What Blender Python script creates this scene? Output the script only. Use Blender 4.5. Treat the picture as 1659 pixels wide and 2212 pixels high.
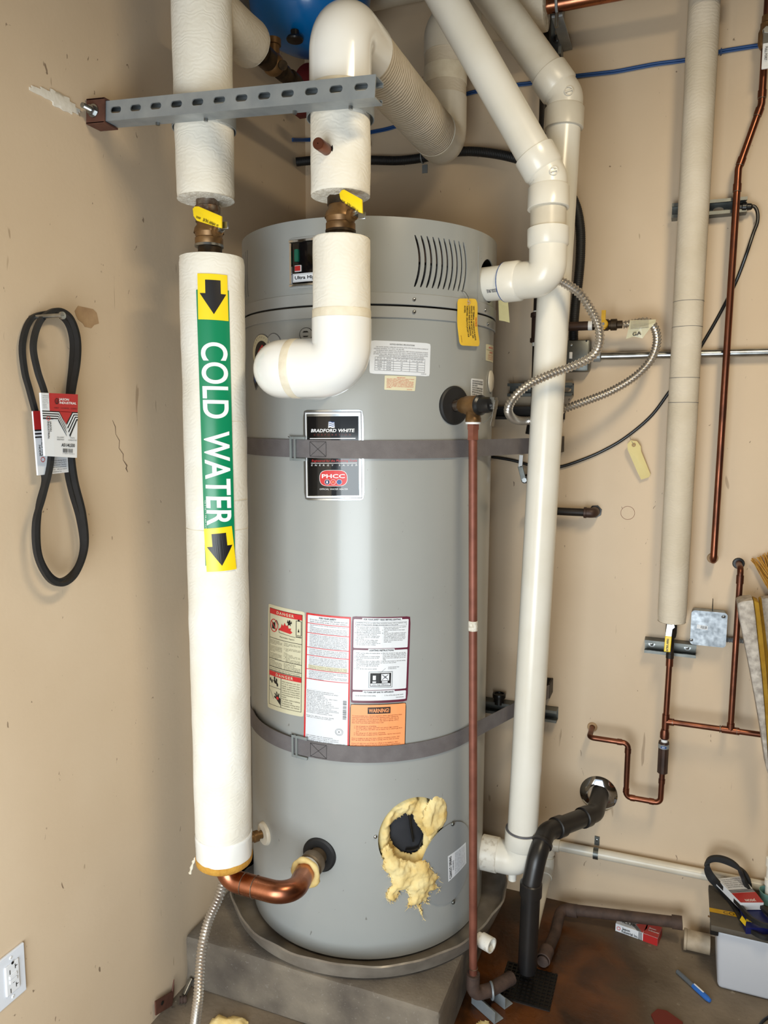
import bpy, bmesh, math, random
import numpy as np
from mathutils import Vector, Matrix

for _o in list(bpy.data.objects):
    bpy.data.objects.remove(_o, do_unlink=True)
SC = bpy.context.scene
COL = SC.collection
random.seed(7)
PI = math.pi

# ---------------------------------------------------------------- camera
FPX, PITCH, ROLL, YAW = 1625.98, 0.12206, 0.00509, -0.37359
CAMZ = 1.63
_R, _F = np.array([1., 0, 0]), np.array([0, math.cos(PITCH), -math.sin(PITCH)])
_U = np.cross(_R, _F)
_R, _U = math.cos(ROLL) * _R + math.sin(ROLL) * _U, -math.sin(ROLL) * _R + math.cos(ROLL) * _U
_M = np.array([[math.cos(YAW), math.sin(YAW), 0], [-math.sin(YAW), math.cos(YAW), 0], [0, 0, 1]])
CR, CU, CF = _M @ _R, _M @ _U, _M @ _F
cd = bpy.data.cameras.new('camera')
cam = bpy.data.objects.new('camera', cd)
COL.objects.link(cam)
cd.sensor_fit = 'HORIZONTAL'
cd.sensor_width = 36.0
cd.lens = 36.0 * FPX / 1659.0
cd.clip_start = 0.05
mw = Matrix.Identity(4)
for _i in range(3):
    mw[_i][0], mw[_i][1], mw[_i][2] = CR[_i], CU[_i], -CF[_i]
mw[2][3] = CAMZ
cam.matrix_world = mw
SC.camera = cam

# ---------------------------------------------------------------- light
world = bpy.data.worlds.new('daylight')
SC.world = world
world.use_nodes = True
bg = world.node_tree.nodes['Background']
bg.inputs[0].default_value = (0.80, 0.90, 1.0, 1)
bg.inputs[1].default_value = 1.0


def area_light(name, loc, target, sx, sy, power, color):
    ld = bpy.data.lights.new(name, 'AREA')
    ld.shape = 'RECTANGLE'
    ld.size, ld.size_y = sx, sy
    ld.energy = power
    ld.color = color
    lo = bpy.data.objects.new(name, ld)
    COL.objects.link(lo)
    lo.location = loc
    lo.rotation_euler = (Vector(target) - Vector(loc)).to_track_quat('-Z', 'Y').to_euler()
    return lo


DOOR_LIGHT = area_light('garage_door_daylight', (-0.42, -0.55, 0.80), (-1.45, 1.35, 0.95), 1.3, 1.45, 60, (0.87, 0.955, 1.0))
CEIL_LIGHT = area_light('ceiling_fixture_light', (0.40, 0.85, 2.80), (0.40, 1.15, 0), 0.25, 0.7, 27, (1.0, 0.84, 0.58))
VS = SC.view_settings
VS.view_transform = 'Standard'
VS.look = 'None'
VS.gamma = 1.0
VS.exposure = 0.0
VS.use_curve_mapping = False

# ---------------------------------------------------------------- room constants
XL, YB = -1.26, 2.45            # left wall plane, back wall plane
TCX, TCY, TR = -0.8605, 2.0726, 0.359   # water heater axis and radius


def ray(u, v):
    d = CF + CR * (u - 829.5) / FPX - CU * (v - 1106.0) / FPX
    return d


def P(u, v, X=None, Y=None, Z=None, D=None):
    """a place in the room: the ray of a photo point met with a plane of the room (metres, floor at z=0)"""
    d = ray(u, v)
    if X is not None: t = X / d[0]
    elif Y is not None: t = Y / d[1]
    elif Z is not None: t = (Z - CAMZ) / d[2]
    else: t = D
    return Vector((d[0] * t, d[1] * t, CAMZ + d[2] * t))


def PB(u, v, off=0.0):
    return P(u, v, Y=YB - off)


def cyl_sz(u, v, cx=TCX, cy=TCY, r=TR):
    d = ray(u, v)
    a = d[0] ** 2 + d[1] ** 2
    b = -2 * (d[0] * cx + d[1] * cy)
    c = cx * cx + cy * cy - r * r
    q = max(b * b - 4 * a * c, 0)
    t = (-b - math.sqrt(q)) / (2 * a)
    x, y, z = d[0] * t, d[1] * t, CAMZ + d[2] * t
    return math.atan2(y - cy, x - cx) * r, z


def cyl_pt(s, z, off=0.0, cx=TCX, cy=TCY, r=TR):
    th = s / r
    return Vector((cx + (r + off) * math.cos(th), cy + (r + off) * math.sin(th), z))


# ---------------------------------------------------------------- materials
def lin(c):
    return tuple(((x / 255) / 12.92 if x / 255 <= 0.04045 else ((x / 255 + 0.055) / 1.055) ** 2.4) for x in c)


def mat(name, c, rough=0.5, metal=0.0, c2=None, vscale=12.0, vmix=0.5, bump=0.0, bscale=150.0, coat=0.0,
        detail=4.0, stretch=(1, 1, 1), wave=None, spec=0.5, rvar=0.0, trans=0.0):
    m = bpy.data.materials.new(name)
    m.use_nodes = True
    nt = m.node_tree
    b = nt.nodes['Principled BSDF']
    b.inputs['Base Color'].default_value = (*lin(c), 1)
    b.inputs['Roughness'].default_value = rough
    b.inputs['Metallic'].default_value = metal
    b.inputs['Specular IOR Level'].default_value = spec
    if coat:
        b.inputs['Coat Weight'].default_value = coat
        b.inputs['Coat Roughness'].default_value = 0.12
    if trans:
        b.inputs['Transmission Weight'].default_value = trans
    tc = nt.nodes.new('ShaderNodeTexCoord')
    mp = nt.nodes.new('ShaderNodeMapping')
    mp.inputs['Scale'].default_value = stretch
    nt.links.new(tc.outputs['Object'], mp.inputs['Vector'])
    if c2 is not None:
        n = nt.nodes.new('ShaderNodeTexNoise')
        n.inputs['Scale'].default_value = vscale
        n.inputs['Detail'].default_value = detail
        nt.links.new(mp.outputs[0], n.inputs['Vector'])
        r = nt.nodes.new('ShaderNodeValToRGB')
        r.color_ramp.elements[0].position = max(0.0, vmix - 0.18)
        r.color_ramp.elements[1].position = min(1.0, vmix + 0.18)
        r.color_ramp.elements[0].color = (*lin(c), 1)
        r.color_ramp.elements[1].color = (*lin(c2), 1)
        nt.links.new(n.outputs['Fac'], r.inputs['Fac'])
        nt.links.new(r.outputs['Color'], b.inputs['Base Color'])
        if rvar:
            mr = nt.nodes.new('ShaderNodeMapRange')
            mr.inputs['From Min'].default_value = 0.3
            mr.inputs['From Max'].default_value = 0.7
            mr.inputs['To Min'].default_value = max(0.02, rough - rvar)
            mr.inputs['To Max'].default_value = min(1, rough + rvar)
            nt.links.new(n.outputs['Fac'], mr.inputs['Value'])
            nt.links.new(mr.outputs[0], b.inputs['Roughness'])
    if bump:
        n2 = nt.nodes.new('ShaderNodeTexNoise')
        n2.inputs['Scale'].default_value = bscale
        n2.inputs['Detail'].default_value = 3
        nt.links.new(mp.outputs[0], n2.inputs['Vector'])
        h = n2.outputs['Fac']
        if wave:
            w = nt.nodes.new('ShaderNodeTexWave')
            w.wave_type = 'BANDS'
            w.bands_direction = wave[0]
            w.inputs['Scale'].default_value = wave[1]
            w.inputs['Distortion'].default_value = wave[2]
            w.inputs['Detail'].default_value = 2
            nt.links.new(tc.outputs['Object'], w.inputs['Vector'])
            ad = nt.nodes.new('ShaderNodeMath')
            ad.operation = 'ADD'
            nt.links.new(h, ad.inputs[0])
            nt.links.new(w.outputs['Fac'], ad.inputs[1])
            h = ad.outputs[0]
        bp = nt.nodes.new('ShaderNodeBump')
        bp.inputs['Strength'].default_value = bump
        bp.inputs['Distance'].default_value = 0.002
        nt.links.new(h, bp.inputs['Height'])
        nt.links.new(bp.outputs['Normal'], b.inputs['Normal'])
    return m


def scuffed(m, scale=26, thr=0.74, col=(70, 50, 36), stretch=(1, 1, 0.5), amt=0.75):
    """thin sparse marks over a painted surface"""
    nt = m.node_tree
    b = nt.nodes['Principled BSDF']
    tc = nt.nodes.new('ShaderNodeTexCoord')
    mp = nt.nodes.new('ShaderNodeMapping')
    mp.inputs['Scale'].default_value = stretch
    mp.inputs['Rotation'].default_value = (0.5, 0.4, 0.3)
    nt.links.new(tc.outputs['Object'], mp.inputs['Vector'])
    n = nt.nodes.new('ShaderNodeTexNoise')
    n.inputs['Scale'].default_value = scale
    n.inputs['Detail'].default_value = 2.0
    n.inputs['Distortion'].default_value = 0.8
    nt.links.new(mp.outputs[0], n.inputs['Vector'])
    r = nt.nodes.new('ShaderNodeValToRGB')
    r.color_ramp.elements[0].position = thr
    r.color_ramp.elements[1].position = thr + 0.03
    r.color_ramp.elements[0].color = (0, 0, 0, 1)
    r.color_ramp.elements[1].color = (amt, amt, amt, 1)
    nt.links.new(n.outputs['Fac'], r.inputs['Fac'])
    mx = nt.nodes.new('ShaderNodeMix')
    mx.data_type = 'RGBA'
    nt.links.new(r.outputs['Color'], mx.inputs['Factor'])
    old = b.inputs['Base Color'].links
    if old:
        nt.links.new(old[0].from_socket, mx.inputs['A'])
    else:
        mx.inputs['A'].default_value = b.inputs['Base Color'].default_value
    mx.inputs['B'].default_value = (*lin(col), 1)
    nt.links.new(mx.outputs['Result'], b.inputs['Base Color'])
    return m


MT = {}
MT['wall'] = scuffed(scuffed(mat('beige_wall_paint', (211, 190, 163), 0.55, c2=(205, 183, 155), vscale=3.0, bump=0.12, bscale=90), 66, 0.742, (100, 76, 58)), 40, 0.742, (132, 106, 80), (1, 1, 0.16), 0.5)
MT['wall_far'] = mat('darkened_garage_wall', (92, 84, 74), 0.8)  # unseen walls, colour darkened to cut bounced light in the room
MT['ceil'] = mat('darkened_ceiling', (96, 88, 78), 0.8, c2=(90, 82, 72), vscale=4)  # unseen ceiling, likewise darkened so less ambient light bounces back
MT['tank'] = scuffed(mat('grey_tank_enamel', (158, 160, 158), 0.30, c2=(151, 153, 151), vscale=2.5, coat=0.25), 75, 0.745, (80, 74, 66), (1, 1, 0.6), 0.55)
MT['tankband'] = mat('grey_band_enamel', (160, 161, 159), 0.34, c2=(152, 153, 151), vscale=5)
MT['jacket'] = mat('canvas_pipe_jacket', (230, 227, 218), 0.75, c2=(222, 216, 202), vscale=9, bump=0.17, bscale=130, wave=('Z', 30, 16))
MT['jacket_old'] = mat('aged_pipe_jacket', (217, 207, 190), 0.7, c2=(203, 191, 170), vscale=8, bump=0.18, bscale=140, wave=('Z', 34, 12))
MT['jacket_lag'] = mat('ribbed_pipe_jacket', (214, 203, 186), 0.7, c2=(200, 188, 168), vscale=8, bump=0.7, bscale=60, wave=('Y', 30, 4))
MT['insul_end'] = mat('raw_insulation_end', (226, 223, 214), 0.95, c2=(188, 180, 164), vscale=120, bump=1.0, bscale=260)
MT['pvcjacket'] = mat('white_pvc_elbow_cover', (236, 237, 236), 0.16, c2=(232, 230, 224), vscale=5, coat=0.3)
MT['tape'] = mat('cream_seam_tape', (228, 220, 200), 0.5, c2=(216, 205, 182), vscale=40, bump=0.3, bscale=120)
MT['pvc'] = mat('white_pvc_pipe', (232, 229, 220), 0.24, c2=(224, 219, 206), vscale=6)
MT['pvcold'] = mat('dusty_pvc_pipe', (220, 214, 201), 0.32, c2=(205, 196, 178), vscale=9)
MT['dirty_pvc'] = mat('grimy_pvc', (226, 222, 212), 0.4, c2=(150, 132, 106), vscale=70, vmix=0.70, bump=0.2, bscale=200)
MT['copper'] = mat('aged_copper', (138, 84, 62), 0.36, 0.9, c2=(92, 58, 46), vscale=14, rvar=0.1)
MT['copper_bright'] = mat('bright_copper', (190, 126, 94), 0.27, 1.0, c2=(150, 94, 70), vscale=16, rvar=0.08)
MT['copper_paint'] = mat('dull_red_copper', (134, 82, 66), 0.5, 0.35, c2=(112, 66, 52), vscale=20)
MT['solder'] = mat('grey_solder', (150, 142, 132), 0.45, 0.9, c2=(110, 84, 66), vscale=90)
MT['brass'] = mat('dull_brass', (132, 100, 62), 0.42, 0.55, c2=(100, 72, 42), vscale=30)
MT['brass_dark'] = mat('tarnished_brass', (84, 68, 50), 0.5, 0.8, c2=(52, 44, 36), vscale=40)
MT['steel'] = mat('zinc_steel', (176, 178, 178), 0.3, 1.0, c2=(140, 142, 142), vscale=30)
MT['strut'] = mat('galvanised_channel', (158, 164, 168), 0.42, 0.4, c2=(136, 143, 148), vscale=18, rvar=0.1)
MT['strut_dark'] = mat('dark_galvanised_channel', (118, 120, 116), 0.4, 0.85, c2=(90, 92, 90), vscale=18)
MT['galv'] = mat('spangled_galvanised', (162, 168, 174), 0.4, 0.6, c2=(132, 140, 148), vscale=70, rvar=0.1)
MT['rust'] = mat('rusty_bracket', (104, 66, 52), 0.65, 0.2, c2=(78, 48, 38), vscale=30)
MT['iron'] = mat('black_iron', (30, 27, 25), 0.5, 0.3, c2=(46, 36, 30), vscale=25)
MT['iron_brown'] = mat('brown_iron', (72, 52, 42), 0.5, 0.3, c2=(52, 36, 30), vscale=25)
MT['black'] = mat('black_rubber', (19, 19, 20), 0.58, c2=(26, 26, 28), vscale=30)
MT['abs'] = mat('black_abs_pipe', (24, 24, 26), 0.36, c2=(36, 33, 31), vscale=7)
MT['absdark'] = mat('black_plastic', (18, 18, 19), 0.35)
MT['yellow'] = mat('yellow_vinyl', (240, 208, 26), 0.35)
MT['yellowmetal'] = mat('yellow_handle', (214, 168, 24), 0.4, c2=(190, 146, 20), vscale=40)
MT['green'] = mat('green_vinyl', (10, 126, 84), 0.3)
MT['white'] = mat('white_print', (236, 237, 238), 0.35)
MT['paper'] = mat('white_paper', (226, 229, 234), 0.32, c2=(218, 222, 228), vscale=6)
MT['cream'] = mat('cream_paper', (214, 208, 178), 0.4)
MT['inkblack'] = mat('black_ink', (22, 20, 22), 0.4)
MT['inkgrey'] = mat('grey_ink', (92, 92, 98), 0.4)
MT['inkred'] = mat('red_ink', (204, 44, 46), 0.38)
MT['inkmaroon'] = mat('maroon_ink', (98, 38, 58), 0.36)
MT['inkorange'] = mat('orange_paper', (246, 160, 104), 0.4)
MT['inkbrown'] = mat('brown_ink', (118, 44, 32), 0.4)
MT['inkblue'] = mat('blue_ink', (40, 78, 140), 0.4)
MT['gloss_black'] = mat('gloss_black_plate', (12, 12, 14), 0.08)
MT['chrome'] = mat('chrome', (214, 216, 220), 0.08, 1.0)
MT['silver'] = mat('silver_foil_trim', (200, 204, 206), 0.18, 1.0)
MT['webbing'] = mat('grey_webbing', (112, 107, 108), 0.75, c2=(102, 97, 98), vscale=30, bump=0.5, bscale=600)
MT['buckle'] = mat('grey_buckle', (140, 146, 146), 0.4, 0.3)
MT['thread'] = mat('black_thread', (30, 28, 30), 0.8)
MT['wool'] = mat('yellow_fibreglass', (236, 217, 160), 0.95, c2=(216, 184, 112), vscale=22, bump=0.5, bscale=160)
MT['plate_grey'] = mat('grey_cover_plate', (146, 149, 150), 0.38, c2=(140, 143, 144), vscale=5)
MT['tan_pvc'] = mat('grimy_tan_pvc', (184, 168, 146), 0.6, c2=(150, 134, 112), vscale=26)
MT['wool_dark'] = mat('amber_fibreglass', (176, 140, 44), 0.95, c2=(150, 112, 28), vscale=20, bump=1.0, bscale=90)
MT['ochre'] = mat('ochre_insulation_rim', (196, 148, 60), 0.95, c2=(176, 124, 44), vscale=60, bump=0.8, bscale=160)
MT['chamber'] = mat('dark_chamber_plate', (44, 46, 52), 0.7, c2=(32, 33, 38), vscale=14)
MT['brownslot'] = mat('brown_inner_casing', (96, 78, 68), 0.6, c2=(70, 56, 48), vscale=10)
MT['conc_pad'] = scuffed(mat('stained_concrete_pad', (126, 116, 102), 0.85, c2=(84, 76, 68), vscale=7, bump=0.5, bscale=120, detail=8), 120, 0.66, (160, 154, 146), (1, 1, 1), 0.2)
MT['flexsteel'] = mat('stainless_corrugated', (208, 202, 194), 0.32, 0.9)
MT['bluecable'] = mat('blue_cable_sheath', (32, 74, 132), 0.4)
MT['bluetank'] = mat('blue_tank_paint', (6, 112, 188), 0.28, c2=(4, 98, 170), vscale=3, coat=0.3)
MT['plastic_white'] = mat('white_device_plastic', (224, 226, 230), 0.3)
MT['plate'] = mat('white_wall_plate', (218, 222, 230), 0.35)
MT['tote'] = mat('milky_plastic_tub', (196, 199, 206), 0.45, c2=(188, 191, 199), vscale=3)
MT['totelid'] = mat('dusty_dark_lid', (66, 60, 52), 0.7, c2=(88, 80, 68), vscale=9, bump=0.2)
MT['tag'] = mat('faded_yellow_tag', (222, 208, 150), 0.7, c2=(212, 196, 138), vscale=10)
MT['tagyellow'] = mat('bright_yellow_tag', (236, 196, 64), 0.6, c2=(226, 184, 54), vscale=14)
MT['navy'] = mat('navy_card', (20, 26, 84), 0.4)
MT['teal'] = mat('teal_cup', (120, 166, 160), 0.35)
MT['foil'] = mat('foil_facing', (150, 142, 134), 0.6, 0.15, c2=(200, 193, 184), vscale=60, vmix=0.52, bump=1.0, bscale=90)
MT['union'] = mat('grey_bronze_union', (138, 122, 102), 0.5, 0.5, c2=(106, 92, 76), vscale=30)
MT['straw'] = mat('broom_straw', (196, 148, 58), 0.8, c2=(170, 116, 36), vscale=60)
MT['mud'] = mat('corroded_pipe', (86, 66, 56), 0.75, c2=(60, 46, 40), vscale=30, bump=0.5, bscale=120)
MT['drain_grate'] = mat('wet_black_grate', (24, 22, 20), 0.35, 0.4)
MT['drywall'] = mat('torn_drywall_paper', (158, 126, 94), 0.9, c2=(178, 148, 112), vscale=30)
MT['caulk'] = mat('white_caulk', (224, 218, 206), 0.7, bump=0.6, bscale=60)
MT['pen'] = mat('blue_pen_plastic', (48, 104, 186), 0.35)
MT['pengrey'] = mat('grey_pen_cap', (92, 98, 104), 0.4)
MT['redtile'] = mat('dull_red_scrap', (104, 34, 22), 0.7)
MT['red'] = mat('red_card', (176, 38, 38), 0.38)
MT['redflange'] = mat('dark_red_flange', (96, 22, 26), 0.5)
MT['greenlens'] = mat('green_switch', (22, 92, 74), 0.25)
MT['pan'] = mat('tarnished_pan_metal', (150, 142, 131), 0.42, 0.3, c2=(116, 108, 99), vscale=12, rvar=0.12)


# ---------------------------------------------------------------- mesh helpers
class MB:
    def __init__(self):
        self.v, self.f = [], []

    def add(self, vs, fs):
        o = len(self.v)
        self.v += [tuple(p) for p in vs]
        self.f += [tuple(i + o for i in q) for q in fs]
        return self

    def box(self, c, s, ax=None):
        """centre, size, optional 3 axes"""
        c = Vector(c)
        a = [Vector(x) for x in (ax or ((1, 0, 0), (0, 1, 0), (0, 0, 1)))]
        vs = []
        for i in (-1, 1):
            for j in (-1, 1):
                for k in (-1, 1):
                    vs.append(c + a[0] * (i * s[0] / 2) + a[1] * (j * s[1] / 2) + a[2] * (k * s[2] / 2))
        fs = [(0, 1, 3, 2), (4, 6, 7, 5), (0, 4, 5, 1), (2, 3, 7, 6), (0, 2, 6, 4), (1, 5, 7, 3)]
        if a[0].cross(a[1]).dot(a[2]) < 0:
            fs = [q[::-1] for q in fs]
        return self.add(vs, fs)

    def tube(self, pts, r, n=16, cap=True, closed=False, up=None):
        pts = [Vector(p) for p in pts]
        m = len(pts)
        rs = list(r) if hasattr(r, '__len__') else [r] * m
        tg = []
        for i in range(m):
            a = pts[(i - 1) % m] if (closed or i > 0) else pts[i]
            b = pts[(i + 1) % m] if (closed or i < m - 1) else pts[i]
            t = (b - a)
            tg.append(t.normalized() if t.length > 1e-9 else Vector((0, 0, 1)))
        ref = Vector(up) if up else (Vector((0, 0, 1)) if abs(tg[0].z) < 0.9 else Vector((0, 1, 0)))
        nrm = (ref - tg[0] * ref.dot(tg[0])).normalized()
        vs = []
        for i in range(m):
            nrm = (nrm - tg[i] * nrm.dot(tg[i]))
            nrm = nrm.normalized() if nrm.length > 1e-6 else tg[i].orthogonal().normalized()
            bi = tg[i].cross(nrm)
            for k in range(n):
                a = 2 * PI * k / n
                vs.append(pts[i] + (nrm * math.cos(a) + bi * math.sin(a)) * rs[i])
        fs = []
        for i in range(m if closed else m - 1):
            j = (i + 1) % m
            for k in range(n):
                l = (k + 1) % n
                fs.append((i * n + k, i * n + l, j * n + l, j * n + k))
        if cap and not closed:
            fs.append(tuple(range(n - 1, -1, -1)))
            fs.append(tuple((m - 1) * n + k for k in range(n)))
        return self.add(vs, fs)

    def cyl(self, p0, p1, r0, r1=None, n=24, cap=True):
        return self.tube([p0, p1], [r0, r0 if r1 is None else r1], n, cap)

    def rev(self, prof, p0, axis, n=32, cap=True, arc=None):
        """lathe: prof = [(radius, distance along axis)]"""
        p0, ax = Vector(p0), Vector(axis).normalized()
        e1 = ax.orthogonal().normalized()
        e2 = ax.cross(e1)
        vs, fs = [], []
        for (r, h) in prof:
            for k in range(n):
                a = 2 * PI * k / n
                vs.append(p0 + ax * h + (e1 * math.cos(a) + e2 * math.sin(a)) * max(r, 1e-5))
        for i in range(len(prof) - 1):
            for k in range(n):
                l = (k + 1) % n
                fs.append((i * n + k, i * n + l, (i + 1) * n + l, (i + 1) * n + k))
        if cap:
            fs.append(tuple(range(n - 1, -1, -1)))
            fs.append(tuple((len(prof) - 1) * n + k for k in range(n)))
        return self.add(vs, fs)

    def prism(self, poly, o, ax, ay, ext):
        """2-D outline lifted to o + x*ax + y*ay and extruded by vector ext"""
        o, ax, ay, ext = Vector(o), Vector(ax), Vector(ay), Vector(ext)
        n = len(poly)
        area = sum(poly[i][0] * poly[(i + 1) % n][1] - poly[(i + 1) % n][0] * poly[i][1] for i in range(n))
        if (area > 0) != (ax.cross(ay).dot(ext) > 0):
            poly = poly[::-1]
        vs = [o + ax * x + ay * y for x, y in poly] + [o + ax * x + ay * y + ext for x, y in poly]
        fs = [tuple(range(n - 1, -1, -1)), tuple(range(n, 2 * n))]
        for i in range(n):
            j = (i + 1) % n
            fs.append((i, j, n + j, n + i))
        return self.add(vs, fs)

    def ball(self, c, r, n=20, m=12, sc=(1, 1, 1)):
        c = Vector(c)
        prof = [(math.sin(PI * i / m), -math.cos(PI * i / m)) for i in range(m + 1)]
        vs, fs = [], []
        for (pr, h) in prof:
            for k in range(n):
                a = 2 * PI * k / n
                vs.append((c.x + r * sc[0] * pr * math.cos(a), c.y + r * sc[1] * pr * math.sin(a), c.z + r * sc[2] * h))
        for i in range(m):
            for k in range(n):
                l = (k + 1) % n
                fs.append((i * n + k, i * n + l, (i + 1) * n + l, (i + 1) * n + k))
        return self.add(vs, fs)

    def torus(self, c, axis, R, r, n=32, m=10):
        ax = Vector(axis).normalized()
        e1 = ax.orthogonal().normalized()
        e2 = ax.cross(e1)
        pts = [Vector(c) + (e1 * math.cos(2 * PI * k / n) + e2 * math.sin(2 * PI * k / n)) * R for k in range(n)]
        return self.tube(pts, r, m, closed=True, up=ax)

    def build(self, name, material, parent=None, smooth=35, bevel=0.0, seg=2):
        me = bpy.data.meshes.new(name)
        me.from_pydata(self.v, [], self.f)
        if bevel:
            bm = bmesh.new()
            bm.from_mesh(me)
            bmesh.ops.remove_doubles(bm, verts=bm.verts, dist=1e-6)
            es = [e for e in bm.edges if len(e.link_faces) == 2 and e.calc_face_angle(0) > 0.6]
            bmesh.ops.bevel(bm, geom=es, offset=bevel, segments=seg, profile=0.5, affect='EDGES', clamp_overlap=True)
            bm.to_mesh(me)
            bm.free()
        return link_mesh(name, me, material, parent, smooth)


def link_mesh(name, me, material, parent=None, smooth=35):
    me.validate()
    me.update()
    if isinstance(material, str): material = MT[material]
    me.materials.clear()
    me.materials.append(material)
    if smooth:
        me.polygons.foreach_set('use_smooth', [True] * len(me.polygons))
        me.set_sharp_from_angle(angle=math.radians(smooth))
    o = bpy.data.objects.new(name, me)
    COL.objects.link(o)
    if parent is not None:
        o.parent = parent
        if parent.type == 'EMPTY':
            o.location = -parent.location
    return o


def thing(name, label, cat, loc, group=None):
    o = bpy.data.objects.new(name, None)
    COL.objects.link(o)
    o.empty_display_size = 0.05
    o.location = Vector(loc)
    o['label'], o['category'] = label, cat
    if group: o['group'] = group
    return o


def tag(o, label, cat, group=None):
    o['label'], o['category'] = label, cat
    if group: o['group'] = group
    return o


def struct(o):
    o['kind'] = 'structure'
    return o


def fillet(pts, r, n=8):
    pts = [Vector(p) for p in pts]
    out = [pts[0]]
    rs = list(r) if hasattr(r, '__len__') else [r] * (len(pts) - 2)
    for i in range(1, len(pts) - 1):
        a, b = (pts[i - 1] - pts[i]), (pts[i + 1] - pts[i])
        la, lb = a.length, b.length
        a.normalize(); b.normalize()
        ang = a.angle(b, PI)
        if ang > PI - 0.02 or rs[i - 1] <= 0:
            out.append(pts[i]); continue
        t = min(rs[i - 1] / math.tan(ang / 2), 0.48 * la, 0.48 * lb)
        p0, p1 = pts[i] + a * t, pts[i] + b * t
        rr = t * math.tan(ang / 2)
        c = pts[i] + (a + b).normalized() * (rr / math.sin(ang / 2))
        u, w = p0 - c, p1 - c
        tot = u.angle(w)
        for k in range(n + 1):
            f = k / n
            if tot < 1e-4: q = u.lerp(w, f)
            else: q = (u * math.sin((1 - f) * tot) + w * math.sin(f * tot)) / math.sin(tot)
            out.append(c + q)
    out.append(pts[-1])
    return out


def spline(pts, n=10, closed=False):
    pts = [Vector(p) for p in pts]
    m = len(pts)
    out = []
    for i in range(m if closed else m - 1):
        g = (lambda k: pts[k % m]) if closed else (lambda k: pts[min(max(k, 0), m - 1)])
        p0, p1, p2, p3 = g(i - 1), g(i), g(i + 1), g(i + 2)
        for k in range(n):
            t = k / n
            out.append(0.5 * ((2 * p1) + (p2 - p0) * t + (2 * p0 - 5 * p1 + 4 * p2 - p3) * t * t + (3 * p1 - p0 - 3 * p2 + p3) * t ** 3))
    if not closed: out.append(pts[-1])
    return out


def resample(pts, step):
    pts = [Vector(p) for p in pts]
    L = [0]
    for i in range(1, len(pts)): L.append(L[-1] + (pts[i] - pts[i - 1]).length)
    n = max(2, int(L[-1] / step))
    out, j = [], 0
    for k in range(n + 1):
        d = L[-1] * k / n
        while j < len(L) - 2 and L[j + 1] < d: j += 1
        f = (d - L[j]) / max(1e-9, L[j + 1] - L[j])
        out.append(pts[j].lerp(pts[j + 1], min(1, max(0, f))))
    return out


def corrugated(pts, r, pitch, depth, n=14):
    q = resample(pts, pitch / 4)
    rr = [r - depth * (0.5 - 0.5 * math.cos(PI * k / 2)) for k in range(len(q))]
    return MB().tube(q, rr, n)


def split_pipe(name, pts, r, material, parent, n=20, smooth=40):
    return MB().tube(pts, r, n).build(name, material, parent, smooth)


# ---------------------------------------------------------------- lettering
GL = {}


def _glyph(ch, bold):
    def mk(s):
        cu = bpy.data.curves.new('glyph', 'FONT')
        cu.body = s
        cu.resolution_u = 8 if bold == 'big' else 2
        if bold: cu.offset = 0.016 if bold == 'big' else 0.022
        o = bpy.data.objects.new('glyph', cu)
        COL.objects.link(o)
        dg = bpy.context.evaluated_depsgraph_get()
        me = bpy.data.meshes.new_from_object(o.evaluated_get(dg))
        vs = [(v.co.x, v.co.y) for v in me.vertices]
        fs = [tuple(p.vertices) for p in me.polygons]
        bpy.data.objects.remove(o)
        bpy.data.curves.remove(cu)
        bpy.data.meshes.remove(me)
        return vs, fs
    v1, f1 = mk(ch)
    if not v1: return ([], [], 0.32)
    v2, _ = mk(ch + ch)
    return v1, f1, max(x for x, y in v2) - max(x for x, y in v1)


for _b in (False, True):
    for _c in "ABCDEFGHIJKLMNOPQRSTUVWXYZabcdefghijklmnopqrstuvwxyz0123456789.,:;!-/()&'%*":
        GL[(_c, _b)] = _glyph(_c, _b)
    GL[(' ', _b)] = ([], [], 0.32)
for _c in 'COLDWATER':
    GL[(_c, 'big')] = _glyph(_c, 'big')
GL[(' ', 'big')] = ([], [], 0.45)


def text2d(s, bold=False, track=0.0):
    vs, fs, x = [], [], 0.0
    for ch in s:
        g = GL.get((ch, bold)) or GL[('-', bold)]
        o = len(vs)
        vs += [(a + x, b) for a, b in g[0]]
        fs += [tuple(i + o for i in q) for q in g[1]]
        x += g[2] + track
    return vs, fs, max(x - track, 1e-6)


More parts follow.
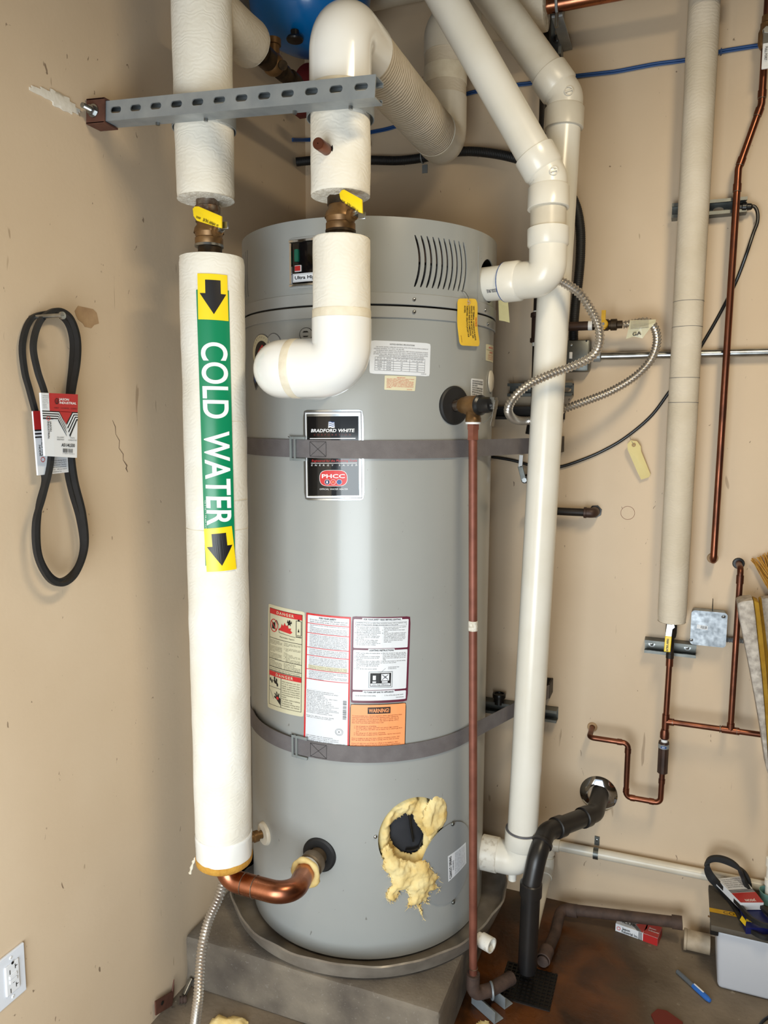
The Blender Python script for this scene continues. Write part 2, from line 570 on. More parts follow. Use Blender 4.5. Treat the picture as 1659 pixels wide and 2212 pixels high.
class Art:
    """flat print: shapes in label units (metres, v up), sorted by ink, laid on a surface"""
    def __init__(self, w, h):
        self.w, self.h = w, h
        self.L = []       # (ink, level, verts, faces)

    def poly(self, ink, pts, lvl=1):
        self.L.append((ink, lvl, [tuple(p) for p in pts], [tuple(range(len(pts)))]))
        return self

    def rect(self, ink, x0, y0, x1, y1, lvl=1, r=0.0):
        if r:
            pts = []
            for cx, cy, a0 in ((x1 - r, y1 - r, 0), (x0 + r, y1 - r, 90), (x0 + r, y0 + r, 180), (x1 - r, y0 + r, 270)):
                for k in range(5):
                    a = math.radians(a0 + 22.5 * k)
                    pts.append((cx + r * math.cos(a), cy + r * math.sin(a)))
            return self.poly(ink, pts, lvl)
        return self.poly(ink, [(x0, y0), (x1, y0), (x1, y1), (x0, y1)], lvl)

    def frame(self, ink, x0, y0, x1, y1, t, lvl=1):
        self.rect(ink, x0, y0, x1, y0 + t, lvl); self.rect(ink, x0, y1 - t, x1, y1, lvl)
        self.rect(ink, x0, y0 + t, x0 + t, y1 - t, lvl); self.rect(ink, x1 - t, y0 + t, x1, y1 - t, lvl)
        return self

    def line(self, ink, x0, y0, x1, y1, t, lvl=1):
        dx, dy = x1 - x0, y1 - y0
        l = math.hypot(dx, dy)
        nx, ny = -dy / l * t / 2, dx / l * t / 2
        return self.poly(ink, [(x0 - nx, y0 - ny), (x1 - nx, y1 - ny), (x1 + nx, y1 + ny), (x0 + nx, y0 + ny)], lvl)

    def ellipse(self, ink, cx, cy, rx, ry, lvl=1, n=28):
        return self.poly(ink, [(cx + rx * math.cos(2 * PI * k / n), cy + ry * math.sin(2 * PI * k / n)) for k in range(n)], lvl)

    def ring(self, ink, cx, cy, rx, ry, t, lvl=1, n=28):
        vs, fs = [], []
        for k in range(n):
            a = 2 * PI * k / n
            vs += [(cx + rx * math.cos(a), cy + ry * math.sin(a)), (cx + (rx - t) * math.cos(a), cy + (ry - t) * math.sin(a))]
        for k in range(n):
            j = (k + 1) % n
            fs.append((2 * k, 2 * j, 2 * j + 1, 2 * k + 1))
        self.L.append((ink, lvl, vs, fs))
        return self

    def text(self, ink, s, x, y, h, w=None, lvl=2, bold=False, align='l', rot=0.0, slant=0.0, track=0.0):
        """h = capital height; w = forced width"""
        vs, fs, tw = text2d(s, bold, track)
        k = h / 0.70
        kx = (w / tw) if w else k
        W = tw * kx
        dx = {'l': 0, 'c': -W / 2, 'r': -W}[align]
        c, sn = math.cos(rot), math.sin(rot)
        out = []
        for a, b in vs:
            px, py = a * kx + dx + slant * b * k, b * k
            out.append((x + px * c - py * sn, y + px * sn + py * c))
        self.L.append((ink, lvl, out, fs))
        return self

    def para(self, ink, lines, x, y, w, h, lvl=2, bold=False, fill=0.62, just=True):
        """block of text lines between y (top) and y-h"""
        lh = h / len(lines)
        for i, s in enumerate(lines):
            if not s: continue
            hh = lh * fill
            vs, fs, tw = text2d(s, bold)
            ww = min(w, tw * hh / 0.70 * 1.05) if (not just or len(s) < 0.75 * max(len(q) for q in lines)) else w
            self.text(ink, s, x, y - lh * (i + 0.82), hh, ww, lvl, bold)
        return self

    def emit(self, fn, parent, name='print', step=None, dz=0.00035, base=0.0003, label=None):
        """one mesh per ink and level"""
        groups = {}
        for ink, lvl, vs, fs in self.L:
            groups.setdefault((lvl, ink), []).append((vs, fs))
        objs = []
        for (lvl, ink), items in sorted(groups.items(), key=lambda q: (q[0][0], q[0][1])):
            V, Fc = [], []
            for vs, fs in items:
                o = len(V)
                V += [(a, b, 0) for a, b in vs]
                Fc += [tuple(i + o for i in q) for q in fs]
            me = bpy.data.meshes.new(name)
            me.from_pydata(V, [], Fc)
            if step:
                bm = bmesh.new()
                bm.from_mesh(me)
                xs = [v.co.x for v in bm.verts]
                x = min(xs) + step
                while x < max(xs):
                    bmesh.ops.bisect_plane(bm, geom=bm.verts[:] + bm.edges[:] + bm.faces[:], plane_co=(x, 0, 0), plane_no=(1, 0, 0), dist=1e-7)
                    x += step
                bm.to_mesh(me)
                bm.free()
            for v in me.vertices:
                v.co = fn(v.co.x, v.co.y, base + dz * lvl)
            nm = name if isinstance(name, str) else name.get(ink, 'print')
            o = link_mesh(nm, me, ink, parent, 0)
            if len(items) > 1 or len(items[0][1]) > 40: o['kind'] = 'stuff'
            objs.append(o)
        return objs


def on_quad(c00, c10, c01, c11, w, h, place):
    """bilinear map of label units onto a patch given by four corner (s,z) pairs; place(s,z,off) gives the point"""
    def fn(x, y, off):
        a, b = x / w, y / h
        s = (c00[0] * (1 - a) + c10[0] * a) * (1 - b) + (c01[0] * (1 - a) + c11[0] * a) * b
        z = (c00[1] * (1 - a) + c10[1] * a) * (1 - b) + (c01[1] * (1 - a) + c11[1] * a) * b
        return place(s, z, off)
    return fn


def on_plane(o, ax, ay):
    o, ax, ay = Vector(o), Vector(ax).normalized(), Vector(ay).normalized()
    nn = ax.cross(ay).normalized()
    return lambda x, y, off: o + ax * x + ay * y + nn * off


def sheet(fn, w, h, nx, ny, th, name, material, parent, r=0.0):
    """thin sheet with real thickness and rounded corners following a surface map"""
    vs, fs = [], []
    for lay in (0.0, th):
        for j in range(ny + 1):
            for i in range(nx + 1):
                x, y = w * i / nx, h * j / ny
                if r:
                    # pull corners in
                    cx = min(max(x, r), w - r); cy = min(max(y, r), h - r)
                    if (x < r or x > w - r) and (y < r or y > h - r):
                        d = math.hypot(x - cx, y - cy)
                        if d > r: x, y = cx + (x - cx) * r / d, cy + (y - cy) * r / d
                vs.append(fn(x, y, lay))
    k = (nx + 1) * (ny + 1)
    for j in range(ny):
        for i in range(nx):
            a = j * (nx + 1) + i
            fs.append((a + k, a + 1 + k, a + nx + 2 + k, a + nx + 1 + k))
            fs.append((a, a + nx + 1, a + nx + 2, a + 1))
    bd = [i for i in range(nx + 1)] + [(j + 1) * (nx + 1) - 1 for j in range(1, ny + 1)] + \
         [ny * (nx + 1) + i for i in range(nx - 1, -1, -1)] + [j * (nx + 1) for j in range(ny - 1, 0, -1)]
    for q in range(len(bd)):
        a, b = bd[q], bd[(q + 1) % len(bd)]
        fs.append((a, b, b + k, a + k))
    return MB().add(vs, fs).build(name, material, parent, 30)


def boolean_cut(me, cutter_mb):
    """difference of a mesh with a cutter, returned as a fresh mesh"""
    a = bpy.data.objects.new('cut_a', me)
    cm = bpy.data.meshes.new('cut_b')
    cm.from_pydata(cutter_mb.v, [], cutter_mb.f)
    bm = bmesh.new(); bm.from_mesh(cm); bmesh.ops.recalc_face_normals(bm, faces=bm.faces); bm.to_mesh(cm); bm.free()
    b = bpy.data.objects.new('cut_b', cm)
    COL.objects.link(a); COL.objects.link(b)
    md = a.modifiers.new('cut', 'BOOLEAN')
    md.operation, md.object, md.solver = 'DIFFERENCE', b, 'EXACT'
    dg = bpy.context.evaluated_depsgraph_get()
    out = bpy.data.meshes.new_from_object(a.evaluated_get(dg))
    bpy.data.objects.remove(a); bpy.data.objects.remove(b)
    bpy.data.meshes.remove(cm)
    return out


def radial_normals(me, cx, cy):
    ns = []
    for p in me.polygons:
        rv = Vector((p.center.x - cx, p.center.y - cy, 0))
        side = abs(p.normal.z) < 0.3 and rv.length > 1e-6 and abs(rv.normalized().dot(p.normal)) > 0.96
        sg = 1 if rv.dot(p.normal) > 0 else -1
        for li in p.loop_indices:
            co = me.vertices[me.loops[li].vertex_index].co
            ns.append((Vector((co.x - cx, co.y - cy, 0)).normalized() * sg) if side else p.normal.copy())
    me.polygons.foreach_set('use_smooth', [True] * len(me.polygons))
    me.normals_split_custom_set(ns)

# ================================================================ THE ROOM
ZC = 3.35
struct(MB().box((XL - 0.06, 0.87, ZC / 2), (0.12, 3.16, ZC)).build('wall_left', 'wall', None, 0))
struct(MB().box((1.06, YB + 0.06, ZC / 2), (4.88, 0.12, ZC)).build('wall_back', 'wall', None, 0))
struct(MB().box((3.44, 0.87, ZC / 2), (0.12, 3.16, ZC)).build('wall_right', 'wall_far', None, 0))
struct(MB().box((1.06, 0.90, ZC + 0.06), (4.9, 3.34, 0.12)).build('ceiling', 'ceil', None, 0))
wf = MB()
wf.box((1.83, -0.71, ZC / 2), (3.10, 0.12, ZC))
wf.box((-0.49, -0.71, 2.75), (1.54, 0.12, 1.2))
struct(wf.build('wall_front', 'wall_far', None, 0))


def floor_material():
    m = bpy.data.materials.new('stained_concrete_floor')
    m.use_nodes = True
    nt = m.node_tree
    N, L = nt.nodes, nt.links
    b = N['Principled BSDF']
    tc = N.new('ShaderNodeTexCoord')

    def noise(scale, detail=6, dist=0.0):
        n = N.new('ShaderNodeTexNoise')
        n.inputs['Scale'].default_value = scale
        n.inputs['Detail'].default_value = detail
        n.inputs['Distortion'].default_value = dist
        L.new(tc.outputs['Object'], n.inputs['Vector'])
        return n

    def ramp(src, p0, c0, p1, c1):
        r = N.new('ShaderNodeValToRGB')
        r.color_ramp.elements[0].position, r.color_ramp.elements[1].position = p0, p1
        r.color_ramp.elements[0].color, r.color_ramp.elements[1].color = (*c0, 1), (*c1, 1)
        L.new(src, r.inputs['Fac'])
        return r.outputs['Color']

    def mix(f, a, c):
        x = N.new('ShaderNodeMix')
        x.data_type = 'RGBA'
        for s, i in ((f, 'Factor'), (a, 'A'), (c, 'B')):
            if isinstance(s, tuple): x.inputs[i].default_value = (*s, 1)
            else: L.new(s, x.inputs[i])
        return x.outputs['Result']
    base = ramp(noise(5).outputs['Fac'], 0.3, lin((136, 122, 104)), 0.72, lin((98, 86, 72)))
    base = mix(ramp(noise(60, 3).outputs['Fac'], 0.66, (0, 0, 0), 0.74, (0.55, 0.55, 0.55)), base, lin((54, 46, 38)))
    base = mix(ramp(noise(34, 2).outputs['Fac'], 0.70, (0, 0, 0), 0.74, (0.5, 0.5, 0.5)), base, lin((168, 158, 140)))
    # rust-water stain around the drain: soft disc broken up by noise
    sub = N.new('ShaderNodeVectorMath')
    sub.operation = 'SUBTRACT'
    L.new(tc.outputs['Object'], sub.inputs[0])
    sub.inputs[1].default_value = (-0.30, 1.92, 0)
    mul = N.new('ShaderNodeVectorMath')
    mul.operation = 'MULTIPLY'
    L.new(sub.outputs[0], mul.inputs[0])
    mul.inputs[1].default_value = (1.15, 0.62, 0)
    ln = N.new('ShaderNodeVectorMath')
    ln.operation = 'LENGTH'
    L.new(mul.outputs[0], ln.inputs[0])
    ad = N.new('ShaderNodeMath')
    ad.operation = 'MULTIPLY_ADD'
    L.new(noise(4.5, 4, 0.5).outputs['Fac'], ad.inputs[0])
    ad.inputs[1].default_value = 0.26
    L.new(ln.outputs['Value'], ad.inputs[2])
    mask = ramp(ad.outputs[0], 0.36, (1, 1, 1), 0.50, (0, 0, 0))
    rust = ramp(noise(7, 5, 0.6).outputs['Fac'], 0.34, lin((98, 54, 18)), 0.66, lin((48, 27, 12)))
    rim = ramp(ad.outputs[0], 0.48, (0.75, 0.75, 0.75), 0.62, (0, 0, 0))
    col = mix(rim, base, lin((66, 50, 32)))
    col = mix(mask, col, rust)
    L.new(col, b.inputs['Base Color'])
    rr = N.new('ShaderNodeMapRange')
    L.new(mask, rr.inputs['Value'])
    rr.inputs['To Min'].default_value, rr.inputs['To Max'].default_value = 0.85, 0.3
    L.new(rr.outputs[0], b.inputs['Roughness'])
    bp = N.new('ShaderNodeBump')
    bp.inputs['Strength'].default_value = 0.4
    bp.inputs['Distance'].default_value = 0.003
    L.new(noise(70, 4).outputs['Fac'], bp.inputs['Height'])
    L.new(bp.outputs['Normal'], b.inputs['Normal'])
    return m


MT['floor'] = floor_material()
struct(MB().box((1.06, 0.90, -0.06), (4.9, 3.34, 0.12)).build('floor', 'floor', None, 0))
MT['drive'] = mat('sunlit_driveway', (190, 184, 172), 0.9)
struct(MB().box((1.06, -6.85, -0.07), (30, 12, 0.1)).build('ground_outside', 'drive', None, 0))


def noisy_block(name, material, x0, x1, y0, y1, z0, z1, n=26, amp=0.006, bev=0.012):
    bm = bmesh.new()
    bmesh.ops.create_cube(bm, size=1)
    for v in bm.verts:
        v.co = Vector((x0 + (v.co.x + .5) * (x1 - x0), y0 + (v.co.y + .5) * (y1 - y0), z0 + (v.co.z + .5) * (z1 - z0)))
    bmesh.ops.bevel(bm, geom=[e for e in bm.edges], offset=bev, segments=2, profile=0.6, affect='EDGES')
    bmesh.ops.subdivide_edges(bm, edges=[e for e in bm.edges if e.calc_length() > 0.1], cuts=n, use_grid_fill=True)
    rnd = random.Random(3)
    from mathutils import noise as mn
    for v in bm.verts:
        if v.co.z > z0 + 0.004:
            k = mn.noise(v.co * 9) + 0.5 * mn.noise(v.co * 31)
            v.co += Vector((0, -1, 0.35)) * k * amp * (1 if v.co.y < y0 + 0.05 else 0.4)
    me = bpy.data.meshes.new(name)
    bm.to_mesh(me)
    bm.free()
    return link_mesh(name, me, material, None, 50)


pad = noisy_block('concrete_pad', 'conc_pad', XL + 0.006, -0.492, 1.652, YB - 0.004, 0.0, 0.157)
tag(pad, 'rough stained concrete pad that the grey water heater stands on', 'pad')

# drain pan -------------------------------------------------------------
def pan_pt(r, a, z):
    x, y = TCX + r * math.cos(a), TCY + r * math.sin(a)
    return (max(x, XL + 0.008), min(y, YB - 0.006), z)


def pan():
    prof = [(0.0, 0.164), (0.40, 0.164), (0.418, 0.172), (0.424, 0.190), (0.426, 0.207), (0.430, 0.210), (0.434, 0.207), (0.431, 0.198), (0.427, 0.184), (0.420, 0.165), (0.40, 0.161), (0.0, 0.161)]
    n = 120
    vs, fs = [], []
    rnd = random.Random(5)
    wob = [0.0045 * math.sin(5 * t) + 0.003 * math.sin(11 * t + 1) + 0.0025 * math.sin(23 * t + 2) for t in [2 * PI * k / n for k in range(n)]]
    dent = [0.012 * math.exp(-((k / n * 360 - 232) / 7) ** 2) - 0.006 * math.exp(-((k / n * 360 - 246) / 6) ** 2) for k in range(n)]
    for (r, z) in prof:
        for k in range(n):
            a = 2 * PI * k / n
            w = (wob[k] - dent[k]) * max(0, (z - 0.165) / 0.045)
            vs.append(pan_pt(r + w if r > 0.3 else max(r, 0.001), a, z + 0.35 * w))
    for i in range(len(prof) - 1):
        for k in range(n):
            l = (k + 1) % n
            fs.append((i * n + k, (i + 1) * n + k, (i + 1) * n + l, i * n + l))
    return MB().add(vs, fs)


t = thing('drain_pan', 'shallow dented metal drain pan under the grey water heater', 'drain pan', (TCX, TCY, 0.161))
pan().build('pan', 'pan', t, 50)
a0 = P(1042, 1975, Z=0.19)
fit = P(1066, 1972, Z=0.185)
dirp = Vector((0.93, -0.36, 0)).normalized()
MB().rev([(0.017, 0), (0.017, 0.016), (0.021, 0.016), (0.021, 0.05), (0.0165, 0.05), (0.0165, 0.03)], Vector((TCX, TCY, 0.186)) + dirp * 0.425, dirp, 24, False).build('outlet_fitting', 'dirty_pvc', t)

# ================================================================ WATER HEATER
wh = thing('water_heater', 'tall grey cylindrical gas water heater covered in warning labels', 'water heater', (TCX, TCY, 0.165))
ZJ, ZT, RH = 1.908, 2.116, 0.3626
SEG = 180


def shell(r_out, th, z0, z1, n=SEG):
    vs, fs = [], []
    for r in (r_out, r_out - th):
        for z in (z0, z1):
            for k in range(n):
                a = 2 * PI * k / n
                vs.append((TCX + r * math.cos(a), TCY + r * math.sin(a), z))
    for k in range(n):
        l = (k + 1) % n
        fs += [(k, l, n + l, n + k), (2 * n + l, 2 * n + k, 3 * n + k, 3 * n + l),
               (n + k, n + l, 3 * n + l, 3 * n + k), (l, k, 2 * n + k, 2 * n + l)]
    me = bpy.data.meshes.new('shell')
    me.from_pydata(vs, [], fs)
    me.validate()
    return me


def szcut(mb, outline, r, o0=-0.03, o1=0.03):
    """closed outline in (s,z) on the cylinder swept radially"""
    n = len(outline)
    vs = [cyl_pt(s, z, o0, r=r) for s, z in outline] + [cyl_pt(s, z, o1, r=r) for s, z in outline]
    fs = [tuple(range(n - 1, -1, -1)), tuple(range(n, 2 * n))]
    for i in range(n):
        j = (i + 1) % n
        fs.append((i, j, n + j, n + i))
    mb.add(vs, fs)


D2S = lambda deg, r=TR: math.radians(deg) * r
# body with clean-out hole
HC = cyl_sz(893, 1806)
HR = 0.098
cut = MB()
szcut(cut, [(HC[0] + HR * math.cos(2 * PI * k / 72), HC[1] + 1.12 * HR * math.sin(2 * PI * k / 72)) for k in range(72)], TR)
me = boolean_cut(shell(TR, 0.004, 0.172, ZJ - 0.002), cut)
radial_normals(me, TCX, TCY)
link_mesh('jacket', me, 'tank', wh, 0)
# head with louvre slots and vent opening
cut = MB()
for i in range(10):
    f = i / 9
    sa, sm = math.radians(-49.8 + f * 23.05) * RH, math.radians(-47.75 + f * 23.0) * RH
    zt, zb = 2.0765, 1.954
    L_, R_ = [], []
    w = 0.0030
    for k in range(13):
        g = k / 12
        z = zb + (zt - zb) * g
        s = sa + (sm - sa) * (1 - (2 * g - 1) ** 2)
        ww = w * (0.55 if k in (0, 12) else 1)
        L_.append((s - ww, z)); R_.append((s + ww, z))
    szcut(cut, R_ + L_[::-1], RH)
for i in range(5):
    sa = math.radians(-131.5 - 3.4 * i) * RH
    L_, R_ = [], []
    for k in range(9):
        g = k / 8
        z = 1.957 + 0.12 * g
        s = sa - 0.010 * (1 - (2 * g - 1) ** 2)
        L_.append((s - 0.0022, z)); R_.append((s + 0.0022, z))
    szcut(cut, R_ + L_[::-1], RH)
VC = (math.radians(-6.0) * RH, 2.0)
szcut(cut, [(VC[0] + 0.056 * math.cos(2 * PI * k / 40), VC[1] + 0.056 * math.sin(2 * PI * k / 40)) for k in range(40)], RH)
me = boolean_cut(shell(RH, 0.003, ZJ + 0.002, ZT), cut)
radial_normals(me, TCX, TCY)
link_mesh('upper_jacket', me, 'tank', wh, 0)
# lid, inner parts behind the slots, bands
MB().rev([(0.001, 0), (0.34, 0), (0.3575, -0.004), (0.3575, -0.006), (0.001, -0.006)], (TCX, TCY, ZT - 0.004), (0, 0, 1), 96, False).build('lid', 'tankband', wh)
MB().rev([(0.335, 0), (0.335, 0.10)], (TCX, TCY, 1.914), (0, 0, 1), 80).build('inner_casing', 'chamber', wh)
MB().rev([(0.328, 0), (0.328, 0.065)], (TCX, TCY, 2.022), (0, 0, 1), 80).build('inner_sleeve', 'brownslot', wh)
for nm, r0, z0, z1 in (('upper_band', RH + 0.0018, ZJ + 0.0022, ZJ + 0.030), ('lower_band', TR + 0.0045, ZJ - 0.030, ZJ - 0.0026)):
    MB().rev([(r0 - 0.004, z0), (r0 - 0.001, z0), (r0, z0 + 0.001), (r0, z1 - 0.001), (r0 - 0.001, z1), (r0 - 0.004, z1)], (TCX, TCY, 0), (0, 0, 1), 160, False).build(nm, 'tankband', wh, 40)
MB().rev([(RH - 0.006, ZJ - 0.004), (RH - 0.006, ZJ + 0.004)], (TCX, TCY, 0), (0, 0, 1), 120).build('seam_gap', 'absdark', wh)
for (u, v) in ((896, 647), (896, 674), (1054, 700), (1048, 670)):
    s, z = cyl_sz(u, v, r=RH + 0.002)
    p = cyl_pt(s, z, 0.0015, r=RH)
    MB().rev([(0.0045, 0), (0.0045, 0.002), (0.003, 0.004), (0.0005, 0.0045)], p, p - Vector((TCX, TCY, p.z)), 14, False).build('band_screw', 'steel', wh)
# vertical seam on the right of the head and rust bleed
s, z = cyl_sz(1033, 560, r=RH)
sheet(lambda x, y, o: cyl_pt(s + x, 1.944 + y, o + 0.0002, r=RH), 0.002, 0.135, 1, 1, 0.0008, 'seam_fold', 'tankband', wh)
# skirt feet
MB().rev([(TR - 0.03, 0.165), (TR - 0.03, 0.20)], (TCX, TCY, 0), (0, 0, 1), 64).build('base_ring', 'chamber', wh)

# clean-out opening: fibreglass, chamber wall -------------------------------
from mathutils import noise as mnoise


def inside(p, poly):
    x, y = p
    c = False
    n = len(poly)
    for i in range(n):
        x0, y0 = poly[i]; x1, y1 = poly[(i + 1) % n]
        if (y0 > y) != (y1 > y) and x < (x1 - x0) * (y - y0) / (y1 - y0) + x0: c = not c
    return c


def edge_d(p, poly):
    best = 9
    n = len(poly)
    for i in range(n):
        ax, ay = poly[i]; bx, by = poly[(i + 1) % n]
        dx, dy = bx - ax, by - ay
        t = max(0, min(1, ((p[0] - ax) * dx + (p[1] - ay) * dy) / (dx * dx + dy * dy + 1e-12)))
        best = min(best, math.hypot(p[0] - ax - t * dx, p[1] - ay - t * dy))
    return best


def fluffy(name, poly, place, parent, material, th=0.02, cell=0.0035, hole=None, base=0.0, seed=0.0, wisp=0.0025):
    xs = [p[0] for p in poly]; ys = [p[1] for p in poly]
    x0, x1, y0, y1 = min(xs) - cell, max(xs) + cell, min(ys) - cell, max(ys) + cell
    nx, ny = int((x1 - x0) / cell) + 1, int((y1 - y0) / cell) + 1
    idx, vs, fs = {}, [], []

    def vert(i, j, top):
        k = (i, j, top)
        if k not in idx:
            x, y = x0 + i * cell, y0 + j * cell
            q = Vector((x * 40, y * 40, seed))
            jx, jy = mnoise.noise(q * 1.9) * wisp, mnoise.noise(q * 1.9 + Vector((7, 3, 1))) * wisp
            d = edge_d((x, y), poly)
            if hole: d = min(d, edge_d((x, y), hole))
            e = min(1, d / 0.018) ** 0.5
            nz = 0.62 + 0.5 * mnoise.noise(q * 0.7) + 0.20 * mnoise.noise(q * 1.9) + 0.07 * mnoise.noise(q * 5.0)
            off = base + (max(0.0, th * e * nz) + 0.0015 if top else 0.0)
            idx[k] = len(vs)
            vs.append(place(x + jx, y + jy, off))
        return idx[k]
    cells = set()
    for i in range(nx):
        for j in range(ny):
            c = (x0 + (i + .5) * cell, y0 + (j + .5) * cell)
            if inside(c, poly) and not (hole and inside(c, hole)): cells.add((i, j))
    for (i, j) in cells:
        fs.append((vert(i, j, 1), vert(i + 1, j, 1), vert(i + 1, j + 1, 1), vert(i, j + 1, 1)))
        for (di, dj, a, b) in ((-1, 0, (i, j + 1), (i, j)), (1, 0, (i + 1, j), (i + 1, j + 1)), (0, -1, (i, j), (i + 1, j)), (0, 1, (i + 1, j + 1), (i, j + 1))):
            if (i + di, j + dj) not in cells:
                fs.append((vert(*a, 0), vert(*b, 0), vert(*b, 1), vert(*a, 1)))
    return MB().add(vs, fs).build(name, material, parent, 80)


tz = lambda pts: [cyl_sz(u, v) for u, v in pts]
ell = [(HC[0] + HR * 1.02 * math.cos(2 * PI * k / 48), HC[1] + 1.14 * HR * math.sin(2 * PI * k / 48)) for k in range(48)]
innr = tz([(846, 1796), (856, 1783), (872, 1775), (884, 1766), (893, 1772), (902, 1764), (907, 1785), (920, 1800), (928, 1812), (925, 1838), (914, 1852), (896, 1858), (872, 1853), (856, 1842), (848, 1822)])
fluffy('insulation_batt', ell, lambda s, z, o: cyl_pt(s, z, o), wh, 'wool', 0.030, 0.004, innr, -0.032, 1.3)
sheet(lambda x, y, o: cyl_pt(HC[0] - 0.12 + x, HC[1] - 0.13 + y, o - 0.042), 0.24, 0.26, 16, 4, 0.003, 'chamber_wall', 'chamber', wh)
tongue = tz([(823, 1835), (829, 1858), (826, 1872), (842, 1888), (848, 1908), (836, 1922), (833, 1938), (846, 1946), (857, 1936), (861, 1922), (877, 1919), (884, 1936), (879, 1955), (890, 1953), (899, 1950), (911, 1980), (905, 1950), (913, 1944), (920, 1950), (921, 1925), (945, 1917), (934, 1908), (946, 1893), (932, 1880), (924, 1862), (914, 1856), (896, 1862), (870, 1857), (852, 1846), (838, 1822)])
fluffy('insulation_tuft', tongue, lambda s, z, o: cyl_pt(s, z, o), wh, 'wool', 0.020, 0.0035, None, 0.001, 4.2, 0.004)
tuft2 = tz([(935, 1722), (948, 1716), (964, 1724), (966, 1752), (964, 1775), (950, 1792), (940, 1806), (930, 1818), (922, 1800), (914, 1778), (918, 1752), (926, 1738)])
fluffy('insulation_tuft', tuft2, lambda s, z, o: cyl_pt(s, z, o), wh, 'wool', 0.020, 0.0035, None, -0.006, 9.2, 0.004)
# loose glass fibres
fb = MB()
rnf = random.Random(21)
for _k in range(150):
    pl_ = tongue
    _i = rnf.randrange(len(pl_))
    _f = rnf.random()
    _s = pl_[_i][0] * (1 - _f) + pl_[(_i + 1) % len(pl_)][0] * _f
    _z = pl_[_i][1] * (1 - _f) + pl_[(_i + 1) % len(pl_)][1] * _f
    _o = rnf.uniform(0.001, 0.012)
    _p = [cyl_pt(_s, _z, _o)]
    _dx, _dz = rnf.uniform(-0.003, 0.003), rnf.uniform(-0.004, 0.002)
    for _m in range(3):
        _s += _dx + rnf.uniform(-0.002, 0.002); _z += _dz + rnf.uniform(-0.002, 0.002)
        _p.append(cyl_pt(_s, _z, _o + rnf.uniform(-0.001, 0.006)))
    fb.tube(_p, [0.0007, 0.0006, 0.0004, 0.0002], 5)
fb.build('loose_fibres', 'wool', wh, 60)['kind'] = 'stuff'
# wires in the chamber
for k, (pts) in enumerate((((893, 1772), (897, 1800), (903, 1830)), ((885, 1848), (905, 1846), (925, 1836)), ((928, 1812), (922, 1828), (915, 1845)))):
    MB().tube(spline([cyl_pt(*cyl_sz(u, v), -0.030) for u, v in pts], 6), 0.003, 8).build('inner_wire', 'absdark', wh)
# cover plate swung aside
CC = (math.radians(-28.6) * TR, 0.402)
CRx, CRz = 0.100, 0.118
cp_fn = lambda x, y, o: cyl_pt(CC[0] + x, CC[1] + y, o + 0.003)
vs, fs = [], []
n, m = 64, 10
for lay in (0.0, 0.0014):
    for i in range(m + 1):
        for k in range(n):
            a = 2 * PI * k / n
            vs.append(cp_fn(CRx * i / m * math.cos(a), CRz * i / m * math.sin(a), lay))
q = (m + 1) * n
for i in range(m):
    for k in range(n):
        l = (k + 1) % n
        fs.append((q + i * n + k, q + (i + 1) * n + k, q + (i + 1) * n + l, q + i * n + l))
        fs.append((i * n + k, i * n + l, (i + 1) * n + l, (i + 1) * n + k))
for k in range(n):
    l = (k + 1) % n
    fs.append((m * n + k, m * n + l, q + m * n + l, q + m * n + k))
cpl = MB().add(vs, fs).build('cover_plate', 'plate_grey', wh, 60)
for (u, v) in ((975, 1778), (976, 1947)):
    p = cyl_pt(*cyl_sz(u, v), 0.0045)
    MB().rev([(0.006, 0), (0.006, 0.002), (0.004, 0.0045), (0.0005, 0.005)], p, p - Vector((TCX, TCY, p.z)), 16, False).build('cover_screw', 'strut_dark', cpl)
p = cyl_pt(*cyl_sz(811, 1807), 0.0005)
MB().rev([(0.005, 0), (0.005, 0.002), (0.003, 0.004), (0.0005, 0.0045)], p, p - Vector((TCX, TCY, p.z)), 14, False).build('loose_screw_hole', 'steel', wh)
c = [cyl_sz(u, v) for u, v in ((966, 1903), (1004, 1863), (965, 1848), (1003, 1818))]
fn = on_quad(*c, 0.10, 0.10, lambda s, z, o: cyl_pt(s, z, o + 0.0048))
sheet(fn, 0.10, 0.10, 6, 2, 0.0003, 'cover_sticker', 'paper', cpl)
A = Art(0.1, 0.1)
A.text('inkblack', 'CLEANOUT OPENING', 0.016, 0.006, 0.011, 0.088, rot=PI / 2, bold=True)
A.text('inkgrey', 'WARNING', 0.028, 0.03, 0.007, 0.04, rot=PI / 2)
for k in range(8):
    A.text('inkgrey', ['Turn off gas and power before removing', 'this cover. Replace cover and gasket', 'before restoring the heater to service.', 'Failure to install cover tightly may', 'cause unsafe operation of the burner.', 'Inspect gasket each time it is opened.', 'Replace it if cracked or compressed.', 'See manual for further instructions.'][k], 0.038 + 0.0075 * k, 0.006, 0.0038, 0.088, rot=PI / 2)
A.emit(fn, cpl, 'sticker_lettering', 0.02)

# ---------------------------------------------------------------- labels on the heater
def tank_label(name, corners, w, h, material, r=0.0, off=0.0005, rad=TR):
    """corners: photo points of bottom-left, bottom-right, top-left, top-right"""
    c = [cyl_sz(u, v, r=rad) for u, v in corners]
    fn = on_quad(*c, w, h, lambda s, z, o: cyl_pt(s, z, o + off, r=rad))
    sh = sheet(fn, w, h, 14, 12, 0.0003, name, material, wh, r)
    return fn, sh


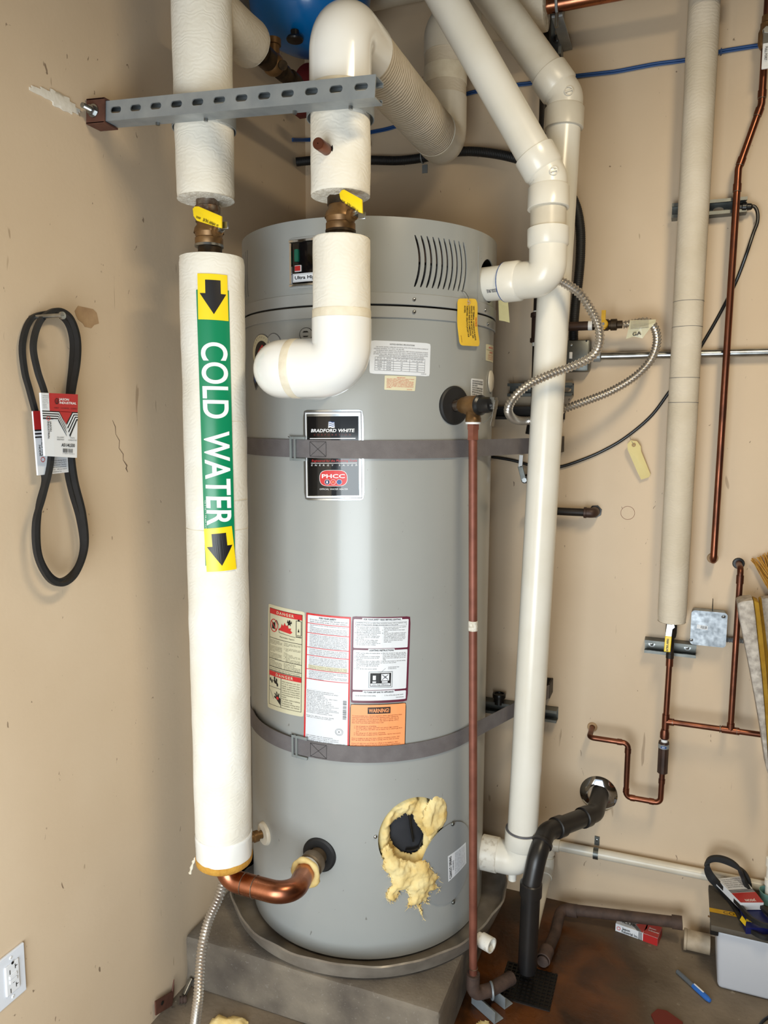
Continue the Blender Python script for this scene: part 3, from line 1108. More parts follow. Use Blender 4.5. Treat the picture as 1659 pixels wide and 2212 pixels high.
# brand plate
fn, sh = tank_label('brand_plate', ((658, 1080), (787, 1080), (655, 886), (785, 885)), 0.150, 0.222, 'silver', 0.010, 0.0012)
A = Art(0.150, 0.222)
A.frame('inkgrey', 0.0045, 0.0045, 0.1455, 0.2175, 0.0018, 1)
A.frame('white', 0.0065, 0.0065, 0.1435, 0.2155, 0.003, 1)
A.rect('gloss_black', 0.0115, 0.0115, 0.1385, 0.2065, 1)
A.text('white', 'BRADFORD WHITE', 0.0745, 0.168, 0.0078, 0.107, 2, True, 'c', slant=0.18)
A.poly('white', [(0.066, 0.178), (0.071, 0.180), (0.076, 0.178), (0.082, 0.179), (0.081, 0.193), (0.076, 0.1915), (0.071, 0.1945), (0.067, 0.1935)], 2)
for k in range(3):
    y = 0.1815 + 0.0045 * k
    A.poly('inkblue', [(0.0675, y + .001), (0.072, y + .0018), (0.0765, y), (0.0815, y + .0008), (0.0815, y + .0028), (0.0765, y + .002), (0.072, y + .0038), (0.0675, y + .003)], 3)
A.text('inkbrown', 'CORPORATION', 0.0745, 0.1595, 0.0042, 0.092, 2, False, 'c', slant=0.15, track=0.55)
A.rect('white', 0.018, 0.1515, 0.131, 0.1535, 2)
A.text('inkred', 'Engineered for the Plumbing Trade', 0.022, 0.0955, 0.0052, 0.112, 2, False, 'l', slant=0.18)
A.rect('white', 0.0205, 0.0915, 0.134, 0.0926, 2)
A.text('white', 'ENERGY SAVER', 0.0205, 0.085, 0.0040, 0.114, 2, False, 'l', slant=0.15, track=0.7)
ob_ = []
for k in range(40):
    a = 2 * PI * k / 40
    ob_.append((0.0765 + 0.0345 * math.copysign(abs(math.cos(a)) ** 0.45, math.cos(a)), 0.0550 + 0.0200 * math.copysign(abs(math.sin(a)) ** 0.85, math.sin(a))))
A.poly('white', ob_, 2)
A.poly('inkred', [(0.0765 + (x - 0.0765) * 0.97, 0.0550 + (y - 0.0550) * 0.955) for x, y in ob_], 3)
A.text('white', 'PHCC', 0.0765, 0.0555, 0.0095, 0.058, 4, True, 'c')
for k, ink in enumerate(('navy', 'inkred', 'inkblue')):
    cx = 0.0765 + 0.0148 * (k - 1)
    A.ellipse('white', cx, 0.0455, 0.0067, 0.0067, 4)
    A.ellipse(ink, cx, 0.0455, 0.0060, 0.0060, 5)
A.poly('white', [(0.0617, 0.0508), (0.0596, 0.0455), (0.0600, 0.0430), (0.0617, 0.0418), (0.0634, 0.0430), (0.0638, 0.0455)], 6)
A.poly('inkorange', [(0.0728, 0.0432), (0.0765, 0.0488), (0.0802, 0.0432), (0.0785, 0.0432), (0.0765, 0.0460), (0.0745, 0.0432)], 6)
A.text('white', 'OFFICIAL WATER HEATER', 0.0765, 0.0260, 0.0038, 0.070, 2, False, 'c', slant=0.15)
A.emit(fn, sh, 'plate_lettering', 0.012)

# danger label (left)
W, H = 0.100, 0.285
fn, sh = tank_label('danger_label', ((578, 1527), (657, 1549), (580, 1303), (660, 1322)), W, H, 'cream', 0.006)
A = Art(W, H)
A.frame('inkblack', 0.006, 0.012, 0.094, 0.276, 0.0011)
A.rect('inkred', 0.007, 0.261, 0.093, 0.275, 2)
A.text('cream', 'DANGER', 0.028, 0.2645, 0.0072, 0.046, 3, True, track=0.15)
for y in (0.196, 0.140, 0.118, 0.107):
    A.rect('inkblack', 0.007, y, 0.093, y + 0.0012, 2)
A.ring('inkred', 0.020, 0.231, 0.0115, 0.0175, 0.0022, 2)
A.rect('inkblack', 0.0145, 0.222, 0.0245, 0.239, 2)
A.line('inkred', 0.012, 0.243, 0.028, 0.219, 0.0022, 3)
A.line('inkblack', 0.022, 0.239, 0.028, 0.247, 0.0016, 2); A.line('inkblack', 0.028, 0.247, 0.034, 0.236, 0.0016, 2)
A.line('inkblack', 0.034, 0.236, 0.036, 0.216, 0.0009, 2); A.line('inkblack', 0.036, 0.216, 0.078, 0.212, 0.0009, 2)
A.poly('inkred', [(0.033, 0.223), (0.040, 0.230), (0.043, 0.241), (0.047, 0.236), (0.051, 0.246), (0.054, 0.239), (0.060, 0.240), (0.061, 0.233), (0.068, 0.234), (0.066, 0.228), (0.071, 0.224), (0.066, 0.219)], 2)
A.ellipse('inkblack', 0.0635, 0.2525, 0.0024, 0.003, 2)
A.poly('inkblack', [(0.057, 0.247), (0.0585, 0.256), (0.060, 0.251), (0.067, 0.250), (0.0685, 0.255), (0.0695, 0.247), (0.066, 0.246), (0.0665, 0.240), (0.063, 0.243), (0.059, 0.239), (0.0595, 0.246)], 2)
A.frame('inkblack', 0.079, 0.218, 0.092, 0.258, 0.0012, 2)
A.rect('inkblack', 0.0835, 0.258, 0.0875, 0.262, 2); A.poly('inkblack', [(0.0835, 0.228), (0.0855, 0.238), (0.0875, 0.228)], 2)
A.rect('inkblack', 0.079, 0.2135, 0.0925, 0.2155, 2)
A.text('inkblack', 'Flammable Vapors', 0.038, 0.2035, 0.0038, 0.038, 3)
A.para('inkblack', ['Vapors from flammable', 'liquids will explode and', 'catch fire causing death', 'or severe burns.', '', 'Do not use or store flammable', 'products such as gasoline,', 'solvents or adhesives in the', 'same room or area near the', 'water heater.', '', 'Keep flammable products:', '1. far away from heater,', '2. in approved containers,', '3. tightly closed and', "4. out of children's reach."], 0.009, 0.193, 0.036, 0.052, 3)
A.para('inkblack', ['Water heater has a main', 'burner and pilot flame. The', 'pilot flame:', '', '1. is on all the time and', '2. will ignite flammable', '    vapors.', '', 'Vapors:', '1. cannot be seen,', '2. are heavier than air,', '3. go a long way on the', '    floor and', '4. can be carried from', '    other rooms to the pilot', '    flame by air currents.'], 0.050, 0.193, 0.041, 0.052, 3)
A.para('inkblack', ['Installation:', 'Do not install water heater', 'where flammable products will', 'be stored or used unless the', 'main burner and pilot flame'], 0.009, 0.138, 0.036, 0.019, 3)
A.para('inkblack', ['are at least 18 above', 'the floor. This will', 'reduce, but not eliminate, the', 'risk of vapors being ignited by', 'the main burner or pilot flame.'], 0.050, 0.138, 0.041, 0.019, 3)
A.para('inkblack', ['Read and follow water heater warnings and instructions.', 'If owners manual is missing, contact the retailer or manufacturer.'], 0.009, 0.1165, 0.082, 0.0085, 3)
A.rect('inkred', 0.007, 0.093, 0.093, 0.106, 2)
A.text('cream', 'DANGER', 0.028, 0.096, 0.0072, 0.046, 3, True, track=0.15)
A.rect('inkblack', 0.0425, 0.013, 0.0436, 0.093, 2)
A.rect('inkgrey', 0.007, 0.062, 0.0425, 0.063, 2); A.line('inkgrey', 0.009, 0.055, 0.022, 0.030, 0.0008, 2)
for (ex, ey) in ((0.011, 0.082), (0.016, 0.078), (0.024, 0.088), (0.030, 0.084)):
    A.ellipse('inkblack', ex, ey, 0.0022, 0.005, 2)
A.poly('inkblack', [(0.020, 0.082), (0.024, 0.084), (0.031, 0.080), (0.035, 0.074), (0.035, 0.068), (0.031, 0.068), (0.030, 0.073), (0.024, 0.075)], 2)
A.poly('inkblack', [(0.042, 0.018), (0.030, 0.032), (0.023, 0.036), (0.024, 0.040), (0.029, 0.038), (0.024, 0.047), (0.0265, 0.048), (0.031, 0.041), (0.0295, 0.053), (0.032, 0.053), (0.0345, 0.042), (0.0365, 0.050), (0.0388, 0.049), (0.0378, 0.039), (0.042, 0.036)], 2)
A.ellipse('inkred', 0.034, 0.036, 0.0036, 0.0042, 3)
A.para('inkblack', ['Water temperature over 125 F', '(51.7 C) can cause severe burns', 'instantly, or death from scalds.', 'Children, disabled and elderly are', 'at highest risk of being scalded.', 'See instruction manual before', 'setting temperature at water', 'heater.', 'Feel water before bathing', 'or showering.', 'Temperature limiting valves', 'are available, see manual.'], 0.0455, 0.0895, 0.045, 0.072, 3, fill=0.55)
A.emit(fn, sh, 'label_lettering', 0.02)

# safety data label (middle, red border)
W, H = 0.105, 0.360
fn, sh = tank_label('safety_label', ((656.5, 1598), (754, 1612), (662, 1323), (758, 1333)), W, H, 'paper', 0.003)
A = Art(W, H)
A.rect('inkred', 0, 0, 0.004, H, 1); A.rect('inkred', W - 0.0035, 0, W, H, 1); A.rect('inkred', 0, H - 0.005, W, H, 1)
ys = [0.332, 0.305, 0.265, 0.243, 0.204, 0.177]
for y in ys: A.rect('inkred', 0.004, y, W - 0.0035, y + 0.0018, 1)
A.text('inkblack', 'FOR YOUR SAFETY', 0.0525, 0.3475, 0.0044, 0.040, 3, True, 'c')
A.para('inkgrey', ['Do not store or use gasoline or other flammable vapors and', 'liquids in the vicinity of this or any other appliance.'], 0.010, 0.3465, 0.088, 0.011, 3)
A.para('inkgrey', ['The operation of water storage temperature not in excess of', '120 F.', 'CAUTION: hotter water increases the risk of scald injury. Before', 'changing temperature setting see instruction manual. Increas-', 'ing the temperature setting above the preset temperature', 'may cause severe burns and consume excessive energy.'], 0.010, 0.3315, 0.088, 0.024, 3)
A.para('inkgrey', ['WARNING: If not installed, operated and maintained in', 'accordance with the manufacturers instructions, this product', 'could expose you to substances in fuel or from fuel combus-', 'tion which can cause death or serious illness, including', 'cancer, birth defects or other reproductive harm.', 'This appliance must be installed in accordance with local', 'codes or, in the absence of local codes, the National Fuel Gas', 'Code, NFPA 54/ANSI Z223.1 latest edition. In Canada, in', 'accordance with CAN/CGA B149 installation codes.'], 0.010, 0.3035, 0.088, 0.036, 3)
A.para('inkgrey', ['CAUTION: Operation of this water heater in air contaminated', 'by perchloroethylene, any chlorinated hydrocarbon, or any', 'drying oxidizing agents, will result in serious damage to burner', 'surfaces, internal steel parts and voids the warranty.'], 0.010, 0.2635, 0.088, 0.018, 3)
A.para('inkgrey', ['DANGER: On this water heater, the use of over-regulated con-', 'trols or pressure settings other than indicated for the particular', 'gases will result in hazard to life, health, or property. If it is', 'necessary to replace controls on this water heater, the', 'controls must be for use with the same gas type, having the', 'same regulator settings of application and model numbers.'], 0.010, 0.2415, 0.088, 0.023, 3)
A.rect('cream', 0.008, 0.2065, 0.099, 0.2175, 2)
A.para('inkgrey', ['Minimum combustion air inlets to outdoor or room', 'equipment on U.L.C. listed gas appliances to 1992', 'standards and reviews of CSA Z21.10.3 listed.'], 0.010, 0.2170, 0.088, 0.0105, 3)
A.para('inkgrey', ['SUITABLE FOR WATER (POTABLE) HEATING & SPACE HEATING.', 'Toxic chemicals, such as those used for boiler treatment, shall', 'NEVER be introduced into this system.', 'This unit may NEVER be connected to any existing heating', 'system or components previously used with a nonpotable', 'water heating appliance.'], 0.010, 0.2025, 0.088, 0.024, 3)
A.rect('plastic_white', 0.004, 0.066, W - 0.0035, 0.149, 2)
A.para('inkgrey', ['BRADFORD WHITE CORPORATION', '200 LAFAYETTE ST MIDDLEVILLE MI 49333', 'MODEL: EF100T199E3N', 'Serial No. SH3740458 D/M', 'Cap. 100(379) 199,999 BTU/hr  258.0 Gal/hr', 'Input BTU/hr: 199000  Max. LP', 'Manifold Press. inlet: -0.05   in W.C.', '120 Volts, 60 Hz, Less than 12 amps', 'Storage Installation: Combustible Floors', 'Any Flammable from Combustible Construction', 'Sides 0  Rear 0  Top 0  Front 4 inch', 'For use only with automatic flue device part', 'No. N/A  FOLLOW INSTALLATION INSTRUCTIONS', 'AUTOMATIC STORAGE TANK', 'AUTOMATIC CIRCULATING TANK', '', 'Energy Test 380(172), Working 150(68)', 'ANSI Z21.10.3-2001/CSA 4.3M-2001'], 0.006, 0.1475, 0.076, 0.079, 3, just=False, fill=0.6)
for k in range(26):
    y = 0.0755 + k * 0.0021
    A.rect('inkblack', 0.0905, y, 0.0985, y + random.choice((0.0006, 0.001, 0.0014)), 3)
A.ring('inkgrey', 0.083, 0.0385, 0.0088, 0.0098, 0.0006, 3); A.ring('inkgrey', 0.083, 0.0385, 0.0064, 0.0072, 0.0005, 3); A.text('inkgrey', 'R', 0.083, 0.036, 0.005, None, 3, False, 'c')
A.para('inkgrey', ['Unit complies with all requirements.', 'This water heater meets or exceeds all or portions of', 'FMHA relating to minimum efficiency requirements', 'of ASHRAE code 90.1 listed edition.'], 0.006, 0.021, 0.076, 0.0185, 3, just=False)
A.text('inkgrey', 'www.bwc.com', 0.078, 0.0025, 0.0026, 0.018, 3)
A.emit(fn, sh, 'label_lettering', 0.02)

# lighting instructions (right, maroon border)
W, H = 0.125, 0.200
fn, sh = tank_label('lighting_label', ((757, 1518), (880, 1514), (760, 1331), (887, 1331)), W, H, 'inkmaroon', 0.005)
A = Art(W, H)
A.rect('paper', 0.0045, 0.128, W - 0.0045, 0.194, 1, 0.002); A.rect('paper', 0.0045, 0.031, W - 0.0045, 0.1235, 1, 0.002); A.rect('paper', 0.0045, 0.006, W - 0.0045, 0.0265, 1, 0.002)
A.rect('paper', 0.022, 0.190, 0.106, 0.1975, 1); A.rect('paper', 0.036, 0.120, 0.092, 0.1268, 1); A.rect('paper', 0.026, 0.0225, 0.095, 0.0295, 1)
A.text('inkblack', 'FOR YOUR SAFETY READ BEFORE LIGHTING', 0.064, 0.1925, 0.0034, 0.078, 3, True, 'c')
A.text('inkblack', 'LIGHTING INSTRUCTIONS', 0.064, 0.1215, 0.0036, 0.052, 3, True, 'c')
A.text('inkblack', 'TO TURN OFF GAS TO APPLIANCE', 0.0605, 0.0240, 0.0034, 0.064, 3, True, 'c')
A.frame('inkgrey', 0.0085, 0.180, 0.1165, 0.1885, 0.0005, 2)
A.para('inkblack', ['WARNING: If you do not follow these instructions exactly, a fire or explosion may', 'result causing property damage, personal injury or loss of life.'], 0.010, 0.188, 0.105, 0.0075, 3, just=False)
A.para('inkblack', ['A. This appliance does not have a pilot.', '    It is equipped with an ignition device', '    which automatically lights the burner.', '    Do not try to light the burner by hand.', 'B. BEFORE OPERATING smell all around', '    the appliance for gas. Be sure to', '    smell next to the floor because some', '    gas is heavier than air and will settle', '    on the floor.', 'WHAT TO DO IF YOU SMELL GAS', '  * Do not try to light any appliance.', '  * Do not touch any electric switch; do not', '    use any phone in your building.'], 0.007, 0.1785, 0.054, 0.044, 3, just=False)
A.para('inkblack', ['  * If you cannot reach your gas supplier,', '    call the fire department.', 'C. Turn off main power to the water', '    heater.', 'D. Do not use this appliance if any part', '    has been under water. Immediately', '    call a qualified service technician to', '    inspect the appliance and to replace', '    any part of the control system and', '    any gas control which has been', '    under water.'], 0.064, 0.1785, 0.052, 0.0375, 3, just=False)
A.para('inkblack', ['1. STOP! read the safety information above', '    on this label.', '2. Set the thermostat to lowest setting.', '3. Turn off all electrical power to the', '    appliance.', '4. This appliance does not have a pilot.', '    It is equipped with an ignition device', '    which automatically lights the burner.', '    Do not try to light the burner by', '    hand.', '5. Turn off the main power switch.'], 0.007, 0.1185, 0.054, 0.040, 3, just=False)
A.para('inkblack', ['6. Wait (5) minutes to clear out any gas.', '    If you then smell gas, STOP! Follow B', '    in the safety information above on this', '    label. If you dont smell gas, go to next', '    step.', '7. Set the thermostat to desired setting.', '8. Turn on main power.'], 0.063, 0.1185, 0.054, 0.026, 3, just=False)
A.rect('strut', 0.038, 0.036, 0.0895, 0.074, 2); A.rect('plastic_white', 0.0395, 0.0375, 0.088, 0.0725, 3); A.rect('inkblack', 0.0415, 0.0395, 0.086, 0.0705, 4)
A.rect('paper', 0.047, 0.0545, 0.0535, 0.065, 5); A.rect('paper', 0.065, 0.053, 0.082, 0.0685, 5); A.rect('paper', 0.0465, 0.048, 0.054, 0.0515, 5); A.rect('paper', 0.0665, 0.048, 0.079, 0.0515, 5); A.rect('paper', 0.0425, 0.041, 0.0845, 0.0465, 5)
A.line('inkgrey', 0.067, 0.055, 0.080, 0.067, 0.0014, 6); A.line('inkgrey', 0.067, 0.067, 0.080, 0.055, 0.0014, 6); A.ellipse('inkgrey', 0.0735, 0.061, 0.0024, 0.0024, 6)
A.text('inkblack', 'Ultra High Efficiency', 0.0635, 0.0424, 0.0030, 0.036, 6, False, 'c')
A.line('inkgrey', 0.063, 0.071, 0.074, 0.0815, 0.0005, 3)
A.text('inkgrey', 'WATER HEATER MAIN', 0.079, 0.0825, 0.0022, 0.024, 3); A.text('inkgrey', 'POWER SWITCH', 0.079, 0.079, 0.0022, 0.018, 3)
A.text('inkblack', '1. Set the thermostat to lowest setting.', 0.0075, 0.0165, 0.0026, 0.047, 3); A.text('inkblack', '2. Turn off the main power switch.', 0.073, 0.0165, 0.0026, 0.042, 3); A.text('inkgrey', '238-45478-00A', 0.098, 0.0105, 0.0022, 0.018, 3)
A.emit(fn, sh, 'label_lettering', 0.02)

# orange warning
W, H = 0.122, 0.112
fn, sh = tank_label('warning_label', ((754, 1624), (875, 1618), (756.5, 1520), (877.5, 1516.5)), W, H, 'inkblack', 0.005)
A = Art(W, H)
A.rect('inkorange', 0.0016, 0.0, W - 0.0016, H - 0.0018, 1, 0.003)
A.rect('inkblack', 0.038, 0.0895, 0.087, 0.1045, 2)
A.text('inkorange', 'WARNING!', 0.0625, 0.0925, 0.0092, 0.044, 3, True, 'c')
A.para('inkbrown', ['To avoid possible injury, fire and explosion, please read and follow these', 'instructions and all instructions on this appliance before lighting the', 'pilot. This appliance uses L.P. (propane) gas which is heavier than air', 'and will settle at floor level if there is a leak. Before lighting, sniff at', 'floor level. If you smell gas, follow these rules:', '', '    1. Get all people out of building.', '    2. DO NOT light a match. DO NOT turn electric light switches', '        on or off in area. DO NOT use an electric fan to remove gas from', '        area.', '    3. Shut off gas at L.P. tank outside of building.', '    4. Telephone gas company and fire department. Ask for instructions.', '', 'Prior to hanging up, give your name, address, and phone number. DO', 'NOT go back into building. If help is coming, wait for them to arrive.', '', 'If your L.P. tank runs out of fuel, turn off gas at the appliance. After', 'L.P. tank is refilled, appliance must be re-lit according to manufacturers', 'instructions. If the gas control has been exposed to WATER in any way,', 'DO NOT try to use it. It must be replaced. DO NOT attempt repairs on', 'gas control or appliance.'], 0.005, 0.087, 0.112, 0.084, 3, just=False, fill=0.6)
A.emit(fn, sh, 'label_lettering', 0.02)

# venting notice
W, H = 0.152, 0.080
fn, sh = tank_label('venting_notice', ((798, 807), (927.5, 813.5), (799.5, 735), (930, 742)), W, H, 'paper', 0.005)
A = Art(W, H)
A.text('inkblack', 'NOTICE-VENTING SPECIFICATIONS', 0.078, 0.0705, 0.0034, 0.062, 3, False, 'c')
A.para('inkgrey', ['     THIS WATER HEATER IS APPROVED FOR INSTALLATION WITH THE FOLLOWING SCHEDULE 40', 'VENTING MATERIAL: PVC, CPVC, OR ABS PIPE.', '     THE MAXIMUM VENT LENGTH SHALL BE REDUCED 5 FEET FOR EACH ADDITIONAL 90 ELBOW', 'AND 2.5 FEET FOR EACH 45 ELBOW. INTAKE VENT LENGTH CANNOT EXCEED THE EXHAUST LENGTH', 'BY MORE THAN 10 FEET. SEE INSTALLATION AND OPERATING INSTRUCTIONS FOR SPECIFICATIONS.'], 0.009, 0.0675, 0.136, 0.0215, 3, just=False, fill=0.55)
A.text('inkgrey', 'MAXIMUM TOTAL VENT LENGTH FOR COMBINED INTAKE AND EXHAUST VENTING', 0.078, 0.0428, 0.0026, 0.112, 3, False, 'c')
xs_ = [0.0125, 0.0345, 0.0570, 0.0975, 0.1370]; yy = [0.0405, 0.0315, 0.0255, 0.0195, 0.0140, 0.0085]
for x in xs_: A.rect('inkgrey', x, 0.0085, x + 0.0005, 0.0410, 3)
for y in yy: A.rect('inkgrey', 0.0125, y, 0.1375, y + 0.0005, 3)
hd = (('60 GAL', 'INPUT BTUH'), ('100 GAL', 'INPUT BTUH'), ('MAX. VENT LENGTH (FEET)', '3 PVC, CPVC, OR ABS'), ('MAX. VENT LENGTH (FEET)', '4 PVC, CPVC, OR ABS'))
for k in range(4):
    cx = (xs_[k] + xs_[k + 1]) / 2; ww = (xs_[k + 1] - xs_[k]) * 0.86
    A.text('inkgrey', hd[k][0], cx, 0.0372, 0.0024, ww * (0.6 if k < 2 else 1), 3, False, 'c'); A.text('inkgrey', hd[k][1], cx, 0.0330, 0.0024, ww * (1 if k < 2 else .8), 3, False, 'c')
rows = (('125,000', '150,000', '110', '170'), ('150,000', '199,999', '100', '150'), ('199,999', '250,000', '80', '128'), ('N/A', '300,000', '60', '110'))
for j, rw in enumerate(rows):
    for k in range(4):
        A.text('inkgrey', rw[k], (xs_[k] + xs_[k + 1]) / 2, yy[j + 2] + 0.0018, 0.0026, None, 3, False, 'c')
A.text('inkgrey', '238-44789-00B', 0.128, 0.0040, 0.0020, 0.014, 3)
A.emit(fn, sh, 'label_lettering', 0.02)

# small cream notice below it
W, H = 0.078, 0.034
fn, sh = tank_label('red_print_notice', ((830, 842), (896, 845), (831, 811), (899, 813)), W, H, 'cream', 0.001)
A = Art(W, H)
A.text('inkred', 'IMPORTANT', 0.040, 0.0285, 0.0022, 0.021, 3, False, 'c')
A.para('inkred', ['DO NOT APPLY HEAT TO THESE FITTINGS', 'WHEN MAKING SWEAT CONNECTIONS TO', 'HEATER. SWEAT TUBING TO ADAPTERS BE-', 'FORE FITTING ADAPTERS TO WATER CONNEC-', 'TIONS OF HEATER. IT IS IMPERATIVE THAT HEAT', 'NOT BE APPLIED TO THE WATER CONNEC-', 'TIONS, AS THEY CONTAIN A NONMETALLIC', 'MATERIAL.'], 0.005, 0.0278, 0.068, 0.0235, 3)
A.text('inkred', '238-35637-00A', 0.056, 0.002, 0.0018, 0.014, 3)
A.emit(fn, sh, 'label_lettering', 0.02)

# right-hand stickers
fn, sh = tank_label('relief_valve_sticker', ((1016, 868), (1042, 876), (1017, 817), (1044, 820)), 0.048, 0.055, 'paper', 0.003)
A = Art(0.048, 0.055)
A.para('inkblack', ['FOR PROTECTION AGAINST', 'EXCESSIVE PRESSURES', 'DO NOT', 'PLUG OR REMOVE RELIEF', 'VALVE OR DISCHARGE PIPE.', 'BEFORE INSTALLATION,', 'a relief valve must be fitted', 'in the opening provided and', 'marked on the heater. See', 'manual for the rating.'], 0.004, 0.052, 0.040, 0.050, 3, True, fill=0.6)
A.emit(fn, sh, 'sticker_lettering', 0.02)
fn, sh = tank_label('red_print_sticker', ((1049, 779), (1064.5, 784), (1049.5, 743), (1065.5, 748)), 0.050, 0.042, 'cream', 0.002)
A = Art(0.050, 0.042)
A.rect('inkgrey', 0.0, 0.0278, 0.050, 0.0284, 3); A.text('inkred', 'IMPORTANT', 0.025, 0.0325, 0.004, 0.028, 3, True, 'c'); A.text('inkred', 'NOTICE', 0.025, 0.0205, 0.0044, 0.020, 3, True, 'c')
A.para('inkred', ['Installer: leave this', 'notice attached to', 'the water heater.'], 0.008, 0.018, 0.034, 0.014, 3)
A.emit(fn, sh, 'sticker_lettering', 0.02)
# cream knock-out plug
pc = cyl_pt(*cyl_sz(1059, 824), 0.0)
MB().rev([(0.030, 0), (0.030, 0.003), (0.024, 0.006), (0.001, 0.007)], pc, pc - Vector((TCX, TCY, pc.z)), 32, False).build('knockout_plug', 'pvcold', wh)

# control panel on the head
pw, ph = 0.165, 0.130
s0, zt_ = cyl_sz(625, 517, r=RH); _, zb_ = cyl_sz(625, 626, r=RH)
cfn = lambda x, y, o: cyl_pt(s0 + x, zb_ + y * (zt_ - zb_) / ph, o, r=RH)
panel = sheet(cfn, pw, ph, 14, 6, 0.003, 'control_panel', 'tankband', wh, 0.008)
bz = MB()
for (x0, x1, y0, y1) in ((0.004, pw - 0.004, 0.004, 0.013), (0.004, pw - 0.004, ph - 0.013, ph - 0.004)):
    n = 14
    vs = []; fs = []
    for i in range(n + 1):
        x = x0 + (x1 - x0) * i / n
        vs += [cfn(x, y0, 0.003), cfn(x, y0 + 0.002, 0.008), cfn(x, y1 - 0.002, 0.008), cfn(x, y1, 0.003)]
    for i in range(n):
        for k in range(3): fs.append((4 * i + k, 4 * i + 4 + k, 4 * i + 5 + k, 4 * i + 1 + k))
    fs += [(0, 1, 2, 3), (4 * n + 3, 4 * n + 2, 4 * n + 1, 4 * n)]
    bz.add(vs, fs)
for x0 in (0.004, pw - 0.013):
    vs = []
    for y in (0.013, ph - 0.013): vs += [cfn(x0, y, 0.003), cfn(x0 + 0.002, y, 0.008), cfn(x0 + 0.007, y, 0.008), cfn(x0 + 0.009, y, 0.003)]
    bz.add(vs, [(0 + k, 4 + k, 5 + k, 1 + k)[::-1] for k in range(3)])
bz.build('bezel', 'chrome', panel, 30)
sheet(lambda x, y, o: cfn(0.013 + x, 0.013 + y, o + 0.003), pw - 0.026, ph - 0.026, 12, 2, 0.0012, 'fascia', 'gloss_black', panel)
sheet(lambda x, y, o: cfn(0.022 + x, 0.068 + y, o + 0.004), 0.011, 0.032, 2, 4, 0.006, 'rocker_switch', 'greenlens', panel, 0.002)
rb = sheet(lambda x, y, o: cfn(0.021 + x, 0.043 + y, o + 0.004), 0.018, 0.016, 2, 2, 0.003, 'reset_button_frame', 'plastic_white', panel)
sheet(lambda x, y, o: cfn(0.0225 + x, 0.0445 + y, o + 0.007), 0.015, 0.0125, 2, 2, 0.002, 'reset_button', 'red', panel)
A = Art(0.136, 0.021)
np_ = sheet(lambda x, y, o: cfn(0.0145 + x, 0.0165 + y, o + 0.004), 0.136, 0.0215, 10, 1, 0.002, 'nameplate', 'paper', panel)
nfn = lambda x, y, o: cfn(0.0145 + x, 0.0165 + y, o + 0.006)
A.frame('inkgrey', 0.002, 0.002, 0.134, 0.0195, 0.0006, 1)
A.text('inkblack', 'Ultra High Efficiency', 0.006, 0.0065, 0.0085, 0.122, 2, True)
A.emit(nfn, panel, 'nameplate_lettering', 0.02)

# round emblem and script logo, half hidden behind the hot-water elbow
sB, zB = cyl_sz(563, 770)
efn = lambda x, y, o: cyl_pt(sB + x, zB + y, o + 0.0004)
A = Art(0.1, 0.1)
A.ellipse('inkgrey', 0.004, 0.012, 0.052, 0.046, 1); A.ellipse('cream', 0.004, 0.012, 0.050, 0.044, 2)
A.ellipse('inkgrey', 0.060, 0.022, 0.032, 0.034, 1); A.ellipse('tankband', 0.060, 0.022, 0.030, 0.032, 2)
A.ellipse('inkblack', 0.006, 0.004, 0.036, 0.036, 3)
A.poly('inkred', [(-0.018, -0.008), (-0.012, 0.012), (0.012, 0.030), (0.018, 0.024), (0.012, -0.006), (-0.004, -0.018)], 4)
A.poly('cream', [(-0.011, 0.006), (0.008, 0.022), (0.014, 0.014), (-0.006, 0.000)], 5)
A.poly('inkgrey', [(-0.040, -0.030), (-0.046, -0.062), (-0.030, -0.088), (-0.010, -0.068), (0.006, -0.082), (0.030, -0.090), (0.060, -0.070), (0.060, -0.02), (0.0, -0.02), (-0.020, -0.018)], 1)
A.poly('inkblack', [(-0.036, -0.034), (-0.042, -0.060), (-0.030, -0.082), (-0.010, -0.060), (0.020, -0.030), (-0.020, -0.022)], 3)
A.poly('inkblue', [(-0.034, -0.040), (-0.038, -0.058), (-0.030, -0.070), (-0.022, -0.056)], 4)
for k, ch in enumerate('CORPORATION'):
    a = math.radians(150 - 14 * k)
    A.text('inkgrey', ch, 0.004 + 0.0405 * math.cos(a), 0.010 + 0.0375 * math.sin(a), 0.0045, None, 4, False, 'c', rot=a - PI / 2)
A.emit(efn, wh, 'emblem_print', 0.01)
sE, zE = cyl_sz(660, 722)
A = Art(0.1, 0.1)
A.ellipse('inkblack', 0.002, 0.0, 0.0195, 0.0165, 1); A.ellipse('tankband', 0.002, 0.0, 0.0178, 0.0150, 2)
A.poly('inkblack', [(-0.008, 0.004), (-0.004, 0.008), (0.006, 0.008), (0.010, 0.004)], 3); A.poly('inkblack', [(-0.008, -0.004), (0.010, -0.004), (0.006, -0.007), (-0.004, -0.007)], 3)
A.poly('inkblack', [(-0.016, -0.010), (-0.026, -0.018), (-0.030, -0.030), (0.04, -0.030), (0.03, 0.010), (0.018, -0.010)], 0)
A.poly('inkred', [(-0.018, -0.017), (-0.024, -0.026), (0.02, -0.026), (0.0, -0.018)], 1)
A.emit(lambda x, y, o: cyl_pt(sE + x, zE + y, o + 0.0004), wh, 'logo_print', 0.01)

# pipe openings: black gaskets, nipples, drain cock --------------------------
def radial_at(u, v):
    s, z = cyl_sz(u, v)
    p = cyl_pt(s, z)
    return p, (p - Vector((TCX, TCY, p.z))).normalized()


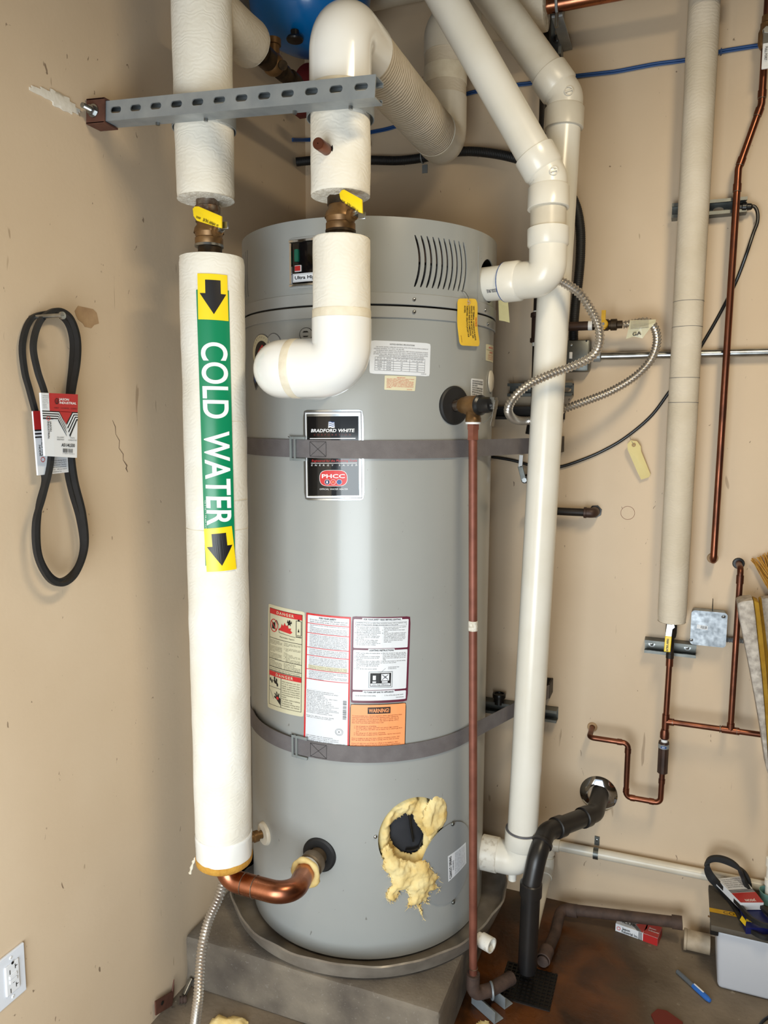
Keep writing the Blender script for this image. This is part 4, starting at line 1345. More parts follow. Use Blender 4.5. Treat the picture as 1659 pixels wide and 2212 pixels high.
pin, nin = radial_at(690, 1846)
MB().rev([(0.048, -0.006), (0.048, 0.003), (0.043, 0.007), (0.0255, 0.007), (0.0255, -0.006)], pin, nin, 40, False).build('inlet_gasket', 'black', wh)
ptp, ntp = radial_at(981, 876)
MB().rev([(0.050, -0.008), (0.050, 0.003), (0.046, 0.006), (0.016, 0.007), (0.016, -0.006)], ptp, ntp, 40, False).build('relief_gasket', 'black', wh)
pdr, ndr = radial_at(572, 1800)
MB().rev([(0.034, -0.004), (0.034, 0.002), (0.030, 0.008), (0.012, 0.010)], pdr, ndr, 32, False).build('drain_escutcheon', 'pvcold', wh)
dc = MB().rev([(0.011, 0.0), (0.011, 0.022), (0.016, 0.022), (0.016, 0.036), (0.012, 0.038), (0.012, 0.05)], pdr, ndr, 18)
dc.build('drain_cock', 'brass', wh)
e = pdr + ndr * 0.040
MB().tube(fillet([e, e + ndr * 0.012 + Vector((0, 0, -0.008)), e + Vector((-0.012, -0.02, -0.062))], 0.012, 5), 0.0105, 14).build('drain_spout', 'brass', wh)

# ================================================================ STRAPS
def strap(name, label, z0, z1, wall_pt, loose):
    t = thing(name, label, 'strap', (TCX, TCY - TR, z0), None)
    r = TR + 0.0035
    wp = Vector((wall_pt[0], wall_pt[1]))
    d = wp - Vector((TCX, TCY))
    th1 = math.atan2(d.y, d.x) - math.acos(r / d.length)
    pts = []
    for k in range(61):
        a = math.radians(-206) + (th1 - math.radians(-206)) * k / 60
        pts.append((TCX + r * math.cos(a), TCY + r * math.sin(a)))
    pts.append((wp.x, wp.y))
    vs, fs = [], []
    m = len(pts)
    for i, (x, y) in enumerate(pts):
        a, b = Vector(pts[max(0, i - 1)]), Vector(pts[min(m - 1, i + 1)])
        tt = (b - a).normalized(); nn = Vector((tt.y, -tt.x))
        for (o, z) in ((0, z0), (0, z1), (0.0018, z1), (0.0018, z0)):
            vs.append((x + nn.x * o, y + nn.y * o, z))
    for i in range(m - 1):
        for k in range(4):
            l = (k + 1) % 4
            fs.append((4 * i + k, 4 * i + l, 4 * i + 4 + l, 4 * i + 4 + k))
    fs += [(3, 2, 1, 0), tuple(4 * (m - 1) + k for k in range(4))]
    MB().add(vs, fs).build('webbing', 'webbing', t, 50)
    # wall bracket
    MB().box((wp.x, (wp.y + YB) / 2, (z0 + z1) / 2), (0.006, YB - wp.y - 0.002, z1 - z0 + 0.004)).box((wp.x - 0.022, YB - 0.0045, (z0 + z1) / 2), (0.05, 0.005, z1 - z0 + 0.004)).build('wall_bracket', 'iron', t, 0, 0.001)
    return t, r


t1, rs1 = strap('tank_strap', 'grey webbing strap round the heater crossing its black brand plate', 1.533, 1.5785, P(1210, 965, Y=2.385), False)
t2, rs2 = strap('tank_strap', 'grey webbing strap round the heater below the orange warning label', 0.736, 0.781, P(1186, 1490, Y=2.385), True)


def buckle(t, sl, sr, zc, hw):
    fn = lambda x, y, o: cyl_pt(sl + x, zc + y, o + 0.0055)
    w = sr - sl
    fr = MB()
    for (x0, x1, y0, y1) in ((0, 0.006, -hw, hw), (0, w, hw - 0.007, hw), (0, w, -hw, -hw + 0.007), (0.013, 0.018, -hw, hw)):
        vs = [fn(x0, y0, 0), fn(x1, y0, 0), fn(x1, y1, 0), fn(x0, y1, 0), fn(x0, y0, 0.005), fn(x1, y0, 0.005), fn(x1, y1, 0.005), fn(x0, y1, 0.005)]
        fr.add(vs, [(3, 2, 1, 0), (4, 5, 6, 7), (0, 1, 5, 4), (1, 2, 6, 5), (2, 3, 7, 6), (3, 0, 4, 7)])
    fr.build('buckle', 'buckle', t, 30, 0.0008)


bl = cyl_sz(631, 966); br = cyl_sz(663, 966)
buckle(t1, bl[0], br[0], 1.5555, 0.031)
bl2 = cyl_sz(635, 1615); br2 = cyl_sz(667, 1622)
buckle(t2, bl2[0], br2[0], 0.7585, 0.031)
for t, zc, u0, u1, vv in ((t1, 1.5555, 672, 706, 966), (t2, 0.7585, 673, 707, 1625)):
    sa, sb = cyl_sz(u0, vv)[0], cyl_sz(u1, vv)[0]
    A = Art(1, 1)
    hh = 0.0185
    for (x0, y0, x1, y1) in ((sa, -hh, sb, -hh), (sa, hh, sb, hh), (sa, -hh, sa, hh), (sb, -hh, sb, hh), (sa, -hh, sb, hh), (sa, hh, sb, -hh)):
        A.line('thread', x0, y0, x1, y1, 0.0008, 1)
    A.emit(lambda x, y, o: cyl_pt(x, zc + y, o + 0.0057), t, 'stitching', 0.006)
# loose doubled tail on the lower strap, left of its buckle
vs, fs = [], []
for k in range(15):
    f = k / 14
    s = bl2[0] + 0.006 - f * 0.24
    o = 0.006 + 0.010 * math.sin(min(1, f * 1.2) * PI)
    dz = 0.012 * math.sin(f * PI * 0.55)
    for z in (0.738 + dz * 1.3, 0.780 + dz * 1.3): vs.append(cyl_pt(s, z, o))
    for z in (0.780 + dz * 1.3, 0.738 + dz * 1.3): vs.append(cyl_pt(s, z, o + 0.0016))
for k in range(14):
    for j in range(4):
        l = (j + 1) % 4
        fs.append((4 * k + j, 4 * k + 4 + j, 4 * k + 4 + l, 4 * k + l))
fs += [(0, 1, 2, 3), (59, 58, 57, 56)]
MB().add(vs, fs).build('loose_tail', 'webbing', t2, 50)

# ================================================================ COLD WATER LINE
PXC, PY = -1.018, 1.51        # cold riser axis
HX = -0.694                   # hot riser axis
zc_ubot = P(443, 411, Y=PY - 0.064).z
zc_ltop = P(456, 541, Y=PY - 0.072).z
zc_lbot = P(490, 1890, Y=PY - 0.070).z
cw = thing('cold_water_pipe', 'thick white insulated riser with green and yellow COLD WATER marker', 'pipe', (PXC, PY, zc_lbot))


def jacket_tube(name, p0, p1, r0, r1, material, parent, n=48, m=60, amp=0.0016, seed=0.0, inner=0.0):
    """lagged pipe with slightly uneven skin and open annular ends"""
    p0, p1 = Vector(p0), Vector(p1)
    ax = (p1 - p0).normalized()
    e1 = ax.orthogonal().normalized(); e2 = ax.cross(e1)
    vs, fs = [], []
    for i in range(m + 1):
        f = i / m
        c = p0.lerp(p1, f)
        for k in range(n):
            a = 2 * PI * k / n
            d = e1 * math.cos(a) + e2 * math.sin(a)
            q = Vector((d.x * 1.3, d.y * 1.3, d.z * 1.3)) + c * 9 + Vector((seed, 0, 0))
            rr = r0 + (r1 - r0) * f + amp * (mnoise.noise(q) + 0.5 * mnoise.noise(q * 2.7))
            if i in (0, m): rr -= 0.002
            vs.append(c + d * rr)
    for i in range(m):
        for k in range(n):
            l = (k + 1) % n
            fs.append((i * n + k, i * n + l, (i + 1) * n + l, (i + 1) * n + k))
    fs += [tuple(range(n - 1, -1, -1)), tuple(m * n + k for k in range(n))]
    return MB().add(vs, fs).build(name, material, parent, 50)


def end_disc(c, axis, r, parent, material='insul_end'):
    """ragged raw insulation face"""
    axis = Vector(axis).normalized()
    e1 = axis.orthogonal().normalized(); e2 = axis.cross(e1)
    n, m = 40, 7
    vs, fs = [], []
    for i in range(m + 1):
        for k in range(n):
            a = 2 * PI * k / n
            rr = r * i / m
            q = Vector((rr * math.cos(a) * 90, rr * math.sin(a) * 90, c.z * 5))
            vs.append(c + (e1 * math.cos(a) + e2 * math.sin(a)) * rr * (1 + (0.012 * mnoise.noise(q * 3) if i == m else 0)) + axis * (0.0018 + 0.003 * mnoise.noise(q) + 0.0012 * mnoise.noise(q * 3)) * (0 if i == m else 1))
    for i in range(m):
        for k in range(n):
            l = (k + 1) % n
            fs.append((i * n + k, (i + 1) * n + k, (i + 1) * n + l, i * n + l))
    return MB().add(vs, fs).build('insulation_end', material, parent, 60)


jacket_tube('upper_jacket', (PXC - 0.012, PY, zc_ubot), (PXC - 0.012, PY, 3.0), 0.0645, 0.067, 'jacket', cw, seed=1)
end_disc(Vector((PXC - 0.012, PY, zc_ubot)), (0, 0, -1), 0.064, cw)
jacket_tube('lower_jacket', (PXC - 0.002, PY, zc_lbot + 0.058), (PXC, PY, zc_ltop), 0.070, 0.0735, 'jacket', cw, m=110, seed=4)
end_disc(Vector((PXC, PY, zc_ltop)), (0, 0, 1), 0.072, cw)
jacket_tube('end_wrap', (PXC - 0.002, PY, zc_lbot), (PXC - 0.002, PY, zc_lbot + 0.062), 0.0695, 0.0712, 'pvcjacket', cw, m=16, amp=0.0022, seed=7)
MB().rev([(0.03, 0.008), (0.068, 0.008), (0.0712, 0.0), (0.070, -0.012), (0.062, -0.019), (0.03, -0.016)], (PXC - 0.002, PY, zc_lbot), (0, 0, 1), 48, False).build('insulation_rim', 'ochre', cw, 60)
# torn strip hanging off the wrap
st = [P(430, 1832, Y=PY - 0.03), P(425, 1850, Y=PY - 0.03), P(418, 1862, Y=PY - 0.03), P(411, 1886, Y=PY - 0.03)]
MB().tube(spline(st, 6), [0.0014] * 7 + [0.002 + 0.003 * math.sin(k) ** 2 for k in range(12)], 6).build('torn_strip', 'tape', cw)
# seams on the jacket
for (v_, a_) in ((1085, 0), (1150, 0), (910, 0)):
    z = P(470, v_, Y=PY - 0.07).z
    MB().torus((PXC - 0.001, PY, z), (0.01, 0.02, 1), 0.0722, 0.0008, 60, 6).build('jacket_seam', 'tape', cw)

# marker strip -----------------------------------------------------------
PRm = 0.0745


def psz(u, v): return cyl_sz(u, v, cx=PXC - 0.001, cy=PY, r=PRm)
def ppt(s, z, o): return cyl_pt(s, z, o, cx=PXC - 0.001, cy=PY, r=PRm)


W, H = 0.072, 0.610
c = [psz(444, 1222), psz(508, 1222), psz(424, 626), psz(494, 628)]
mfn = on_quad(*c, W, H, ppt)
mk = sheet(mfn, W, H, 16, 60, 0.0006, 'marker_strip', 'green', cw)
A = Art(W, H)
A.text('white', 'COLD WATER', 0.0085, 0.500, 0.056, 0.405, 2, 'big', 'l', rot=-PI / 2)
A.text('white', 'Use 2 1/2 - 7 7/8 pipe marker, self sticking', 0.0035, 0.150, 0.0028, 0.10, 2, False, 'l', rot=-PI / 2)
A.emit(mfn, mk, 'marker_lettering', 0.004, dz=0.0003, base=0.0006)
for (q, nm) in (((429, 690, 493, 694, 427, 591, 490, 595), 'a'), ((447, 1235, 510, 1229, 441, 1142, 500, 1136), 'b')):
    c = [psz(q[0], q[1]), psz(q[2], q[3]), psz(q[4], q[5]), psz(q[6], q[7])]
    yfn = on_quad(*c, 0.066, 0.106, lambda s, z, o: ppt(s, z, o + 0.0012))
    ys_ = sheet(yfn, 0.066, 0.106, 16, 8, 0.0006, 'arrow_sticker', 'yellow', cw)
    A = Art(0.066, 0.106)
    A.poly('inkblack', [(0.017, 0.092), (0.050, 0.092), (0.050, 0.061), (0.062, 0.061), (0.034, 0.013), (0.0045, 0.061), (0.017, 0.061)], 1)
    A.emit(yfn, ys_, 'arrow_print', 0.004, base=0.0007)


# ball valve -------------------------------------------------------------
def ball_valve(parent, x, zb, zt, up_len, stem_px, lever_px, txt_px, hot):
    """bronze body between zb and zt; lever outline in photo points, on a plane in front of the body"""
    h = zt - zb
    prof = [(0.030, 0), (0.0315, 0.002), (0.0315, 0.016), (0.029, 0.018), (0.0305, 0.022), (0.0335, 0.032), (0.034, 0.5 * h), (0.032, 0.68 * h), (0.027, 0.8 * h), (0.0255, h)]
    v = MB().rev(prof, (x, PY, zb), (0, 0, 1), 36).build('ball_valve', 'brass', parent, 40)
    MB().rev([(0.0305, 0), (0.0325, 0.001), (0.0325, 0.006), (0.0305, 0.007)], (x, PY, zb - 0.004), (0, 0, 1), 32).build('valve_collar', 'steel' if not hot else 'brass_dark', v, 40)
    zs = (zb + zt) / 2
    sp = Vector((x + 0.032, PY - 0.014, zs))
    d = Vector((0.86, -0.5, 0)).normalized()
    MB().rev([(0.014, -0.006), (0.012, 0.008), (0.0075, 0.008), (0.0075, 0.020)], sp, d, 20).build('stem_boss', 'brass', v, 40)
    MB().rev([(0.0085, 0.014), (0.0085, 0.021), (0.005, 0.021), (0.005, 0.032), (0.001, 0.033)], sp, d, 6).build('stem_nut', 'steel', v, 20)
    return v, sp


def px_plate(name, pts, y, th, material, parent, bevel=0.001):
    q = [P(u, v, Y=y) for u, v in pts]
    poly = [(a.x, a.z) for a in q]
    return MB().prism(poly, (0, y, 0), (1, 0, 0), (0, 0, 1), (0, -th, 0)).build(name, material, parent, 30, bevel)


zv0, zv1 = P(450, 524, Y=PY - 0.03).z, P(450, 468, Y=PY - 0.03).z
vc, sp = ball_valve(cw, PXC - 0.006, zv0, zv1, 0, None, None, None, False)
MB().rev([(0.0275, 0), (0.0275, 0.012), (0.026, 0.016), (0.0285, 0.022), (0.0285, 0.034), (0.0255, 0.036), (0.0255, 0.07)], (PXC - 0.008, PY, zv1 - 0.004), (0, 0, 1), 32).build('upper_coupling', 'solder', cw, 40)
MB().rev([(0.027, 0), (0.027, 0.03)], (PXC - 0.004, PY, zv0 - 0.028), (0, 0, 1), 28).build('lower_nipple', 'brass_dark', cw)
lv = px_plate('lever', [(419, 452), (424, 447), (432, 447), (481, 468), (481, 494), (473, 492), (428, 478), (421, 468)], PY - 0.052, 0.006, 'yellow', vc, 0.0015)
MB().box(P(486, 487, Y=PY - 0.045), (0.018, 0.004, 0.016)).build('lever_bracket', 'steel', vc, 20, 0.001)


def lever_text(lv, o_px, e_px, y):
    o, e = P(*o_px, Y=y), P(*e_px, Y=y)
    ax = (e - o).normalized()
    ay = Vector((-ax.z, 0, ax.x)) * 1
    if ax.cross(ay).y > 0: ay = -ay
    fn = on_plane(o, ax, ay)
    A = Art(0.06, 0.02)
    L_ = (e - o).length
    A.text('inkblack', 'ON  OFF', 0.003, 0.009, 0.0045, L_ * 0.2, 1, True)
    A.text('inkblack', 'FNW VALVE', 0.24 * L_, 0.008, 0.0065, L_ * 0.42, 1, True)
    A.text('inkblack', '600WOG', 0.76 * L_, 0.009, 0.0045, L_ * 0.18, 1, True)
    A.emit(fn, lv, 'lever_lettering')


lever_text(lv, (478, 478), (424, 456), PY - 0.0585)

# copper elbow into the tank ----------------------------------------------
zel = P(610, 1925, Y=PY + 0.01).z + 0.0
e0 = Vector((PXC, PY, zc_lbot + 0.02))
eH = Vector((0, 0, 0))
zel = P(560, 1918, Y=PY).z
xe = P(640, 1905, Y=PY + 0.02).x
pin_dir = Vector((pin.x - xe, pin.y - PY, 0)).normalized()
route = [(PXC, PY, zc_lbot + 0.02), (PXC, PY, zel), (xe, PY, zel), pin + nin * 0.084]
end_in = Vector(route[-1])
pts = fillet(route, [0.05, 0.055], 10)
MB().tube(pts, 0.0265, 28).build('copper_elbow', 'copper_bright', cw, 60)
for (u_, ) in ((528,), (552,)):
    xx = P(u_, 1918, Y=PY).x
    MB().torus((xx, PY, zel), (1, 0, 0), 0.0268, 0.0012, 32, 6).build('solder_ring', 'solder', cw)
pz = Vector((pin.x, pin.y, zel))
MB().rev([(0.0235, 0.004), (0.0235, 0.026), (0.029, 0.028), (0.0335, 0.036), (0.0335, 0.058), (0.030, 0.062), (0.031, 0.070), (0.028, 0.072)], pin, nin, 28).build('dielectric_union', 'union', cw, 40)
MB().rev([(0.031, 0.066), (0.0325, 0.071), (0.031, 0.077), (0.02, 0.079)], pin, nin, 28).build('union_ring', 'white', cw, 40)
vs, fs = [], []
cpt = pin + nin * 0.084
e1_ = nin.cross(Vector((0, 0, 1))).normalized(); e2_ = Vector((0, 0, 1))
wool_ring = [(cpt + (e1_ * math.cos(a) + e2_ * math.sin(a)) * 0.032) for a in [2 * PI * k / 40 for k in range(40)]]
MB().tube(wool_ring, [0.0085 + 0.0045 * mnoise.noise(p * 60) + (0.004 if p.z < cpt.z - 0.01 else 0) for p in wool_ring], 10, closed=True, up=nin).build('insulation_scrap', 'wool', cw, 80)

# branch to the expansion tank ----------------------------------------------
bx = PXC - 0.012
zb_ = P(523, 80, X=bx).z
yb0, yb1 = PY + 0.02, P(541, 98, X=bx).y
jacket_tube('branch_jacket', (bx, yb0, zb_), (bx, yb1, zb_), 0.056, 0.056, 'jacket_old', cw, 36, 24, seed=9)
end_disc(Vector((bx, yb1, zb_)), (0, 1, 0), 0.055, cw)
def bY(u, v): return P(u, v, X=bx).y
yy_ = [yb1 - 0.01, bY(565, 118), bY(580, 130), bY(600, 148), bY(622, 160), bY(640, 172)]
MB().rev([(0.024, 0), (0.024, yy_[1] - yy_[0]), (0.027, yy_[1] - yy_[0]), (0.027, yy_[2] - yy_[0])], (bx, yy_[0], zb_), (0, 1, 0), 24).build('branch_coupling', 'brass_dark', cw, 40)
MB().rev([(0.022, 0), (0.022, 0.05)], (bx, yy_[2] - 0.01, zb_), (0, 1, 0), 20).ball((bx, (yy_[2] + yy_[3]) / 2, zb_), 0.029, 20, 12).build('branch_tee', 'brass', cw, 50)
MB().rev([(0.017, 0), (0.017, 0.045), (0.021, 0.045), (0.021, 0.06)], (bx, (yy_[2] + yy_[3]) / 2, zb_), (0, 0, 1), 20).build('tee_outlet', 'brass', cw, 40)
MB().rev([(0.009, 0), (0.009, 0.03), (0.012, 0.03), (0.012, 0.036)], (bx + 0.01, (yy_[2] + yy_[3]) / 2 + 0.01, zb_), (0.6, -0.5, -0.3), 14).build('plug', 'brass_dark', cw, 40)
MB().rev([(0.022, 0), (0.022, 0.02), (0.018, 0.022), (0.018, 0.05), (0.024, 0.05), (0.024, 0.08)], (bx, yy_[3] + 0.015, zb_), (0, 1, 0), 20).build('check_valve', 'brass_dark', cw, 40)
ylast = yy_[3] + 0.09
MB().rev([(0.02, 0), (0.02, YB - ylast - 0.01)], (bx, ylast, zb_), (0, 1, 0), 20).build('branch_pipe', 'brass_dark', cw, 40)
MB().rev([(0.045, 0), (0.045, 0.02)], P(655, 170, Y=2.2) + Vector((0.01, 0, 0)), (0.1, 1, 0), 24).build('red_flange', 'redflange', cw, 30, 0.002)
MB().box(P(655, 240, Y=2.2), (0.05, 0.05, 0.025)).build('red_flange', 'redflange', cw, 30, 0.003)

# ================================================================ EXPANSION TANK
ce = P(598, 60, Y=2.05)
et = thing('expansion_tank', 'blue steel expansion tank with rounded bottom hung high behind the white risers', 'tank', ce)
zbot = P(600, 104, Y=2.05 - 0.0).z
rE = 0.178
ec = Vector((max(ce.x, XL + rE + 0.02), 2.10, 0))
prof = [(0.001, 0), (0.04, 0.003), (0.085, 0.014), (0.125, 0.036), (0.155, 0.068), (0.172, 0.108), (rE, 0.16), (rE, 0.46), (0.15, 0.53), (0.08, 0.575), (0.001, 0.59)]
MB().rev([(r, h) for r, h in prof], (ec.x, ec.y, zbot), (0, 0, 1), 64, False).build('shell', 'bluetank', et, 60)
MB().rev([(0.012, 0.004), (0.011, -0.012), (0.022, -0.014), (0.024, -0.019), (0.022, -0.023), (0.001, -0.024)], (ec.x - 0.002, ec.y - 0.09, zbot + 0.012), (0, 0, 1), 24, False).build('valve_cap', 'absdark', et, 40)

# ================================================================ HOT WATER LINE
hw = thing('hot_water_pipe', 'thick white insulated riser with glossy white elbow in front of the heater', 'pipe', (HX, PY, 1.70))
RHOT = 0.0615
zh_lt = P(738, 499, Y=PY - RHOT).z
zh_e = P(740, 682, Y=PY - RHOT).z
zh_ub = P(733, 404, Y=PY - RHOT).z
zh_ax = P(690, 795, Y=PY).z
jacket_tube('lower_jacket', (HX + 0.002, PY, zh_e), (HX + 0.002, PY, zh_lt), 0.0618, 0.0612, 'jacket', hw, seed=13)
end_disc(Vector((HX + 0.002, PY, zh_lt)), (0, 0, 1), 0.061, hw)
MB().rev([(0.0628, 0), (0.0634, 0.002), (0.0634, 0.018), (0.0628, 0.02)], (HX + 0.002, PY, zh_e), (0, 0, 1), 48).build('seam_tape', 'tape', hw, 40)
x2 = P(600, 800, Y=PY).x
yt = TCY - math.sqrt(TR ** 2 - (x2 - TCX) ** 2)
r1_ = [Vector((HX + 0.002, PY, zh_e + 0.002)), Vector((HX + 0.002, PY, zh_ax)), Vector((x2 + 0.045, PY, zh_ax))]
MB().tube(fillet(r1_, 0.085, 16), 0.0645, 44).build('elbow_cover', 'pvcjacket', hw, 60)
r2_ = [Vector((x2 + 0.055, PY, zh_ax)), Vector((x2, PY, zh_ax)), Vector((x2, yt - 0.004, zh_ax))]
MB().tube(fillet(r2_, 0.075, 16), 0.0643, 44).build('elbow_cover', 'pvcjacket', hw, 60)
MB().rev([(0.0648, 0), (0.0654, 0.002), (0.0654, 0.017), (0.0648, 0.019)], (x2 + 0.038, PY, zh_ax), (1, 0, 0), 48).build('seam_tape', 'tape', hw, 40)
# upper part
ZH = 2.437
zcov = P(735, 160, Y=PY - RHOT).z
jacket_tube('upper_jacket', (HX, PY, zh_ub), (HX, PY, zcov + 0.01), 0.0625, 0.0625, 'jacket', hw, seed=21)
end_disc(Vector((HX, PY, zh_ub)), (0, 0, -1), 0.062, hw)
MB().tube(fillet([Vector((HX, PY, zcov)), Vector((HX, PY, ZH)), Vector((HX, PY + 0.135, ZH))], 0.10, 16), 0.0645, 44).build('elbow_cover', 'pvcjacket', hw, 60)
MB().rev([(0.0635, 0), (0.064, 0.002), (0.064, 0.02), (0.0635, 0.022)], (HX, PY, zcov - 0.014), (0, 0, 1), 48).build('seam_tape', 'tape', hw, 40)
Y2 = 2.245
jacket_tube('ribbed_jacket', (HX, PY + 0.13, ZH), (HX, Y2 - 0.10, ZH), 0.0625, 0.0625, 'jacket_lag', hw, seed=25, amp=0.001)
ztop = 2.768
MB().tube(fillet([Vector((HX, Y2 - 0.105, ZH)), Vector((HX, Y2, ZH)), Vector((HX, Y2, ZH + 0.13))], 0.085, 16), 0.064, 44).build('elbow_cover', 'pvcold', hw, 60)
jacket_tube('rear_jacket', (HX, Y2, ZH + 0.125), (HX, Y2, ztop - 0.07), 0.062, 0.062, 'jacket_old', hw, seed=31, amp=0.0006)
MB().rev([(0.0632, 0), (0.0636, 0.002), (0.0636, 0.045), (0.0632, 0.047)], (HX, Y2, ZH + 0.165), (0, 0, 1), 48).build('seam_tape', 'tape', hw, 40)
xend = P(1180, 20, Y=Y2).x
MB().tube(fillet([Vector((HX, Y2, ztop - 0.08)), Vector((HX, Y2, ztop)), Vector((HX + 0.12, Y2, ztop))], 0.08, 16), 0.064, 44).build('elbow_cover', 'pvcold', hw, 60)
jacket_tube('overhead_jacket', (HX + 0.115, Y2, ztop), (xend, Y2, ztop), 0.062, 0.062, 'jacket_old', hw, seed=37)
end_disc(Vector((xend, Y2, ztop)), (1, 0, 0), 0.061, hw)
MB().cyl((xend - 0.02, Y2, ztop), (xend + 0.5, Y2, ztop + 0.0), 0.0205, None, 24).build('copper_run', 'copper_bright', hw)
# hot valve
zv0, zv1 = P(737, 492, Y=PY - 0.03).z, P(737, 432, Y=PY - 0.03).z
vh, sp = ball_valve(hw, HX, zv0, zv1, 0, None, None, None, True)
MB().rev([(0.0265, 0), (0.0265, 0.03)], (HX - 0.002, PY, zv1 - 0.002), (0, 0, 1), 28).build('upper_nipple', 'brass_dark', hw)
MB().rev([(0.030, 0), (0.030, 0.03)], (HX, PY, zv0 - 0.03), (0, 0, 1), 28).build('lower_nipple', 'brass_dark', hw)
lv = px_plate('lever', [(735, 420), (740, 412), (746, 411), (784, 432), (785, 462), (778, 460), (742, 437), (737, 430)], PY - 0.055, 0.006, 'yellow', vh, 0.0015)
MB().box(P(782, 466, Y=PY - 0.045), (0.016, 0.004, 0.014)).build('lever_bracket', 'steel', vh, 20, 0.001)
lever_text(lv, (782, 447), (741, 421), PY - 0.0615)
# thermowell stub in the lagging
tb = P(708, 325, Y=PY - 0.055)
td = (P(690, 312, Y=PY - 0.105) - tb).normalized()
MB().rev([(0.016, -0.002), (0.0165, 0.003), (0.013, 0.004)], tb - td * 0.004 + Vector((0, -0.004, 0)), Vector((-0.25, -1, 0.02)), 24).build('lagging_hole', 'absdark', hw)
MB().rev([(0.0115, 0), (0.0115, 0.058), (0.0105, 0.060), (0.001, 0.060)], tb, td, 20, False).build('thermowell', 'copper', hw, 40)

# other overhead lagged pipe
op = P(850, 8, Y=2.36)
o_ = MB().tube(fillet([(-1.05, 2.36, op.z + 0.055), (-0.60, 2.36, op.z + 0.055), (-0.60, 2.36, ZC)], 0.09, 10), 0.058, 32).build('overhead_pipe', 'jacket_old', None, 60)
tag(o_, 'white lagged pipe running level high along the back wall', 'pipe')

# ================================================================ STRUT BRACKET
YS = 1.40
ctl, ctr = P(219, 219, Y=YS), P(812, 160, Y=YS)
sb = thing('channel_bracket', 'slotted grey steel channel on the left wall carrying both white risers', 'bracket', (XL, YS, ctl.z))
x0s, x1s = XL + 0.003, ctr.x
axs = Vector((ctr.x - ctl.x, 0, ctr.z - ctl.z)).normalized()
upv = Vector((-axs.z, 0, axs.x))
L_s = (x1s - x0s) / axs.x
o_s = Vector((x0s, YS, ctl.z + (x0s - ctl.x) * axs.z / axs.x))
hS, dS, tS = 0.0415, 0.041, 0.0028
prof = [(0, 0), (0, -hS), (dS, -hS), (dS, -hS + 0.009), (dS - 0.006, -hS + 0.009), (dS - 0.006, -hS + 0.0065), (dS - tS, -hS + 0.0065), (dS - tS, -hS + tS), (tS, -hS + tS), (tS, -tS), (dS - tS, -tS), (dS - tS, -0.0065), (dS - 0.006, -0.0065), (dS - 0.006, -0.009), (dS, -0.009), (dS, 0)]
mb = MB().prism(prof, o_s, (0, 1, 0), upv, axs * L_s)
me = bpy.data.meshes.new('ch'); me.from_pydata(mb.v, [], mb.f)
bm = bmesh.new(); bm.from_mesh(me); bmesh.ops.recalc_face_normals(bm, faces=bm.faces); bm.to_mesh(me); bm.free()
cut = MB()
sa_ = P(250, 235, Y=YS); sz_ = P(780, 183, Y=YS)
for k in range(12):
    c_ = sa_.lerp(sz_, k / 11)
    d_ = (c_ - o_s).dot(axs)
    c_ = o_s + axs * d_ - upv * (hS / 2 - 0.001)
    pl = []
    for i in range(9): a = -PI / 2 + PI * i / 8; pl.append((0.0075 + 0.0068 * math.cos(a), 0.0068 * math.sin(a)))
    for i in range(9): a = PI / 2 + PI * i / 8; pl.append((-0.0075 + 0.0068 * math.cos(a), 0.0068 * math.sin(a)))
    cut.prism(pl, c_ + Vector((0, -0.01, 0)), axs, upv, (0, 0.02, 0))
me = boolean_cut(me, cut)
link_mesh('slotted_channel', me, 'strut', sb, 30)
cE = o_s + axs * 0.026 - upv * hS / 2
MB().box(cE + Vector((0, -0.004, 0)), (0.050, 0.005, 0.052), (axs, (0, 1, 0), upv)).box(cE + Vector((0, 0.016, 0)) - upv * 0.0245, (0.050, 0.045, 0.004), (axs, (0, 1, 0), upv)).box(cE + Vector((0, 0.016, 0)) + upv * 0.0245, (0.050, 0.045, 0.004), (axs, (0, 1, 0), upv)).build('end_clip', 'rust', sb, 20, 0.0008)
bc = cE + Vector((-0.004, -0.007, 0))
MB().rev([(0.014, 0), (0.014, 0.0025)], bc, (0, -1, 0), 28).build('washer', 'steel', sb, 30)
MB().rev([(0.0105, 0.0025), (0.0105, 0.011)], bc, (0, -1, 0), 6).build('nut', 'steel', sb, 20)
MB().tube([bc + Vector((0, -0.010 - 0.0006 * k, 0)) for k in range(40)], [0.0058 if k % 2 else 0.0052 for k in range(40)], 14).build('bolt', 'steel', sb, 30)
for xx in (PXC - 0.012, HX):
    for sgn in (-1, 1):
        pz_ = o_s + axs * ((xx - o_s.x) / axs.x) - upv * (hS + 0.006) + axs * (0.062 * sgn) + Vector((0, 0.03, 0))
        MB().rev([(0.0045, 0), (0.0045, 0.006)], pz_, upv, 6).build('clamp_nut', 'steel', sb, 20)
    rc = Vector((xx, PY, o_s.z + (xx - o_s.x) * axs.z / axs.x - hS / 2))
    pts = [rc + Vector((0.0690 * math.cos(a), 0.0690 * math.sin(a), 0)) for a in [math.radians(-62 + 304 * k / 40) for k in range(41)]]
    vs, fs = [], []
    for p in pts:
        rr = (p - rc).normalized()
        for (oo, zz) in ((0, -0.014), (0, 0.014), (0.0018, 0.014), (0.0018, -0.014)): vs.append(p + rr * oo + Vector((0, 0, zz)))
    for i in range(40):
        for k in range(4):
            l = (k + 1) % 4
            fs.append((4 * i + k, 4 * i + l, 4 * i + 4 + l, 4 * i + 4 + k))
    MB().add(vs, fs).build('pipe_clamp', 'strut', sb, 40)

